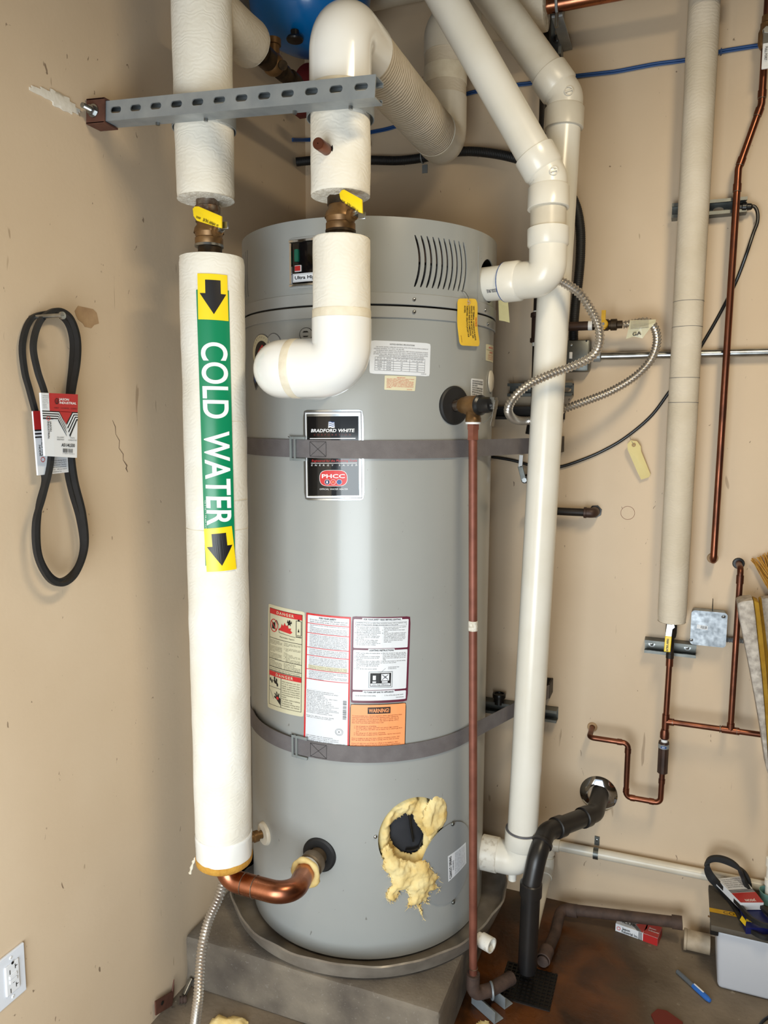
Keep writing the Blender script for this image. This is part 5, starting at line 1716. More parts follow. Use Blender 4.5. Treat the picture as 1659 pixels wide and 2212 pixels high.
# ================================================================ STEEL FLEX CONDUIT (lower left)
fp = [P(482, 1905, Y=PY + 0.05), P(474, 1935, Y=PY + 0.03), P(452, 1985, Y=PY), P(438, 2040, Y=PY - 0.04), P(432, 2100, Y=PY - 0.07), P(428, 2160, Y=PY - 0.09), P(420, 2225, Y=PY - 0.10)]
fp = [Vector(p) for p in fp]
fp[-1].z = max(fp[-1].z, 0.02)
o_ = corrugated(spline(fp, 16), 0.0135, 0.0075, 0.0028, 16).build('flexible_conduit', 'flexsteel', None, 40)
tag(o_, 'shiny corrugated steel flex hose hanging below the COLD WATER pipe', 'hose')

# ================================================================ V-BELTS ON THE LEFT WALL
def XLp(u, v, off=0.0): return P(u, v, X=XL + off)


nl = XLp(131, 679, 0.0)
n_ = MB().rev([(0.0045, 0), (0.0045, 0.085), (0.0075, 0.085), (0.0075, 0.090), (0.001, 0.091)], (XL, XLp(97, 684, 0.04).y + 0.0, XLp(97, 684, 0.04).z), (1, -0.02, 0.0), 14, False).build('wall_peg', 'steel', None, 30)
tag(n_, 'small steel screw peg in the left wall holding the belts', 'peg')


def belt(px, off0, off1, name, parent):
    pts = []
    m = len(px)
    for i, (u, v) in enumerate(px):
        f = 0.5 - 0.5 * math.cos(2 * PI * i / m)
        pts.append(XLp(u, v, off0 + (off1 - off0) * f))
    c = spline(pts, 8, True)
    n = len(c)
    vs, fs = [], []
    for i in range(n):
        t = (c[(i + 1) % n] - c[i - 1]).normalized()
        e1 = Vector((1, 0, 0)); e1 = (e1 - t * e1.dot(t)).normalized()
        e2 = t.cross(e1)
        for (a, b) in ((-0.0065, -0.0042), (0.0065, -0.0042), (0.0045, 0.0042), (-0.0045, 0.0042)):
            vs.append(c[i] + e1 * a + e2 * b)
    for i in range(n):
        j = (i + 1) % n
        for k in range(4):
            l = (k + 1) % 4
            fs.append((4 * i + k, 4 * j + k, 4 * j + l, 4 * i + l))
    return MB().add(vs, fs).build(name, 'black', parent, 50)


b1 = thing('v_belt', 'black V-belt in a red, white and grey A51 sleeve hung on the left wall', 'belt', XLp(130, 1260, 0.03))
belt([(112, 672), (85, 695), (71, 745), (80, 800), (96, 850), (110, 920), (108, 1000), (92, 1070), (76, 1130), (80, 1200), (105, 1250), (135, 1262), (165, 1238), (185, 1180), (180, 1110), (163, 1040), (155, 980), (150, 900), (158, 840), (168, 780), (168, 730), (155, 690), (135, 672)], 0.034, 0.044, 'belt_loop', b1)
b2 = thing('v_belt', 'black V-belt in a white and red sleeve, hung nearest the left wall', 'belt', XLp(150, 1255, 0.015))
belt([(100, 676), (66, 690), (48, 740), (52, 800), (65, 850), (82, 920), (90, 1000), (96, 1040), (84, 1090), (79, 1150), (85, 1205), (110, 1246), (140, 1252), (168, 1225), (180, 1180), (172, 1120), (155, 1060), (146, 1010), (146, 930), (150, 850), (156, 790), (158, 740), (148, 700), (125, 678)], 0.012, 0.02, 'belt_loop', b2)


def sleeve(corn, off, th, name, parent, art=None):
    """cardboard sleeve: corners bl, br, tl, tr in photo points on a plane parallel to the left wall; box of thickness th"""
    q = [XLp(u, v, off) for u, v in corn]
    vs = [p + Vector((-th, 0, 0)) for p in q] + q
    fs = [(4, 5, 7, 6), (1, 0, 2, 3), (0, 4, 6, 2), (5, 1, 3, 7), (2, 6, 7, 3), (0, 1, 5, 4)]
    return MB().add(vs, fs).build(name, 'paper', parent, 0, 0.0008), q


sl, q = sleeve([(97, 985), (166, 989), (88, 848), (168, 852)], 0.056, 0.005, 'card_sleeve', b1)
W, H = 0.092, 0.150
def sfn(x, y, o):
    a, b = x / W, y / H
    p = (q[0] * (1 - a) + q[1] * a) * (1 - b) + (q[2] * (1 - a) + q[3] * a) * b
    return p + Vector((o, 0, 0))
A = Art(W, H)
A.rect('plastic_white', 0.026, 0, W, H, 1)
A.rect('red', 0.019, 0.107, W, H, 2)
A.rect('paper', 0.0, 0.112, 0.0185, 0.1465, 2)
A.poly('red', [(0.041, 0.108), (W, 0.108), (0.078, 0.106), (0.0615, 0.078)], 2)
for k, ink in enumerate(('inkblack', 'paper', 'inkblack', 'paper', 'inkblack', 'paper', 'inkblack')):
    t0 = 0.108 - k * 0.0027
    A.poly(ink, [(0.0, t0), (0.043 - k * 0.0007, t0), (0.0605 , 0.0770 - k * 0.0040), (0.0620, 0.0730 - k * 0.0040), (0.0415 - k * 0.0007, t0 - 0.0035), (0.0, t0 - 0.0035)], 3 + k)
    A.poly(ink, [(W, t0), (0.077 + k * 0.0018, t0), (0.0610 + k * 0.0012, 0.0800 - k * 0.0045), (0.0635 + k * 0.0012, 0.0750 - k * 0.0045), (0.079 + k * 0.0018, t0 - 0.0035), (W, t0 - 0.0035)], 3 + k)
A.rect('plastic_white', 0.026, 0.0865, 0.0385, 0.089, 11)
A.text('white', 'JASON', 0.043, 0.134, 0.0052, 0.025, 11, True); A.text('white', 'INDUSTRIAL', 0.043, 0.126, 0.0052, 0.044, 11, True)
A.ring('inkblack', 0.037, 0.1315, 0.0048, 0.007, 0.0016, 11); A.text('inkblack', 'J', 0.0362, 0.128, 0.006, None, 11, True)
A.text('inkblack', 'V-BELT   COURROIE   CORREA', 0.029, 0.1145, 0.0028, 0.060, 11)
A.text('inkblack', 'OIL & HEAT', 0.034, 0.045, 0.0032, 0.020, 11); A.text('inkblack', 'RESISTANT', 0.034, 0.0395, 0.0032, 0.020, 11)
A.text('inkblack', 'STATIC', 0.071, 0.045, 0.0032, 0.013, 11); A.text('inkblack', 'CONDUCTIVE', 0.065, 0.0395, 0.0032, 0.024, 11)
A.text('inkblack', 'A51/4L530', 0.046, 0.025, 0.0075, 0.038, 11, True)
for k in range(17):
    A.rect('inkblack', 0.050 + 0.0017 * k, 0.011, 0.050 + 0.0017 * k + random.choice((0.0005, 0.0008, 0.0011)), 0.0205, 11)
A.text('inkblack', '7 36507 65104 0', 0.049, 0.0075, 0.0022, 0.034, 11)
A.text('inkblack', 'JASON', 0.0165, 0.083, 0.0040, 0.024, 11, True, rot=-PI / 2); A.text('inkblack', 'INDUSTRIAL', 0.0105, 0.083, 0.0040, 0.042, 11, True, rot=-PI / 2)
A.ring('inkred', 0.0135, 0.090, 0.0050, 0.0050, 0.0012, 11)
A.para('inkgrey', ['WARNING', 'belt drives', 'must be', 'guarded.', 'Lock out', 'power', 'before', 'service.'], 0.002, 0.145, 0.015, 0.032, 11)
A.emit(sfn, sl, 'sleeve_lettering', None, 0.00012, 0.0002)
sl2, q2 = sleeve([(82, 1027), (148, 1020), (71, 888), (140, 886)], 0.028, 0.004, 'card_sleeve', b2)
def sfn2(x, y, o):
    a, b = x / W, y / H
    p = (q2[0] * (1 - a) + q2[1] * a) * (1 - b) + (q2[2] * (1 - a) + q2[3] * a) * b
    return p + Vector((o, 0, 0))
A = Art(W, H)
A.rect('red', 0, 0.107, 0.03, H, 1)
for k, ink in enumerate(('inkblack', 'paper', 'inkblack', 'paper', 'inkblack')):
    A.rect(ink, 0, 0.1035 - 0.004 * k, 0.03, 0.107 - 0.004 * k, 2)
A.text('inkblack', 'JASON', 0.013, 0.045, 0.0050, 0.026, 3, True, rot=PI / 2); A.text('inkblack', 'INDUSTRIAL', 0.021, 0.045, 0.0050, 0.044, 3, True, rot=PI / 2)
A.ring('inkred', 0.017, 0.036, 0.0060, 0.0060, 0.0014, 3)
A.rect('plastic_white', 0.03, 0, W, 0.05, 1)
A.para('inkgrey', ['Tension belt by adjusting take-up', 'until no slip/flutter is made. Run belt 15', 'minutes and retension. Thereafter', 'check belt tension periodically.', 'Made in U.S.A.   14085 Jason Industrial', 'Jason Industrial Inc.'], 0.032, 0.034, 0.055, 0.032, 3, just=False)
A.emit(sfn2, sl2, 'sleeve_lettering', None, 0.00012, 0.0002)

# ================================================================ OUTLET ON THE LEFT WALL
go = XLp(24, 2100)
ou = thing('wall_outlet', 'white socket outlet with screwed plate low on the left wall', 'outlet', go)
y0o, y1o = XLp(51, 2090).y - 0.072, XLp(51, 2090).y
z0o, z1o = XLp(51, 2138).z, XLp(47, 2034).z
MB().box((XL + 0.003, (y0o + y1o) / 2, (z0o + z1o) / 2), (0.006, y1o - y0o, z1o - z0o)).build('face_plate', 'plate', ou, 0, 0.002)
cy_, cz_ = (y0o + y1o) / 2, (z0o + z1o) / 2
hh = (z1o - z0o)
rc_ = MB().box((XL + 0.0075, cy_, cz_), (0.004, 0.034, hh * 0.60)).build('receptacle', 'plastic_white', ou, 0, 0.0015)
for sg in (-1, 1):
    zc_ = cz_ + sg * hh * 0.19
    MB().box((XL + 0.0096, cy_ - 0.007, zc_ - 0.004), (0.0006, 0.0016, 0.010)).build('slot', 'absdark', rc_, 0)
    MB().box((XL + 0.0096, cy_ + 0.007, zc_ + 0.001), (0.0006, 0.0016, 0.010)).box((XL + 0.0096, cy_ + 0.0095, zc_ + 0.001), (0.0006, 0.005, 0.0016)).build('slot', 'absdark', rc_, 0)
    MB().rev([(0.0032, 0), (0.0032, 0.0006)], (XL + 0.0094, cy_ + 0.001, zc_ + 0.0125), (1, 0, 0), 14).build('ground_hole', 'absdark', rc_)
    MB().rev([(0.0036, 0), (0.0036, 0.001), (0.001, 0.0016)], (XL + 0.0058, cy_, cz_ + sg * hh * 0.40), (1, 0, 0), 14, False).build('plate_screw', 'white', ou)
for sg in (-1, 1):
    MB().box((XL + 0.0105, cy_, cz_ + sg * 0.0050), (0.003, 0.018, 0.0075)).build('test_button', 'plastic_white', rc_, 0, 0.0006)

# ================================================================ WALL MARKS
def wall_patch(name, px, material, th, label, cat, inner=None):
    q = [XLp(u, v) for u, v in px]
    mb = MB().prism([(p.y, p.z) for p in q], (XL + 0.0002, 0, 0), (0, 1, 0), (0, 0, 1), (th, 0, 0))
    o = mb.build(name, material, None, 0)
    tag(o, label, cat)
    return o


wall_patch('torn_wall_patch', [(161, 672), (168, 661), (182, 664), (200, 668), (208, 676), (211, 688), (213, 699), (203, 702), (197, 709), (183, 706), (178, 698), (168, 690), (164, 682)], 'drywall', 0.0007, 'torn brown patch of bare drywall beside the hanging belts', 'wall damage')
ck = fluffy('caulk_smear', [(XLp(u, v).y, XLp(u, v).z) for u, v in ((62, 186), (98, 192), (125, 200), (148, 215), (166, 235), (176, 244), (165, 245), (150, 243), (120, 230), (96, 210), (64, 196))], lambda a, b, o: Vector((XL + 0.0002 + o, a, b)), None, 'caulk', 0.003, 0.006, None, 0.0, 3.3, 0.002)
tag(ck, 'white smear of old caulk beside the channel end', 'caulk')

cr_ = MB().tube([XLp(u, v, 0.0003) for u, v in ((243, 908), (249, 922), (250, 938), (258, 952), (257, 968), (266, 981), (266, 994), (274, 1006), (272, 1012), (276, 1020))], [0.0003, 0.0008, 0.0004, 0.0007, 0.0005, 0.0008, 0.0005, 0.0013, 0.0014, 0.0004], 5).build('plaster_crack', 'mud', None)
tag(cr_, 'thin dark crack in the left wall beside the COLD WATER riser', 'crack')

# small rusty bracket by the floor, left wall
rb0 = XLp(362, 2160)
rb = thing('rusty_bracket', 'small rust brown angle plate standing on the floor by the left wall', 'bracket', (XL + 0.02, rb0.y, 0))
q = [P(335, 2172, X=XL + 0.012), P(372, 2150, X=XL + 0.012), P(376, 2124, X=XL + 0.012), P(380, 2160, X=XL + 0.02), P(376, 2183, X=XL + 0.02), P(336, 2203, X=XL + 0.012)]
dy = Vector((0, 0, -min(p.z for p in q) + 0.0))
MB().prism([(p.y, p.z) for p in [a + dy for a in q]], (XL + 0.010, 0, 0), (0, 1, 0), (0, 0, 1), (0.004, 0, 0)).build('plate', 'rust', rb, 0, 0.001)
cc = P(352, 2176, X=XL + 0.016) + dy
MB().rev([(0.0055, 0), (0.0055, 0.0012)], (XL + 0.0142, cc.y, cc.z), (1, 0, 0), 14).build('bolt_hole', 'absdark', rb)
MB().cyl((XL + 0.03, q[2].y + 0.02, 0.012), (XL + 0.03, q[2].y + 0.055, 0.035), 0.008, None, 14).build('anchor', 'steel', rb)
cl = corrugated([P(388, 2160, Z=0.014), P(404, 2158, Z=0.014)], 0.011, 0.008, 0.003, 12).build('spring_coil', 'mud', rb, 40)

# ================================================================ RELIEF VALVE AND DISCHARGE PIPE
rv = thing('relief_valve', 'brass relief valve with black cap and copper discharge pipe to the floor', 'valve', (-0.47, 1.89, 0.02))
MB().rev([(0.0145, 0.0), (0.0145, 0.016), (0.0165, 0.017), (0.0165, 0.028), (0.014, 0.03)], ptp + ntp * 0.004, ntp, 22).build('nipple', 'solder', rv, 40)
MB().rev([(0.0185, 0.028), (0.0205, 0.032), (0.0205, 0.040), (0.0235, 0.046), (0.0245, 0.092), (0.0225, 0.095)], ptp, ntp, 28).build('body', 'brass', rv, 40)
MB().rev([(0.0255, 0.090), (0.0255, 0.096), (0.0205, 0.100), (0.0195, 0.124), (0.0165, 0.132), (0.010, 0.134), (0.007, 0.140)], ptp, ntp, 28).build('cap', 'absdark', rv, 40)
tc0 = ptp + ntp * 0.070
MB().rev([(0.0185, 0.0), (0.0185, -0.030), (0.020, -0.032), (0.020, -0.042), (0.016, -0.044)], tc0, (0, 0, 1), 26).build('outlet', 'brass', rv, 40)
MB().rev([(0.0195, -0.042), (0.0195, -0.047)], tc0, (0, 0, 1), 26).build('thread_tape', 'white', rv, 40)
MB().rev([(0.0165, -0.046), (0.0165, -0.060), (0.0148, -0.062), (0.0148, -0.082), (0.0152, -0.083), (0.0152, -0.087)], tc0, (0, 0, 1), 6).build('adapter', 'copper_paint', rv, 40)
bot = P(1022, 2112, Y=1.862)
top_ = Vector((tc0.x, tc0.y, tc0.z - 0.08))
MB().tube([top_, top_.lerp(bot, 0.5), bot], 0.0112, 22).build('discharge_pipe', 'copper_paint', rv)
for (u_, v_) in ((1026, 1342),):
    f_ = (top_.z - P(u_, v_, Y=1.9).z) / (top_.z - bot.z)
    c_ = top_.lerp(bot, f_)
    MB().rev([(0.0122, -0.014), (0.0125, -0.010), (0.0122, 0.010), (0.0118, 0.012)], c_, (0, 0, 1), 20).build('paper_scrap', 'insul_end', rv, 40)
MB().torus(bot + Vector((0, 0, 0.03)), (0, 0, 1), 0.0118, 0.0012, 24, 6).build('solder_ring', 'solder', rv)
le = ptp + ntp * 0.138
lz = Vector((0, 0, 1)); lt = ntp.cross(lz).normalized()
MB().box(le + lz * 0.004, (0.016, 0.013, 0.030), (ntp, lt, lz)).build('lever_head', 'steel', rv, 20, 0.002)
la, lb = le + ntp * 0.010 + lz * 0.012, le - ntp * 0.004 - lz * 0.052
ldir = (lb - la).normalized()
MB().box((la + lb) / 2, (0.0025, 0.012, (lb - la).length), (ldir.cross(lt), lt, ldir)).build('lever', 'steel', rv, 20, 0.001)
MB().tube(spline([le, le + Vector((-0.004, -0.004, -0.025)), le + Vector((-0.022, -0.010, -0.045))], 8), 0.0006, 6).build('seal_wire', 'steel', rv)
# corroded foot at the drain
MB().tube(fillet([bot + Vector((0, 0, 0.012)), Vector((bot.x, bot.y, 0.055)), P(1060, 2138, Z=0.05), P(1105, 2112, Z=0.045)], 0.03, 8), 0.0185, 18).build('corroded_elbow', 'mud', rv, 60)
dv = P(1066, 2148, Z=0.05)
MB().torus(P(1062, 2140, Z=0.05), (1, 0.5, 0), 0.021, 0.0035, 24, 8).build('hose_clamp', 'strut', rv)
for k, (a_, b_, nm) in enumerate((((1018, 2168), (1068, 2214), 0), ((1060, 2158), (1090, 2182), 1))):
    pa, pb = P(*a_, Z=0.0), P(*b_, Z=0.0)
    d_ = (pb - pa); d_.normalize(); n_ = Vector((-d_.y, d_.x, 0))
    f_ = thing('angle_iron_foot', ['long grey steel angle on the floor under the corroded elbow', 'short grey steel angle on the floor beside the drain grate'][k], 'angle iron', pa)
    MB().prism([(0, 0.001), (0.034, 0.001), (0.034, 0.004), (0.003, 0.004), (0.003, 0.036), (0, 0.036)], pa, n_, (0, 0, 1), pb - pa).build('angle', 'strut', f_, 0, 0.0006)

# ================================================================ VENT PIPES
def pvc_fitting(parent, a, c, b, r, bend, hub=0.042, material='pvc', name='elbow'):
    """elbow with bell hubs: from direction of a through corner c to direction of b"""
    a, c, b = Vector(a), Vector(c), Vector(b)
    da, db = (a - c).normalized(), (b - c).normalized()
    ang = da.angle(db)
    t = bend / math.tan(ang / 2)
    arc = fillet([c + da * (t + 0.002), c, c + db * (t + 0.002)], bend, 14)
    mb = MB().tube(arc, r * 1.05, 36)
    for d in (da, db):
        p = c + d * t
        mb.rev([(r * 1.04, -0.002), (r * 1.15, 0.004), (r * 1.16, hub - 0.001), (r * 1.14, hub), (r * 1.0, hub)], p, d, 36)
    mb.build(name, material, parent, 40)
    return t + hub


R3 = 0.0445
ex = thing('exhaust_vent_pipe', 'white plastic vent pipe from the heater head, elbowed up and slanting left', 'pipe', (-0.34, 1.97, 1.98))
V1 = P(1187, 470, D=1.88)
Cx = P(1186, 598, D=1.885)
Cx = Vector((V1.x, V1.y, Cx.z))
Kx = P(1185, 386, D=1.878)
Ux = P(930, -60, D=1.875)
Tx = cyl_pt(VC[0], 2.0, -0.03, r=RH)
Tx.z = Cx.z + 0.004
t1_ = pvc_fitting(ex, Tx, Cx, Kx, R3, 0.072, 0.044)
t2_ = pvc_fitting(ex, Cx, Kx, Ux, R3, 0.075, 0.054)
MB().tube([Tx, Cx + (Tx - Cx).normalized() * (t1_ - 0.02)], R3, 36).build('tank_stub', 'pvc', ex)
MB().tube([Cx + (Kx - Cx).normalized() * (t1_ - 0.02), Kx + (Cx - Kx).normalized() * (t2_ - 0.02)], R3, 36).build('riser', 'pvcold', ex)
MB().tube([Kx + (Ux - Kx).normalized() * (t2_ - 0.02), Ux], R3, 36).build('slanted_pipe', 'pvc', ex)
# lettering and moulding marks
d0 = (Cx - Tx).normalized()
sv = Vector((0, 0, 1))
nn_ = Vector((d0.y, -d0.x, 0))
A = Art(0.1, 0.02)
A.text('inkgrey', 'PRESSURE', 0.0, 0.0, 0.0085, 0.042, 1, True)
def stub_map(x, y, o):
    a = (-y - 0.022) / R3
    c_ = Tx + d0 * (0.094 - x)
    return c_ + (nn_ * math.cos(a) + sv * math.sin(a)) * (R3 + o + 0.0004)
A.emit(stub_map, ex, 'pipe_lettering')
for (u, v, par) in ((1206, 382, ex),):
    pass
gr_o = Kx + Vector((0.020, -0.0455, 0.004))
MB().torus(gr_o, (0.35, -1, 0), 0.0095, 0.0010, 24, 6).box(gr_o + Vector((0, -0.0005, 0)), (0.016, 0.002, 0.003), ((0.95, 0.3, 0.25), (0, 1, 0), (-0.25, 0, 0.97))).build('moulded_mark', 'pvc', ex)
MB().rev([(0.0505, 0), (0.0515, 0.001), (0.0515, 0.002), (0.0505, 0.003)], Cx + (Tx - Cx).normalized() * (t1_ - 0.0005), (Tx - Cx), 40).build('glue_ring', 'inkblue', ex)

it = thing('intake_vent_pipe', 'tall white plastic vent pipe standing right of the heater', 'pipe', (-0.38, 2.12, 0.40))
YI = 2.125
Bi = P(1125, 1858, Y=YI)
Ki = P(1221, 210, Y=YI)
Ui = P(1027, -60, Y=YI - 0.01)
xi = TCX + math.sqrt(TR ** 2 - (YI - TCY) ** 2)
Ti = Vector((xi - 0.0, YI, Bi.z))
def big_elbow():
    d1 = (Ki - Bi).normalized()
    mb = MB().tube(fillet([Ti, Bi, Bi + d1 * 0.075], 0.052, 14), 0.0485, 36)
    mb.rev([(0.048, -0.005), (0.0515, 0.0), (0.0515, 0.045), (0.0500, 0.046), (0.045, 0.046)], Bi + d1 * 0.050, d1, 36)
    mb.build('bottom_elbow', 'pvc', it, 40)
    MB().rev([(0.0500, 0), (0.0503, 0.001), (0.0503, 0.003), (0.0500, 0.004)], Bi + d1 * 0.097, d1, 36).build('glue_ring', 'inkgrey', it)
    MB().rev([(0.0515, 0.001), (0.0515, 0.05), (0.0500, 0.052), (0.045, 0.052)], Ti, (Bi - Ti), 36).build('tank_hub', 'dirty_pvc', it, 40)
    MB().rev([(0.0125, 0.02), (0.0125, 0.062)], Bi + Vector((-0.022, -0.01, 0)), (0, 0, -1), 20).build('condensate_nub', 'pvc', it, 40)
    return d1
d1 = big_elbow()
t3_ = pvc_fitting(it, Bi, Ki, Ui, R3, 0.075, 0.054, 'pvcold')
MB().tube([Bi + d1 * 0.09, Ki - d1 * (t3_ - 0.02)], R3, 36).build('riser', 'pvc', it)
MB().tube([Ki + (Ui - Ki).normalized() * (t3_ - 0.02), Ui], R3, 36).build('slanted_pipe', 'pvcold', it)
gr_o = Ki + Vector((0.016, -0.0468, -0.004))
MB().torus(gr_o, (0.3, -1, 0), 0.0105, 0.0010, 24, 6).box(gr_o, (0.018, 0.002, 0.003), ((0.95, 0.3, 0.35), (0, 1, 0), (-0.35, 0, 0.94))).build('moulded_mark', 'pvcold', it)

# ================================================================ BACK WALL: channels
def wall_strut(name, label, u0, v0, u1, v1, group=None, material='strut_dark', depth=0.041, holes=(), hgt=0.041, mnt=0.0):
    """open channel fixed level on the back wall; (u0,v0),(u1,v1) = left and right ends of its centre line"""
    a, b = PB(u0, v0, depth + mnt), PB(u1, v1, depth + mnt)
    z = (a.z + b.z) / 2
    t = thing(name, label, 'channel', (a.x, YB, z), group)
    h, d, tt = hgt / 2, depth, 0.0026
    y0 = 0.001
    prof = [(0, -h), (d, -h), (d, -h + 0.009), (d - 0.007, -h + 0.009), (d - 0.007, -h + 0.006), (d - tt, -h + 0.006), (d - tt, -h + tt), (tt, -h + tt), (tt, h - tt), (d - tt, h - tt), (d - tt, h - 0.006), (d - 0.007, h - 0.006), (d - 0.007, h - 0.009), (d, h - 0.009), (d, h), (0, h)]
    MB().prism(prof, (a.x, YB - 0.001 - mnt, z), (0, -1, 0), (0, 0, 1), (b.x - a.x, 0, 0)).build('channel', material, t, 30)
    for (hu, hv) in holes:
        p = PB(hu, hv, 0.004 + mnt)
        pl = [(0.011 * math.cos(2 * PI * k / 16) * 1.3, 0.007 * math.sin(2 * PI * k / 16)) for k in range(16)]
        MB().prism(pl, (p.x, YB - 0.004 - mnt, z), (1, 0, 0), (0, 0, 1), (0, -0.0006, 0)).build('slot', 'wall', t)
    return t, z


wall_strut('wall_channel', 'level steel channel holding the lagged pipe and far copper pipe', 1451, 455, 1614, 441, None, 'strut_dark', holes=((1552, 447),))
wall_strut('wall_channel', 'level steel channel behind the vent pipe, above the hose loop', 1096, 843, 1236, 840, None, 'strut_dark', holes=((1224, 840),))
wall_strut('wall_channel', 'level black channel behind the vent pipe, inside the hose loop', 1060, 893, 1217, 891, None, 'iron')
td_, zd_ = wall_strut('wall_channel', 'level steel channel at the yellow lever below the lagged pipe', 1392, 1397, 1504, 1407, None, 'strut_dark')
for (u, v) in ((1408, 1391), (1485, 1398)):
    p = PB(u, v, 0.005)
    MB().rev([(0.010, 0), (0.010, 0.002), (0.0055, 0.002), (0.0055, 0.005), (0.001, 0.006)], (p.x, YB - 0.004, zd_), (0, -1, 0), 18, False).build('anchor_bolt', 'steel', td_)
wall_strut('wall_channel', 'level steel channel under the lower strap end', 1040, 1530, 1202, 1545, None, 'strut_dark')
bp_ = PB(1078, 1512, 0.03)
fc = thing('black_pipe_cap', 'short black plastic cap standing on the channel beside the heater', 'cap', bp_)
MB().rev([(0.017, 0), (0.017, 0.022), (0.0215, 0.023), (0.0225, 0.030), (0.0215, 0.036), (0.016, 0.037), (0.015, 0.033), (0.001, 0.033)], (bp_.x, YB - 0.03, PB(1078, 1521, 0.03).z + 0.001), (0, 0, 1), 28, False).build('cap', 'absdark', fc, 40)
# upright channel with clamp at the top
q0, q1 = PB(1190, -30, 0.041), PB(1197, 118, 0.041)
vs_ = thing('upright_channel', 'upright steel channel with pipe clamp behind the upper vent pipe', 'channel', (q1.x, YB, q1.z))
h, d, tt = 0.0205, 0.041, 0.0026
prof = [(0, -h), (d, -h), (d, -h + 0.009), (d - 0.007, -h + 0.009), (d - 0.007, -h + 0.006), (d - tt, -h + 0.006), (d - tt, -h + tt), (tt, -h + tt), (tt, h - tt), (d - tt, h - tt), (d - tt, h - 0.006), (d - 0.007, h - 0.006), (d - 0.007, h - 0.009), (d, h - 0.009), (d, h), (0, h)]
MB().prism(prof, (q1.x, YB - 0.001, q1.z), (0, -1, 0), (1, 0, 0), (0, 0, 3.1 - q1.z)).build('channel', 'strut', vs_, 30)
p = PB(1195, 84, 0.008)
MB().rev([(0.012, 0), (0.012, 0.002), (0.007, 0.002), (0.007, 0.007), (0.001, 0.008)], (q1.x, YB - 0.004, p.z), (0, -1, 0), 18, False).build('anchor_bolt', 'steel', vs_)
for zz in (p.z + 0.075, p.z + 0.02):
    MB().prism([(0.0065 * math.cos(2 * PI * k / 16), 0.010 * math.sin(2 * PI * k / 16)) for k in range(16)], (q1.x, YB - 0.0038, zz), (1, 0, 0), (0, 0, 1), (0, -0.0006, 0)).build('slot', 'wall', vs_)
cpz = P(1190, 12, Y=Y2)
MB().torus((xend + 0.03, Y2, ztop), (1, 0, 0), 0.0245, 0.004, 28, 8).build('pipe_clamp', 'strut', vs_)
MB().box((xend + 0.03, (Y2 + YB) / 2, ztop - 0.03), (0.03, YB - Y2, 0.006)).build('clamp_arm', 'strut', vs_, 0, 0.001)
MB().cyl((xend + 0.03, Y2 - 0.005, ztop - 0.025), (xend + 0.03, Y2 - 0.005, ztop - 0.062), 0.005, None, 12).build('clamp_bolt', 'steel', vs_)

# ================================================================ GAS LINE
gl = thing('gas_pipe', 'black iron gas pipe with brown tee and yellow lever gas cock', 'pipe', (-0.43, 2.37, 1.6))
YG = 2.37
g0, g1 = P(1166, 640, Y=YG), P(1151, 935, Y=YG)
gx = (g0.x + g1.x) / 2
MB().cyl((gx, YG, g1.z), (gx, YG, 3.3), 0.0135, None, 20).build('riser', 'iron', gl)
gt = P(1160, 708, Y=YG)
MB().rev([(0.0195, -0.045), (0.0215, -0.043), (0.0215, -0.032), (0.018, -0.030), (0.018, 0.030), (0.0215, 0.032), (0.0215, 0.043), (0.0195, 0.045)], (gx, YG, gt.z), (0, 0, 1), 24).build('tee', 'iron_brown', gl, 30)
MB().rev([(0.0145, 0.044), (0.0150, 0.050)], (gx, YG, gt.z), (0, 0, 1), 20).rev([(0.0150, -0.056), (0.0145, -0.044)], (gx, YG, gt.z), (0, 0, 1), 20).build('thread_sealant', 'dirty_pvc', gl)
xv = P(1305, 703, Y=YG).x
MB().cyl((gx, YG, gt.z), (xv - 0.03, YG, gt.z), 0.0135, None, 20).build('side_nipple', 'iron_brown', gl)
xw = P(1271, 703, Y=YG).x
MB().cyl((xw, YG, gt.z), (xw + 0.012, YG, gt.z), 0.0142, None, 20).build('thread_tape', 'white', gl)
gv = MB().rev([(0.014, -0.034), (0.014, -0.014), (0.017, -0.012), (0.017, 0.012), (0.014, 0.014), (0.014, 0.018), (0.017, 0.019), (0.017, 0.036), (0.0115, 0.038), (0.0115, 0.052)], (xv, YG, gt.z), (1, 0, 0), 18).build('gas_cock', 'brass_dark', gl, 30)
MB().rev([(0.0135, 0.012), (0.0135, 0.028), (0.011, 0.031), (0.001, 0.032)], (xv, YG, gt.z), (0, -1, 0), 24, False).box((xv, YG - 0.026, gt.z + 0.012), (0.012, 0.008, 0.055)).build('gas_lever', 'yellowmetal', gv, 30)
MB().rev([(0.0045, 0), (0.0045, 0.003)], (xv, YG - 0.030, gt.z), (0, -1, 0), 6).build('lever_screw', 'steel', gv)
MB().cyl((gx - 0.016, YG - 0.012, g1.z - 0.004), (gx - 0.010, YG - 0.012, g1.z + 0.03), 0.010, None, 10).build('sealant_strip', 'absdark', gl)

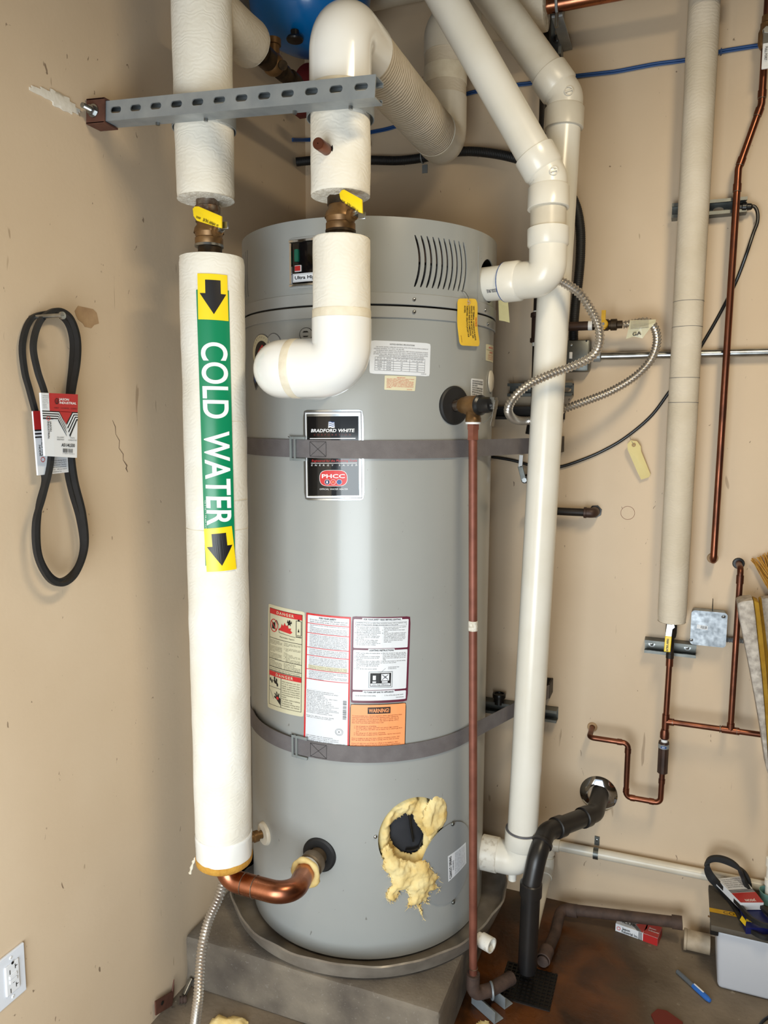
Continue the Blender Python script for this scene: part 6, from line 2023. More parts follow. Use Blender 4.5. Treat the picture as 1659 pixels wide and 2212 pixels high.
hose = [((1346, 702), YG), ((1365, 698), YG), ((1395, 694), YG - 0.004), ((1414, 708), YG - 0.015), ((1419, 740), YG - 0.03), ((1404, 780), YG - 0.045), ((1370, 815), YG - 0.06), ((1320, 845), YG - 0.085), ((1270, 865), YG - 0.11), ((1218, 884), 2.235), ((1175, 903), 2.215), ((1135, 909), 2.18), ((1110, 905), 2.12), ((1098, 887), 2.06), ((1108, 862), 2.035), ((1140, 832), 2.030), ((1190, 808), 2.032), ((1240, 790), 2.04), ((1278, 770), 2.05), ((1295, 742), 2.06), ((1293, 705), 2.06), ((1277, 670), 2.05), ((1252, 634), 2.042), ((1215, 609), 2.05), ((1185, 599), 2.052), ((1150, 598), 2.056), ((1105, 610), 2.056)]
hp = spline([P(u, v, Y=y) for (u, v), y in hose], 10)
o_ = corrugated(hp, 0.0126, 0.0092, 0.0034, 16).build('gas_hose', 'flexsteel', None, 40)
tag(o_, 'corrugated stainless gas hose looped round the white vent pipe', 'hose')
# paper tag on the hose
tg = thing('gas_hose_tag', 'creased printed paper tag folded over the corrugated gas hose', 'tag', P(1385, 700, Y=YG - 0.03))
tv = [P(u, v, Y=y) for u, v, y in ((1361, 692, 2.352), (1417, 690, 2.348), (1416, 697, 2.34), (1402, 712, 2.335), (1388, 731, 2.345), (1370, 727, 2.345), (1352, 732, 2.352), (1357, 712, 2.340))]
ctr_ = P(1385, 706, Y=2.338)
vs = tv + [ctr_] + [v + Vector((0, 0.0008, 0)) for v in tv] + [ctr_ + Vector((0, 0.0008, 0))]
fs = []
for k in range(8):
    l = (k + 1) % 8
    fs += [(k, 8, l), (9 + l, 17, 9 + k), (k, l, 9 + l, 9 + k)]
pt_ = MB().add(vs, fs).build('paper', 'cream', tg, 0)
o_p, e_p = P(1390, 722, Y=2.336), P(1366, 716, Y=2.336)
A = Art(1, 1)
A.text('inkblack', 'GA', 0.0, 0.0, 0.010, 0.024, 1, True)
dx_ = (e_p - o_p).normalized()
A.emit(on_plane(P(1366, 726, Y=2.3345), (1, 0, 0.12), (-0.12, 0, 1)), pt_, 'tag_lettering')
A = Art(1, 1)
for k in range(6):
    A.rect('inkgrey', 0.0, 0.004 * k, 0.050, 0.004 * k + 0.0010, 1)
A.emit(on_plane(P(1362, 711, Y=2.3335), (1, 0, 0.05), (-0.05, 0, 1)), pt_, 'tag_lettering')

# black liquid-tight conduit
cpts = [(560, 350, 0.06), (700, 345, 0.05), (800, 346, 0.04), (860, 347, 0.035), (912, 341, 0.03), (960, 331, 0.035), (1010, 327, 0.04), (1060, 331, 0.045), (1110, 341, 0.05), (1165, 360, 0.05), (1215, 395, 0.05), (1242, 440, 0.05), (1253, 490, 0.045), (1254, 545, 0.04), (1250, 600, 0.035), (1243, 660, 0.03), (1239, 715, 0.03), (1239, 735, 0.03)]
cpts[0] = (640, 350, 0.08)
lt_ = thing('black_conduit', 'thick black flexible conduit snaking along the back wall to the switch box', 'conduit', PB(912, 345))
MB().add(*(lambda m_: (m_.v, m_.f))(corrugated(spline([PB(u, v, o + 0.0) for u, v, o in cpts], 10), 0.0145, 0.006, 0.0008, 16))).build('conduit', 'black', lt_, 40)
cc = PB(912, 341, 0.03)
MB().torus(cc, (1, 0, 0.05), 0.0165, 0.0022, 24, 8).box((cc.x, YB - 0.002, cc.z - 0.026), (0.018, 0.003, 0.026)).build('conduit_clip', 'strut', lt_, 30)

# switch box --------------------------------------------------------------
bx0, bx1 = PB(1222, 767, 0.05).x, PB(1273, 767, 0.05).x
bz0, bz1 = PB(1265, 802, 0.05).z, PB(1265, 733, 0.05).z
sw = thing('switch_box', 'grey metal switch box behind the vent pipe beside the hose loop', 'switch', ((bx0 + bx1) / 2, YB, bz0))
MB().box(((bx0 + bx1) / 2, YB - 0.024, (bz0 + bz1) / 2), (bx1 - bx0, 0.046, bz1 - bz0)).build('box', 'strut_dark', sw, 30, 0.006)
MB().box(((bx0 + bx1) / 2, YB - 0.049, (bz0 + bz1) / 2), (bx1 - bx0 - 0.006, 0.005, bz1 - bz0 - 0.006)).build('cover', 'strut_dark', sw, 30, 0.002)
p = PB(1233.5, 768, 0.053)
MB().box((p.x, YB - 0.055, p.z), (0.009, 0.012, 0.020)).build('toggle', 'plastic_white', sw, 30, 0.001)
for v_ in (745, 790):
    p = PB(1234, v_, 0.052)
    MB().rev([(0.0035, 0), (0.0035, 0.002), (0.001, 0.0025)], (p.x, YB - 0.0515, p.z), (0, -1, 0), 14, False).build('cover_screw', 'steel', sw)
p = PB(1267, 736, 0.052)
MB().rev([(0.003, 0), (0.003, 0.001)], (p.x, YB - 0.0515, p.z), (0, -1, 0), 12).build('cover_hole', 'absdark', sw)
zc = PB(1290, 770, 0.025).z
MB().rev([(0.0145, 0), (0.0145, 0.010), (0.017, 0.012), (0.017, 0.030), (0.0145, 0.032)], (bx1, YB - 0.026, zc), (1, 0, 0), 20).build('conduit_connector', 'strut', sw, 30)
cd_ = MB().cyl((bx1 + 0.034, YB - 0.026, zc), (0.9, YB - 0.026, PB(1640, 762, 0.025).z), 0.0115, None, 20).build('steel_conduit', 'steel', None)
tag(cd_, 'straight shiny steel conduit running level right from the switch box', 'conduit')

# ================================================================ LAGGED PIPE ON THE RIGHT AND ITS COPPER
OP = 0.088
a_, b_ = PB(1522, 0, OP), PB(1451, 1342, OP)
lx = (a_.x + b_.x) / 2
rp = thing('lagged_pipe', 'long cream lagged pipe down the back wall ending at a yellow lever valve', 'pipe', (lx, YB - OP, b_.z))
YR = YB - OP
jacket_tube('jacket', (b_.x, YR, b_.z), (a_.x, YR, 3.3), 0.0405, 0.0415, 'jacket_old', rp, 40, 90, seed=52, amp=0.0008)
for v_ in (648, 704, 815, 869):
    zz = PB(1480, v_, OP + 0.04).z
    MB().torus((lx, YR, zz), (0, 0, 1), 0.0411, 0.0006, 48, 6).build('jacket_seam', 'inkgrey', rp)
end_disc(Vector((b_.x, YR, b_.z)), (0, 0, -1), 0.040, rp)
vt = PB(1446, 1358, OP)
vb_ = MB().rev([(0.011, 0.03), (0.014, 0.024), (0.016, 0.010), (0.016, -0.010), (0.014, -0.024), (0.010, -0.030), (0.010, -0.075), (0.0115, -0.076), (0.0115, -0.090)], (b_.x, YR, vt.z), (0, 0, 1), 20).build('ball_valve', 'iron', rp, 30)
l0, l1, l2 = P(1447, 1352, Y=YR - 0.026), P(1444, 1374, Y=YR - 0.030), P(1441, 1408, Y=YR - 0.034)
MB().rev([(0.008, 0), (0.008, 0.024), (0.0095, 0.024), (0.0095, 0.030)], (b_.x, YR, l0.z), (0, -1, 0), 6).build('stem_nut', 'steel', vb_, 20)
dl = (l1 - l0).normalized()
MB().box((l0 + l1) / 2, (0.018, 0.003, (l1 - l0).length + 0.01), ((1, 0, 0), dl.cross(Vector((1, 0, 0))), dl)).build('lever_arm', 'steel', vb_, 20, 0.001)
dl = (l2 - l1).normalized()
MB().box((l1 + l2) / 2, (0.0185, 0.006, (l2 - l1).length), ((1, 0, 0), dl.cross(Vector((1, 0, 0))), dl)).build('lever', 'yellow', vb_, 20, 0.002)
A = Art(1, 1); A.text('inkblack', 'FNW VALVE', 0, 0, 0.006, 0.038, 1, True, rot=-PI / 2)
A.emit(on_plane(P(1440, 1380, Y=YR - 0.0365), (1, 0, 0), (0, 0.03, 1)), vb_, 'lever_lettering')
# copper below
cz1 = PB(1438, 1558, OP).z
cx_ = PB(1438, 1558, OP).x
MB().tube([(b_.x, YR, vt.z - 0.085), (cx_, YR, cz1)], 0.0085, 18).build('copper_drop', 'copper', rp)
MB().rev([(0.0105, 0), (0.0105, 0.030)], (b_.x, YR, vt.z - 0.115), (0, 0, 1), 18).build('coupling', 'copper', rp)
xr = P(1445, 1558, Y=YR).x
te = MB().rev([(0.0108, -0.022), (0.0108, 0.022)], (cx_, YR, cz1), (0, 0, 1), 18).rev([(0.0108, 0), (0.0108, 0.024)], (cx_, YR, cz1), (1, 0, 0), 18)
te.build('tee', 'copper', rp, 40)
MB().cyl((cx_, YR, cz1), (0.9, YR, cz1), 0.0085, None, 18).build('branch', 'copper', rp)
for u_ in (1452, 1556, 1592):
    MB().torus((P(u_, 1565, Y=YR).x, YR, cz1), (1, 0, 0), 0.0098, 0.0014, 20, 6).build('solder_ring', 'solder', rp)
# dielectric / check cylinder and U-bend
f = lambda u, v: PB(u, v, OP)
ck0, ck1 = f(1434, 1600), f(1428, 1668)
MB().cyl((cx_, YR, cz1 - 0.02), (cx_ - 0.001, YR, ck0.z + 0.01), 0.0085, None, 16).build('short_drop', 'copper', rp)
MB().rev([(0.011, 0), (0.0135, 0.004), (0.0135, 0.02), (0.011, 0.03)], (cx_ - 0.001, YR, ck0.z + 0.006), (0, 0, 1), 18).build('adapter', 'copper', rp, 30)
MB().rev([(0.0095, 0), (0.0095, 0.010)], (cx_ - 0.001, YR, ck0.z - 0.004), (0, 0, 1), 18).build('plastic_collar', 'white', rp)
rb_ = []
for k in range(24):
    rb_.append(0.0155 if k % 2 else 0.0145)
mb = MB()
vs, fs = [], []
for z_ in (ck1.z, ck0.z - 0.003):
    for k in range(24):
        a = 2 * PI * k / 24
        vs.append((cx_ - 0.002 + rb_[k] * math.cos(a), YR + rb_[k] * math.sin(a), z_))
for k in range(24): fs.append((k, (k + 1) % 24, 24 + (k + 1) % 24, 24 + k))
fs += [tuple(range(23, -1, -1)), tuple(range(24, 48))]
dcy = mb.add(vs, fs).build('check_cylinder', 'iron_brown', rp, 20)
MB().rev([(0.0160, 0), (0.0160, 0.013)], (cx_ - 0.002, YR, ck0.z - 0.022), (0, 0, 1), 28).build('grey_band', 'strut', dcy, 30)
A = Art(1, 1); A.ellipse('inkblue', 0, 0, 0.0085, 0.004, 1); A.text('white', 'JVC', 0, -0.0018, 0.0036, 0.008, 2, True, 'c')
A.emit(lambda x, y, o: Vector((cx_ - 0.002 + (0.0162 + o) * math.sin(x / 0.0162), YR - (0.0162 + o) * math.cos(x / 0.0162), ck0.z - 0.0155 + y)), dcy, 'band_print', 0.002)
ub = [Vector((cx_ - 0.002, YR, ck1.z + 0.002)), f(1424, 1734), f(1351, 1737), f(1360, 1606), f(1273, 1592), PB(1268, 1588, 0.0)]
ub[1] = Vector((cx_ - 0.003, YR, f(1424, 1734).z)); ub[2] = Vector((f(1351, 1737).x, YR, ub[1].z)); ub[3] = Vector((ub[2].x, YR, f(1360, 1606).z)); ub[4] = Vector((f(1273, 1592).x, YR, ub[3].z)); ub[5] = Vector((ub[4].x, YB - 0.0006, ub[3].z))
MB().tube(fillet(ub, 0.016, 7), 0.0085, 18).build('u_bend', 'copper', rp, 60)
for (i, j, fr) in ((0, 1, 0.30), (1, 2, 0.25), (1, 2, 0.8), (2, 3, 0.12), (2, 3, 0.86), (3, 4, 0.22)):
    c_ = ub[i].lerp(ub[j], fr)
    MB().rev([(0.0098, -0.007), (0.0098, 0.007)], c_, ub[j] - ub[i], 18).build('coupling', 'copper', rp)
MB().rev([(0.016, 0), (0.015, 0.003), (0.009, 0.004)], (ub[5].x, YB - 0.001, ub[5].z), (0, -1, 0), 20, False).build('wall_ring', 'drywall', rp)
# second copper dropping into the branch
OC2 = OP
k0, k1 = PB(1594, 1228, OP), PB(1578, 1572, OP)
cp2 = [Vector((k1.x, YR, cz1)), Vector((k1.x, YR, k0.z)), Vector((k1.x, YB - 0.0006, k0.z))]
MB().tube(fillet(cp2, 0.018, 7), 0.0085, 18).build('copper_riser', 'copper', rp, 60)
MB().rev([(0.0108, -0.024), (0.0108, 0.024)], (k1.x, YR, cz1), (1, 0, 0), 18).rev([(0.0108, 0), (0.0108, 0.022)], (k1.x, YR, cz1), (0, 0, 1), 18).build('tee', 'copper', rp, 40)
MB().rev([(0.0102, -0.012), (0.0102, 0.012)], (k1.x, YR, k0.z - 0.032), (0, 0, 1), 18).build('coupling', 'copper', rp)
MB().rev([(0.017, 0), (0.015, 0.002), (0.009, 0.002)], (k1.x, YB - 0.001, k0.z), (0, -1, 0), 18, False).build('wall_hole', 'absdark', rp)

# far right copper line with white lever
OF = 0.062
YF = YB - OF
fr = thing('copper_pipe', 'bent copper pipe with white lever valve at its top, right of the lagged pipe', 'pipe', PB(1541, 1210))
g = lambda u, v: PB(u, v, OF)
cpf = [Vector((g(1652, -40).x, YF, g(1652, -40).z)), g(1645, 225), g(1595, 365), g(1541, 1213)]
cpf[0] = Vector((cpf[1].x, YF, 3.2))
cpf.append(Vector((cpf[-1].x, YB - 0.0006, cpf[-1].z)))
MB().tube(fillet(cpf, [0.03, 0.03, 0.018], 7), 0.0095, 20).build('pipe', 'copper', fr, 60)
for (i, j, k) in ((1, 2, 0.12), (1, 2, 0.88), (0, 1, 0.965), (2, 3, 0.045)):
    c_ = cpf[i].lerp(cpf[j], k)
    MB().rev([(0.0112, -0.010), (0.0112, 0.010)], c_, cpf[j] - cpf[i], 20).build('coupling', 'copper', fr)
    MB().torus(c_ + (cpf[j] - cpf[i]).normalized() * 0.010, (cpf[j] - cpf[i]), 0.0102, 0.0012, 20, 6).build('solder_ring', 'solder', fr)
zv = g(1648, 78).z
fv = MB().rev([(0.012, 0.05), (0.0125, 0.048), (0.0125, 0.034), (0.015, 0.03), (0.015, 0.018), (0.019, 0.008), (0.019, -0.022), (0.015, -0.030), (0.012, -0.034)], (cpf[0].x, YF, zv), (0, 0, 1), 10).build('ball_valve', 'brass', fr, 30)
MB().rev([(0.011, 0), (0.011, 0.03), (0.009, 0.03), (0.009, 0.036)], (cpf[0].x, YF, zv), (0, -1, 0), 6).build('stem_nut', 'steel', fv, 20)
h0, h1, h2 = P(1648, 72, Y=YF - 0.034), P(1646, 95, Y=YF - 0.036), P(1646, 150, Y=YF - 0.042)
h0.x = h1.x = h2.x = cpf[0].x
dl = (h1 - h0).normalized()
MB().box((h0 + h1) / 2, (0.018, 0.003, (h1 - h0).length + 0.008), ((1, 0, 0), dl.cross(Vector((1, 0, 0))), dl)).build('lever_arm', 'steel', fv, 20, 0.001)
dl = (h2 - h1).normalized()
MB().box((h1 + h2) / 2, (0.017, 0.006, (h2 - h1).length), ((1, 0, 0), dl.cross(Vector((1, 0, 0))), dl)).build('lever', 'white', fv, 20, 0.002)
A = Art(1, 1); A.text('inkgrey', 'FULL PORT', 0, 0, 0.006, 0.036, 1, True, rot=-PI / 2)
A.emit(on_plane(Vector((cpf[0].x - 0.003, YF - 0.0455, P(1646, 104, Y=YF - 0.04).z)), (1, 0, 0), (0, 0.1, 1)), fv, 'lever_lettering')
MB().rev([(0.016, 0), (0.014, 0.003), (0.0095, 0.004)], (cpf[-1].x, YB - 0.001, cpf[-1].z), (0, -1, 0), 18, False).build('wall_ring', 'drywall', fr)

# junction box --------------------------------------------------------------
OJ = 0.055
j0, j1 = PB(1492, 1355, OJ).x, PB(1570, 1360, OJ).x
jz0, jz1 = PB(1531, 1396, OJ).z, PB(1531, 1321, OJ).z
jb = thing('junction_box', 'square galvanised junction box with barcode sticker on the back wall', 'junction box', ((j0 + j1) / 2, YB, jz0))
jc = ((j0 + j1) / 2, 0, (jz0 + jz1) / 2)
MB().box((jc[0], YB - 0.026, jc[2]), (j1 - j0 - 0.004, 0.050, jz1 - jz0 - 0.004)).build('box', 'galv', jb, 30, 0.009, 4)
rr_ = 0.010
pl_ = []
for (sx, sz, a0) in ((1, 1, 0), (-1, 1, 90), (-1, -1, 180), (1, -1, 270)):
    for k in range(5):
        a = math.radians(a0 + 22.5 * k)
        pl_.append((sx * ((j1 - j0) / 2 - rr_) + rr_ * math.cos(a), sz * ((jz1 - jz0) / 2 - rr_) + rr_ * math.sin(a)))
MB().prism(pl_, (jc[0], YB - 0.052, jc[2]), (1, 0, 0), (0, 0, 1), (0, -0.003, 0)).build('cover', 'galv', jb, 30)
for (u, v) in ((1564, 1332), (1494, 1382)):
    p = PB(u, v, OJ)
    MB().rev([(0.0042, 0), (0.0042, 0.001)], (p.x - 0.003, YB - 0.0552, p.z - 0.001), (0, -1, 0), 12).build('keyhole', 'absdark', jb)
    MB().rev([(0.004, 0), (0.004, 0.002), (0.001, 0.003)], (p.x, YB - 0.0552, p.z), (0, -1, 0), 12, False).build('cover_screw', 'steel', jb)
p = PB(1517, 1355, OJ)
bs = MB().box((p.x, YB - 0.0553, p.z), (0.030, 0.0006, 0.012), ((1, 0, -0.06), (0, 1, 0), (0.06, 0, 1))).build('barcode_sticker', 'paper', jb, 0)
A = Art(1, 1)
for k in range(12): A.rect('inkblack', -0.004 + 0.0014 * k, -0.0035, -0.004 + 0.0014 * k + random.choice((0.0005, 0.0009)), 0.0045, 1)
A.text('inkblack', '90101', 0.0, -0.0055, 0.0014, 0.008, 1)
A.emit(on_plane((p.x, YB - 0.0556, p.z), (1, 0, -0.06), (0.06, 0, 1)), bs, 'sticker_lettering')
MB().tube([PB(1539, 1322, 0.03), PB(1540, 1293, 0.05)], [0.0018, 0.0010], 8).build('nail', 'steel', jb)
MB().add(*(lambda m_: (m_.v, m_.f))(corrugated([(j1 - 0.002, YB - 0.022, PB(1575, 1384, 0.03).z), (j1 + 0.16, YB - 0.022, PB(1612, 1384, 0.03).z)], 0.0085, 0.007, 0.002, 14))).build('flex_conduit', 'galv', jb, 40)

# ================================================================ CABLES
bl_ = [(720, 296), (799, 284), (852, 272), (900, 250), (960, 218), (1011, 200), (1060, 190), (1118, 181), (1144, 178), (1190, 170), (1238, 163), (1300, 156), (1333, 152), (1380, 143), (1421, 135.5), (1488, 126.5), (1551, 110.5), (1600, 102), (1643, 96), (1700, 92)]
blue = thing('blue_cable', 'thin blue twin cable stapled across the back wall', 'cable', PB(1300, 156))
pts = [XLp(632, 300, 0.004), PB(668, 300, 0.006)] + [PB(u, v, 0.006) for u, v in bl_]
sp_ = spline(pts, 8)
MB().tube(sp_, 0.0034, 8).build('strand', 'bluecable', blue)
MB().tube([p + Vector((0, 0, -0.0062)) for p in sp_], 0.0030, 8).build('strand', 'bluecable', blue)
for (u, v) in ((1558, 109),):
    p = PB(u, v, 0.006)
    MB().box((p.x, YB - 0.005, p.z - 0.003), (0.003, 0.010, 0.016)).build('staple', 'bluecable', blue, 0)
bc_ = [(1618, 448), (1629, 446), (1636, 458), (1636, 480), (1627, 505), (1612, 550), (1590, 608), (1560, 668), (1525, 730), (1490, 785), (1446, 846), (1405, 900), (1350, 946), (1300, 975), (1255, 994), (1211, 1008), (1175, 1010), (1143, 1004), (1105, 994), (1062, 987), (1030, 985)]
black = thing('black_cable', 'black cable sagging behind the lagged pipe to the heater', 'cable', PB(1300, 975))
MB().tube(spline([PB(u, v, 0.0065 if u < 1600 else 0.03) for u, v in bc_], 8), 0.0048, 10).build('cable', 'absdark', black)
p = PB(1612, 447, 0.035)
MB().rev([(0.010, -0.030), (0.010, -0.012), (0.013, -0.010), (0.013, 0.0), (0.010, 0.002), (0.009, 0.012), (0.006, 0.016)], p, (1, 0, -0.05), 14).build('cable_gland', 'absdark', black, 30)

# faded tag on the black cable
ft = thing('cable_tag', 'faded blank yellow tag wired to the sagging black cable', 'tag', PB(1380, 990, 0.02))
q = [PB(u, v, o) for u, v, o in ((1355, 959, 0.026), (1363, 951, 0.024), (1376, 953, 0.022), (1384, 964, 0.020), (1385, 975, 0.020), (1405, 1024, 0.012), (1402, 1031, 0.012), (1385, 1036, 0.014), (1377, 1020, 0.018), (1356, 972, 0.026))]
ctr_ = PB(1378, 992, 0.024)
vs = q + [ctr_] + [v + Vector((0, 0.0008, 0)) for v in q] + [ctr_ + Vector((0, 0.0008, 0))]
fs = []
for k in range(10):
    l = (k + 1) % 10
    fs += [(k, 10, l), (11 + l, 21, 11 + k), (k, l, 11 + l, 11 + k)]
MB().add(vs, fs).build('card', 'tag', ft, 0)
MB().torus(PB(1369, 961, 0.0245), (0, -1, 0), 0.0042, 0.0018, 20, 8).build('eyelet', 'drywall', ft)
MB().tube([PB(1358, 938, 0.014), PB(1362, 948, 0.022), PB(1369, 961, 0.026)], 0.0008, 6).build('wire', 'strut_dark', ft)

# yellow tag wired to the heater head
yt_ = thing('notice_tag', 'bright yellow printed tag wired to the heater vent slots', 'tag', cyl_pt(*cyl_sz(1004, 700), 0.012))
W, H = 0.050, 0.118
c_t = [cyl_sz(u, v) for u, v in ((985.3, 747), (1027.8, 749), (980.5, 646), (1021.5, 646.5))]
tag_fn = on_quad(*c_t, W, H, lambda s, z, o: cyl_pt(s, z, o + 0.010 + 0.002 * math.sin((z - 1.9) * 60)))
cardy = sheet(tag_fn, W, H, 8, 12, 0.0008, 'card', 'tagyellow', yt_, 0.008)
tfn = lambda x, y, o: tag_fn(x, y, o + 0.0008)
A = Art(W, H)
A.text('inkred', 'NOTICE', 0.0435, 0.072, 0.0040, 0.022, 1, True, rot=-PI / 2)
for k, s_ in enumerate(('VENT TERMINAL, CONDENSATE ELBOW,', 'EXHAUST PVC & AIR INTAKE PVC ARE', 'LOCATED INSIDE OF COMBUSTION', 'SURROUND. UNLATCH JACKET FOR', 'ACCESS.')):
    A.text('inkblack', s_, 0.0370 - 0.0056 * k, 0.100, 0.0036, (0.086, 0.080, 0.074, 0.078, 0.018)[k], 1, True, rot=-PI / 2)
A.text('inkbrown', '238-45480-00A', 0.004, 0.026, 0.0016, 0.018, 1, rot=-PI / 2)
A.emit(tfn, cardy, 'tag_lettering')
ey = tfn(0.0245, 0.108, 0.001)
MB().torus(ey, (0.3, -0.9, 0), 0.0040, 0.0018, 20, 8).build('eyelet', 'drywall', yt_)
MB().tube(spline([cyl_pt(*cyl_sz(993, 628), 0.002), cyl_pt(*cyl_sz(998, 632), 0.010), ey + Vector((0, 0, 0.012)), ey + Vector((0.001, -0.002, 0))], 6), 0.0008, 6).build('wire', 'strut_dark', yt_)
# second, faded tag hanging behind the vent stub
f2 = thing('faded_tag', 'faded yellow tag hanging behind the vent pipe stub', 'tag', P(1090, 668, Y=2.12))
q = [P(u, v, Y=y) for u, v, y in ((1076, 636, 2.10), (1096, 636, 2.10), (1098, 660, 2.11), (1101, 697, 2.115), (1090, 694, 2.112), (1078, 692, 2.112), (1077, 665, 2.108))]
vs = q + [v + Vector((0, 0.001, 0)) for v in q]
n = len(q)
fs = [tuple(range(n)), tuple(range(2 * n - 1, n - 1, -1))] + [(k, n + k, n + (k + 1) % n, (k + 1) % n) for k in range(n)]
MB().add(vs, fs).build('card', 'tag', f2, 0)
MB().tube([P(1086, 638, Y=2.10), P(1084, 618, Y=2.095), P(1078, 600, Y=2.07)], 0.0008, 6).build('wire', 'strut_dark', f2)

# ================================================================ BLACK STUB, GREY LEVER, PENCIL RING
OS = 0.045
s0, s1 = PB(1140, 1108, OS), PB(1280, 1108, OS)
bs_ = thing('black_stub_pipe', 'short level black iron pipe elbowing into the back wall', 'pipe', PB(1280, 1108))
MB().tube(fillet([Vector((s0.x, YB - OS, s1.z)), Vector((s1.x, YB - OS, s1.z)), Vector((s1.x, YB - 0.0006, s1.z))], 0.02, 8), 0.0125, 20).build('pipe', 'iron', bs_, 60)
ea = PB(1261, 1108, OS).x
MB().rev([(0.0160, 0), (0.0175, 0.001), (0.0175, 0.008), (0.0160, 0.009)], (ea, YB - OS, s1.z), (1, 0, 0), 22).tube(fillet([Vector((ea + 0.006, YB - OS, s1.z)), Vector((s1.x + 0.003, YB - OS, s1.z)), Vector((s1.x + 0.003, YB - 0.004, s1.z))], 0.02, 8), 0.0158, 22).build('elbow', 'iron_brown', bs_, 40)
MB().rev([(0.021, 0), (0.020, 0.002), (0.012, 0.002)], (s1.x + 0.004, YB - 0.0005, s1.z), (0, -1, 0), 7, False).build('wall_hole', 'absdark', bs_)
gv2 = thing('grey_lever_valve', 'small grey lever valve with white grip behind the vent pipe', 'valve', PB(1134, 1040, 0.06))
OG = 0.075
for (a__, b__, w_, m_, nm) in (((1131, 1036), (1124, 1008), 0.016, 'strut_dark', 'lever_arm'), ((1124, 1008), (1126, 984), 0.012, 'white', 'lever_grip')):
    pa, pb = PB(*a__, OG), PB(*b__, OG)
    dl = (pb - pa).normalized()
    MB().box((pa + pb) / 2, (w_, 0.004, (pb - pa).length + 0.004), (dl.cross(Vector((0, -1, 0))), Vector((0, -1, 0)), dl)).build(nm, m_, gv2, 20, 0.001)
p = PB(1133, 1037, OG)
MB().rev([(0.011, 0.0), (0.011, OG - 0.02), (0.016, OG - 0.02), (0.016, OG)], p, (0, 1, 0), 10).build('valve_body', 'iron', gv2, 30)
MB().rev([(0.008, -0.004), (0.008, 0.004)], p, (0, -1, 0), 6).build('stem_nut', 'steel', gv2, 20)
pr = PB(1356, 1108, 0.0)
rr_ = 14.5 * 2.32 / FPX
o_ = MB().torus((pr.x, YB - 0.0004, pr.z), (0, 1, 0), rr_, 0.0005, 40, 4).build('pencil_ring', 'inkbrown', None)
tag(o_, 'thin pencilled circle on the wall beside the lagged pipe', 'mark')

# ================================================================ ABS DRAIN, ESCUTCHEON, PVC DRAIN
F = P(1138, 2116, Z=0.0)
ab = thing('black_drain_pipe', 'black plastic drain pipe stepping from chrome wall plate down to the floor grate', 'pipe', F)
ec_ = PB(1293, 1714)
MB().rev([(0.060, 0.0005), (0.060, 0.002), (0.052, 0.007), (0.040, 0.012), (0.034, 0.013), (0.034, 0.006)], (ec_.x, YB, ec_.z), (0, -1, 0), 48, False).build('escutcheon', 'chrome', ab, 40)
RA = 0.0275
Ctop = P(1161, 1845, Y=F.y + 0.02)
Ww = Vector((ec_.x + 0.006, YB - 0.002, ec_.z + 0.008))
Aa = P(1286, 1756, Y=2.345)
Bb = P(1180, 1797, Y=2.13)
route = [Ww, Aa, Bb, Ctop, Vector((F.x + 0.004, F.y, 0.30)), Vector((F.x, F.y, 0.03))]
MB().tube(fillet(route, [0.05, 0.05, 0.09, 0.09], 8), RA, 26).build('pipe', 'abs', ab, 60)
def hubs(i, j, d0, d1):
    a, b = Vector(route[i]), Vector(route[j])
    d = (b - a).normalized()
    MB().rev([(RA * 1.02, d0 - 0.003), (RA * 1.16, d0), (RA * 1.16, d1), (RA * 1.02, d1 + 0.002)], a, d, 26).build('hub', 'abs', ab, 30)
lab = (Bb - Aa).length
hubs(1, 2, 0.042, 0.070); hubs(1, 2, lab - 0.075, lab - 0.045)
hubs(2, 3, 0.036, 0.044); hubs(4, 5, -0.005, 0.032)
pd = thing('pvc_drain_line', 'thin cream plastic drain pipe clamped low along the back wall', 'pipe', PB(1287, 1845))
OD = 0.030
p0_, p1_ = PB(1196, 1830, OD), PB(1640, 1907, OD)
zD = (PB(1208, 1831, OD).z + PB(1521, 1888, OD).z) / 2
MB().cyl((p0_.x, YB - OD, zD), (0.5, YB - OD, zD + 0.008), 0.0163, None, 24).build('level_run', 'pvcold', pd)
xt = PB(1186, 1835, OD).x
MB().rev([(0.0205, -0.022), (0.0205, 0.034), (0.017, 0.035)], (xt, YB - OD, zD), (1, 0, 0), 24).rev([(0.0205, 0), (0.0205, 0.034)], (xt, YB - OD, zD), (0, 0, -1), 24).build('tee', 'pvcold', pd, 40)
dn = [Vector((xt, YB - OD, zD)), Vector((xt, YB - OD - 0.004, zD - 0.085)), P(1150, 2015, Y=2.16)]
MB().tube(fillet(dn, 0.03, 8), 0.0163, 22).build('drop', 'pvcold', pd, 60)
MB().tube(fillet([dn[1] + (dn[0] - dn[1]).normalized() * 0.04, dn[1], dn[1] + (dn[2] - dn[1]).normalized() * 0.04], 0.03, 8), 0.0200, 22).build('drop_elbow', 'pvcold', pd, 40)
pc = PB(1287, 1843, OD)
vs, fs = [], []
MB().rev([(0.0166, -0.008), (0.0185, -0.008), (0.0185, 0.008), (0.0166, 0.008)], (pc.x, YB - OD, zD), (1, 0, 0), 28, False).box((pc.x, YB - 0.003, zD + 0.030), (0.016, 0.003, 0.030)).build('pipe_clamp', 'strut_dark', pd, 30)
MB().rev([(0.004, 0), (0.004, 0.003), (0.001, 0.004)], (pc.x, YB - 0.0045, zD + 0.034), (0, -1, 0), 10, False).build('clamp_screw', 'steel', pd)
wp_ = P(1126, 2065, Y=F.y + 0.02)
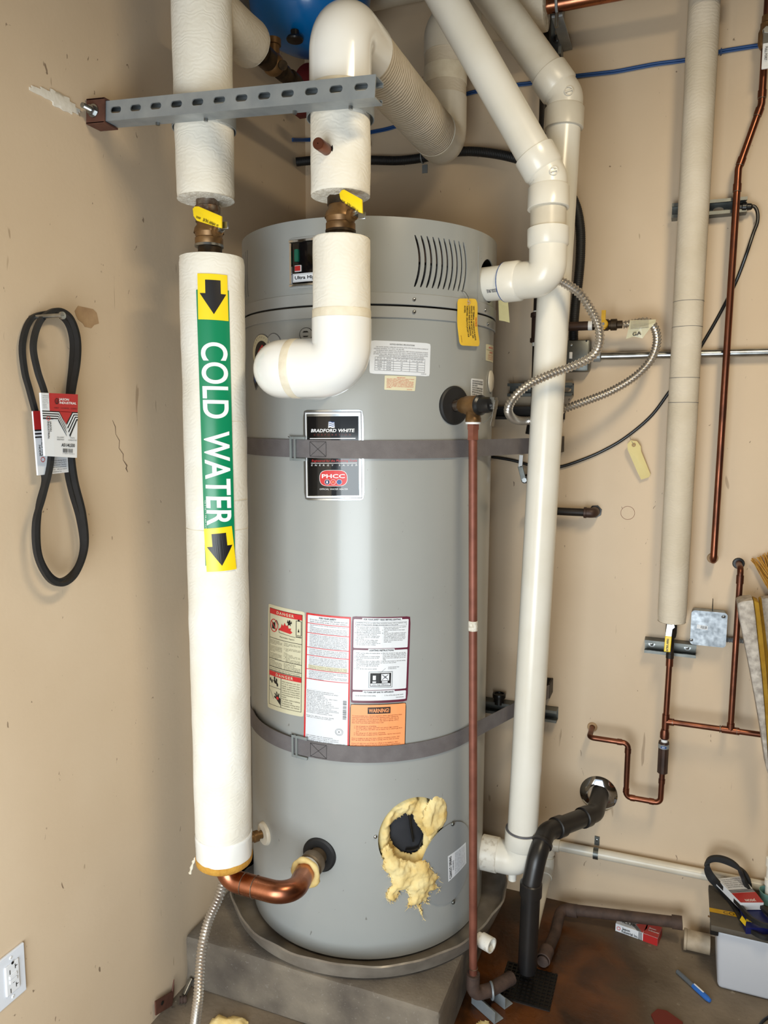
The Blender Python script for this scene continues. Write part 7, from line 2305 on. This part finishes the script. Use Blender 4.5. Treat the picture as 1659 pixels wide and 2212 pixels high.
o_ = MB().rev([(0.013, 0), (0.016, 0.003), (0.016, 0.055), (0.013, 0.058), (0.013, 0.10)], (wp_.x + 0.006, F.y + 0.052, 0.004), (0.0, 0.0, 1), 20).build('white_pipe_end', 'pvc', None, 40)
tag(o_, 'short white pipe end behind the black drain pipe at the grate', 'pipe')

# corroded pipe along the wall foot
YRs = 2.355
r0_, r1_ = P(1212, 1962, Y=YRs), P(1474, 1994, Y=YRs)
zr = (r0_.z + r1_.z) / 2
cr = thing('corroded_pipe', 'brown corroded pipe lying along the foot of the back wall', 'pipe', (r0_.x, YRs, 0))
zr0, zr1 = r0_.z, r1_.z
MB().tube(fillet([Vector((r1_.x, YRs, zr1)), Vector((r0_.x, YRs, zr0)), P(1200, 2015, Y=2.26), P(1172, 2078, Y=2.10)], [0.03, 0.06], 8), 0.0170, 20).build('pipe', 'mud', cr, 60)
MB().rev([(0.0205, 0), (0.0205, 0.032)], (r0_.x + 0.02, YRs, zr0), (1, 0, 0.1), 20).build('coupling', 'mud', cr, 40)
MB().rev([(0.0205, 0), (0.0205, 0.03)], Vector((r1_.x - 0.03, YRs, zr1 - 0.003)), (1, 0, 0.1), 20).build('coupling', 'mud', cr, 40)
ea_, eb_ = P(1182, 2052, Y=2.15), P(1168, 2086, Y=2.08)
ea_.z = max(ea_.z, 0.03); eb_.z = max(eb_.z, 0.026)
MB().rev([(0.0215, 0), (0.0215, 0.045), (0.018, 0.046), (0.018, 0.02)], ea_, eb_ - ea_, 20, False).build('open_end', 'mud', cr, 40)
wf_ = thing('white_coupling', 'grimy white pipe coupling on the floor between corroded pipe and tub', 'coupling', (r1_.x + 0.04, YRs, 0))
MB().rev([(0.024, 0), (0.031, 0.001), (0.031, 0.008), (0.029, 0.010), (0.029, 0.075), (0.024, 0.076)], (r1_.x + 0.006, YRs, 0.034), (1, 0, 0), 26).build('coupling', 'tan_pvc', wf_, 30)

# floor drain grate --------------------------------------------------------
gcx, gcy = (P(1140, 2130, Z=0).x), (P(1140, 2130, Z=0).y)
gr = thing('floor_grate', 'black square floor drain grate in the rust stain', 'drain', (gcx, gcy, 0))
MB().box((gcx, gcy, 0.0016), (0.150, 0.150, 0.003)).build('frame', 'iron', gr, 0)
for k in range(11):
    o = -0.070 + 0.014 * k
    MB().box((gcx + o, gcy, 0.0045), (0.0045, 0.148, 0.003)).build('bar', 'drain_grate', gr, 0)
    MB().box((gcx, gcy + o, 0.0044), (0.148, 0.0045, 0.003)).build('bar', 'drain_grate', gr, 0)

# ================================================================ THINGS ON THE FLOOR, RIGHT
b0, b1 = P(1329, 2011, Z=0.0), P(1420, 2044, Z=0.0)
dxb = (b1 - b0); Lb = dxb.length; dxb.normalize()
dyb = Vector((-dxb.y, dxb.x, 0))
HB, DB = 0.026, 0.060
bxn = thing('belt_box', 'small red and white belt carton lying on the concrete floor', 'box', b0)
cbx = b0 + dxb * Lb / 2 + dyb * DB / 2 + Vector((0, 0, HB / 2 + 0.0005))
cb = MB().box(cbx, (Lb, DB, HB), (dxb, dyb, (0, 0, 1))).build('carton', 'paper', bxn, 0, 0.0008)
A = Art(Lb, DB)
A.rect('red', Lb * 0.66, 0, Lb, DB, 1)
for k in range(4):
    A.line('inkblack', Lb * (0.66 - 0.03 * k), DB, Lb * (0.40 - 0.03 * k), DB * 0.5, 0.0016, 2); A.line('inkblack', Lb * (0.40 - 0.03 * k), DB * 0.5, Lb * (0.62 - 0.03 * k), 0.0, 0.0016, 2)
A.poly('red', [(Lb * 0.67, DB), (Lb * 0.43, DB * 0.5), (Lb * 0.64, 0), (Lb * 0.7, DB * 0.5)], 1)
A.text('white', 'Jason', Lb * 0.74, DB * 0.55, 0.007, None, 2, True); A.text('white', 'Industrial', Lb * 0.74, DB * 0.35, 0.006, None, 2, True)
A.text('inkblack', 'A51', Lb * 0.05, DB * 0.52, 0.016, None, 2, True, slant=0.3); A.text('inkblack', '4L530', Lb * 0.10, DB * 0.25, 0.012, None, 2, True)
A.emit(on_plane(b0 + Vector((0, 0, HB + 0.0006)), dxb, dyb), cb, 'carton_lettering')
A = Art(Lb, HB)
A.rect('red', Lb * 0.66, 0, Lb, HB, 1)
for k in range(3): A.rect('inkblack', Lb * (0.56 + 0.03 * k), 0, Lb * (0.575 + 0.03 * k), HB, 1)
A.text('inkblack', 'Jason', Lb * 0.17, HB * 0.52, 0.008, None, 2, True); A.text('inkblack', 'Industrial Inc.', Lb * 0.15, HB * 0.15, 0.008, Lb * 0.40, 2, True)
A.ring('inkred', Lb * 0.08, HB * 0.5, 0.006, 0.006, 0.0016, 2)
A.emit(on_plane(b0 + Vector((0, 0, 0.0005)) - dyb * 0.0001, dxb, (0, 0, 1)), cb, 'carton_lettering')
A = Art(DB, HB); A.rect('red', 0, 0, DB, HB, 1)
A.emit(on_plane(b0 + dxb * (Lb + 0.0001) + Vector((0, 0, 0.0005)), dyb, (0, 0, 1)), cb, 'carton_end_print')

pa, pb = P(1462, 2097, Z=0.008), P(1535, 2163, Z=0.008)
pn = thing('pen', 'blue and grey pen lying on the concrete floor', 'pen', pa)
dpn = (pb - pa)
MB().rev([(0.0035, 0), (0.0062, 0.003), (0.0066, dpn.length * 0.5)], pa, dpn, 16).build('cap', 'pengrey', pn, 40)
MB().rev([(0.0068, dpn.length * 0.5), (0.0075, dpn.length * 0.58), (0.0078, dpn.length * 0.9), (0.0055, dpn.length * 0.985), (0.002, dpn.length)], pa, dpn, 16).build('barrel', 'pen', pn, 40)
MB().box(pa.lerp(pb, 0.66) + Vector((0, 0, 0.0082)), (0.035, 0.004, 0.002), (dpn.normalized(), Vector((-dpn.y, dpn.x, 0)).normalized(), (0, 0, 1))).build('clip', 'white', pn, 0, 0.0005)

# tub -----------------------------------------------------------------------
tb0 = P(1540, 2136, Z=0.0)
tx0, tx1, ty0, ty1 = tb0.x, tb0.x + 0.33, tb0.y, YB - 0.066
tu = thing('storage_tub', 'milky plastic tub with dusty dark lid at the back wall', 'tub', (tx0 + 0.25, ty0, 0))
zl = 0.190
tb_ = MB()
tb_.box(((tx0 + tx1) / 2, (ty0 + ty1) / 2, 0.093), (tx1 - tx0, ty1 - ty0, 0.184))
for i, v in enumerate(tb_.v):
    x, y, z = v
    if z < 0.05: tb_.v[i] = (x + (0.012 if x < tx0 + 0.1 else -0.012), y + (0.006 if y < ty0 + 0.05 else 0), z)
tb_.build('body', 'tote', tu, 30, 0.012, 3)
lid = MB().box(((tx0 + tx1) / 2, (ty0 + ty1) / 2 - 0.003, zl + 0.007), (tx1 - tx0 + 0.034, ty1 - ty0 + 0.026, 0.018)).build('lid', 'totelid', tu, 30, 0.003)
MB().box((tx0 - 0.006, ty0 + 0.012, zl - 0.012), (0.022, 0.03, 0.022)).build('lid_latch', 'absdark', tu, 0, 0.002)
zt2 = zl + 0.0162
la_, lb_ = P(1533, 1967, Z=zt2), P(1650, 1990, Z=zt2)
A = Art(1, 1)
A.rect('yellowmetal', 0, 0, 0.20, 0.020, 1); A.text('inkblack', 'CO', 0.036, 0.0035, 0.0130, 0.032, 2, False)
dl_ = (lb_ - la_).normalized()
A.emit(on_plane(la_ - Vector((0, 0.006, 0)), dl_, (-dl_.y, dl_.x, 0)), lid, 'lid_lettering')
p = P(1532, 1980, Z=zt2)
MB().rev([(0.004, 0), (0.004, 0.0015), (0.001, 0.002)], p, (0, 0, 1), 10, False).build('rivet', 'brass', lid)

# belts on the tub
def flat_belt(px, z, parent, yw=2.372):
    pp = [P(u, v, Z=z) for u, v in px]
    c = spline([(P(u, v, Y=yw) if p.y > yw else p) for p, (u, v) in zip(pp, px)], 8, True)
    n = len(c)
    vs, fs = [], []
    for i in range(n):
        t = (c[(i + 1) % n] - c[i - 1]).normalized()
        e2 = t.cross(Vector((0, 0, 1))).normalized()
        e1 = e2.cross(t)
        for (a, b) in ((-0.0065, -0.0045), (0.0065, -0.0045), (0.0045, 0.0045), (-0.0045, 0.0045)):
            vs.append(c[i] + e1 * a + e2 * b)
    for i in range(n):
        j = (i + 1) % n
        for k in range(4):
            l = (k + 1) % 4
            fs.append((4 * i + k, 4 * j + k, 4 * j + l, 4 * i + l))
    return MB().add(vs, fs).build('belt_loop', 'black', parent, 50)


def slab(px, z0, z1, name, material, parent):
    q0 = [P(u, v, Z=z1) for u, v in px]
    vs = [Vector((p.x, p.y, z0)) for p in q0] + [Vector((p.x, p.y, z1)) for p in q0]
    n = len(px)
    area = sum(q0[i].x * q0[(i + 1) % n].y - q0[(i + 1) % n].x * q0[i].y for i in range(n))
    fs = [tuple(range(n - 1, -1, -1)), tuple(range(n, 2 * n))] + [(i, (i + 1) % n, n + (i + 1) % n, n + i) for i in range(n)]
    if area < 0: fs = [f_[::-1] for f_ in fs]
    return MB().add(vs, fs).build(name, material, parent, 0, 0.0008), q0


def quadfn(c00, c10, c01, c11, w, h):
    def fn(x, y, o):
        a, b = x / w, y / h
        return (c00 * (1 - a) + c10 * a) * (1 - b) + (c01 * (1 - a) + c11 * a) * b + Vector((0, 0, o))
    return fn


k1_ = thing('boxed_v_belt', 'black V-belt in a navy and yellow sleeve lying on the tub lid', 'belt', P(1590, 1960, Z=zt2))
flat_belt([(1526, 1880), (1530, 1862), (1550, 1858), (1580, 1868), (1606, 1884), (1618, 1905), (1622, 1930), (1640, 1960), (1665, 2000), (1660, 2025), (1630, 2015), (1605, 1990), (1580, 1950), (1555, 1920), (1535, 1900)], zt2 + 0.009, k1_)
s1_, q = slab([(1592, 1940), (1620, 1925), (1665, 1990), (1660, 2005), (1612, 2004), (1606, 1990)], zt2 + 0.0005, zt2 + 0.020, 'card_sleeve', 'navy', k1_)
A = Art(1, 1)
A.text('yellow', 'BELT', 0, 0, 0.010, 0.030, 1, True)
A.emit(on_plane(P(1612, 1990, Z=zt2 + 0.0205), (1, 0.0, 0), (0, 1, 0)), s1_, 'sleeve_lettering')
ya = [P(1598, 1987, Z=zt2 + 0.0208), P(1610, 2001, Z=zt2 + 0.0208), P(1603, 1978, Z=zt2 + 0.0208), P(1612, 1990, Z=zt2 + 0.0208)]
MB().add([*ya, *[v + Vector((0, 0, 0.0006)) for v in ya]], [(4, 5, 7, 6), (0, 2, 3, 1), (0, 1, 5, 4), (2, 6, 7, 3)]).build('yellow_flap', 'yellow', k1_, 0)
k2_ = thing('boxed_v_belt', 'black V-belt in a white and red sleeve, on top on the tub lid', 'belt', P(1590, 1930, Z=zt2 + 0.02))
flat_belt([(1529, 1872), (1534, 1856), (1555, 1853), (1580, 1862), (1598, 1880), (1608, 1905), (1625, 1935), (1650, 1965), (1670, 1985), (1660, 2000), (1625, 1985), (1600, 1958), (1570, 1925), (1545, 1898)], zt2 + 0.031, k2_, 2.352)
s2_, q = slab([(1548, 1898), (1604, 1892), (1650, 1950), (1600, 1950)], zt2 + 0.0215, zt2 + 0.044, 'card_sleeve', 'paper', k2_)
W, H = 0.09, 0.10
fnb = quadfn(q[3], q[2], q[0], q[1], W, H)
A = Art(W, H)
A.rect('red', 0, 0, W, 0.038, 1)
for k in range(3): A.rect('inkblack', 0, 0.040 + 0.004 * k, W, 0.042 + 0.004 * k, 1)
A.text('white', 'JASON', 0.045, 0.012, 0.008, 0.040, 2, True, 'c', rot=PI)
A.para('inkgrey', ['Tension belt by adjusting take-up until', 'no slip or flutter is made. Run belt 15', 'minutes and retension. Thereafter', 'check belt tension periodically.', 'Jason Industrial Inc.'], 0.008, 0.096, 0.074, 0.038, 2)
A.emit(fnb, s2_, 'sleeve_lettering', None, 0.0002, 0.0006)

# teal cup with pipe ends
cpz_ = P(1659, 1945, Z=zt2)
cpz_.y = min(cpz_.y, 2.365)
cu = thing('teal_cup', 'teal plastic cup with a white pipe elbow in it on the tub lid', 'cup', (cpz_.x, cpz_.y, zt2))
MB().rev([(0.020, 0), (0.024, 0.001), (0.027, 0.036), (0.0255, 0.036), (0.0225, 0.004), (0.001, 0.004)], (cpz_.x, cpz_.y, zt2 + 0.0005), (0, 0, 1), 30, False).build('cup', 'teal', cu, 40)
MB().rev([(0.0135, 0.006), (0.0135, 0.055), (0.0165, 0.056), (0.0165, 0.075), (0.0135, 0.076), (0.0135, 0.115), (0.0165, 0.116), (0.0165, 0.14), (0.011, 0.146)], (cpz_.x + 0.002, cpz_.y, zt2), (0, 0, 1), 24).build('pipe_piece', 'pvc', cu, 40)

# foil-faced batts leaning on the wall, broom
def slanted(name, px, y0, y1, material, parent, bevel=0.0):
    q = [P(u, v, Y=y0) for u, v in px]
    return MB().prism([(p.x, p.z) for p in q], (0, y0, 0), (1, 0, 0), (0, 0, 1), (0, y1 - y0, 0)).build(name, material, parent, 30, bevel)


ba = thing('insulation_batt', 'foil faced fibreglass batt leaning on the back wall beside the copper riser', 'insulation', P(1650, 1650, Y=2.3))
slanted('foil_face', [(1593, 1303), (1603, 1299), (1627, 1296), (1632, 1330), (1638, 1390), (1646, 1460), (1652, 1530), (1657, 1600), (1662, 1680), (1655, 1660), (1645, 1590), (1633, 1520), (1620, 1450), (1606, 1380), (1598, 1340)], 2.27, 2.345, 'foil', ba, 0.004)
slanted('glass_core', [(1628, 1297), (1640, 1302), (1648, 1370), (1656, 1450), (1664, 1560), (1670, 1680), (1663, 1680), (1657, 1600), (1652, 1530), (1646, 1460), (1638, 1390), (1632, 1330)], 2.28, 2.34, 'wool_dark', ba, 0.003)
b2_ = thing('insulation_batt', 'foil faced fibreglass batt standing behind the front batt, below the broom', 'insulation', P(1665, 1650, Y=2.35))
slanted('foil_face', [(1643, 1293), (1720, 1285), (1735, 1680), (1682, 1690), (1668, 1500), (1655, 1400)], 2.376, 2.41, 'foil', b2_, 0.003)
slanted('glass_edge', [(1640, 1296), (1645, 1293), (1658, 1400), (1671, 1500), (1684, 1690), (1676, 1690), (1662, 1500), (1650, 1400)], 2.375, 2.408, 'wool_dark', b2_, 0.001)
br = thing('broom', 'straw broom head standing at the wall above the insulation batts', 'broom', P(1665, 1300, Y=2.38))
rnd = random.Random(11)
hub_ = P(1712, 1335, Y=2.428)
for k in range(70):
    f_ = k / 69
    u_, v_ = 1622 + 90 * f_, 1210 - 34 * f_ + 10 * math.sin(f_ * 9) * 0.3
    e_ = P(u_, v_ + rnd.uniform(-5, 5), Y=2.428 + rnd.uniform(-0.012, 0.012))
    s_ = hub_ + Vector((rnd.uniform(-0.025, 0.025), rnd.uniform(-0.008, 0.008), rnd.uniform(-0.01, 0.01)))
    MB().tube([s_, s_.lerp(e_, 0.6) + Vector((rnd.uniform(-.003, .003), 0, 0)), e_], [0.0022, 0.0020, 0.0014], 5).build('bristle', 'straw', br, 60)
MB().tube([hub_, hub_ + Vector((0.035, 0, -0.12))], [0.016, 0.012], 14).build('binding', 'straw', br)
MB().tube([hub_ + Vector((0.032, 0, -0.11)), Vector((hub_.x + 0.36, 2.428, 0.001))], 0.011, 12).build('handle', 'straw', br)

# scraps on the floor
def scrap(name, px, label, cat, material, th=0.02, cell=0.006, seed=0.0):
    poly = [(P(u, v, Z=0).x, P(u, v, Z=0).y) for u, v in px]
    o = fluffy(name, poly, lambda a, b, o: Vector((a, b, o)), None, material, th, cell, None, 0.0005, seed)
    tag(o, label, cat)
scrap('insulation_scrap', [(446, 2222), (470, 2196), (490, 2202), (505, 2196), (535, 2206), (528, 2230)], 'torn yellow fibreglass scrap on the floor in front of the pad', 'scrap', 'wool', 0.02, 0.006, 2.0)
scrap('insulation_scrap', [(1028, 2214), (1040, 2206), (1056, 2208), (1060, 2222), (1036, 2228)], 'tiny yellow fibreglass scrap on the floor by the steel angles', 'scrap', 'wool', 0.012, 0.004, 5.0)
q = [P(u, v, Z=0.0) for u, v in ((1406, 2195), (1420, 2183), (1440, 2187), (1475, 2212), (1470, 2235), (1420, 2225))]
o_ = MB().prism([(p.x, p.y) for p in q], (0, 0, 0.0005), (1, 0, 0), (0, 1, 0), (0, 0, 0.006)).build('red_scrap', 'redtile', None, 0, 0.001)
tag(o_, 'flat dull red scrap on the floor near the blue pen', 'scrap')
o_ = MB().tube(spline([P(1640, 2216, Z=0.004), P(1650, 2204, Z=0.004), P(1672, 2190, Z=0.004)], 6), 0.004, 8).build('floor_cable', 'absdark', None)
tag(o_, 'short black cable on the floor below the storage tub', 'cable')
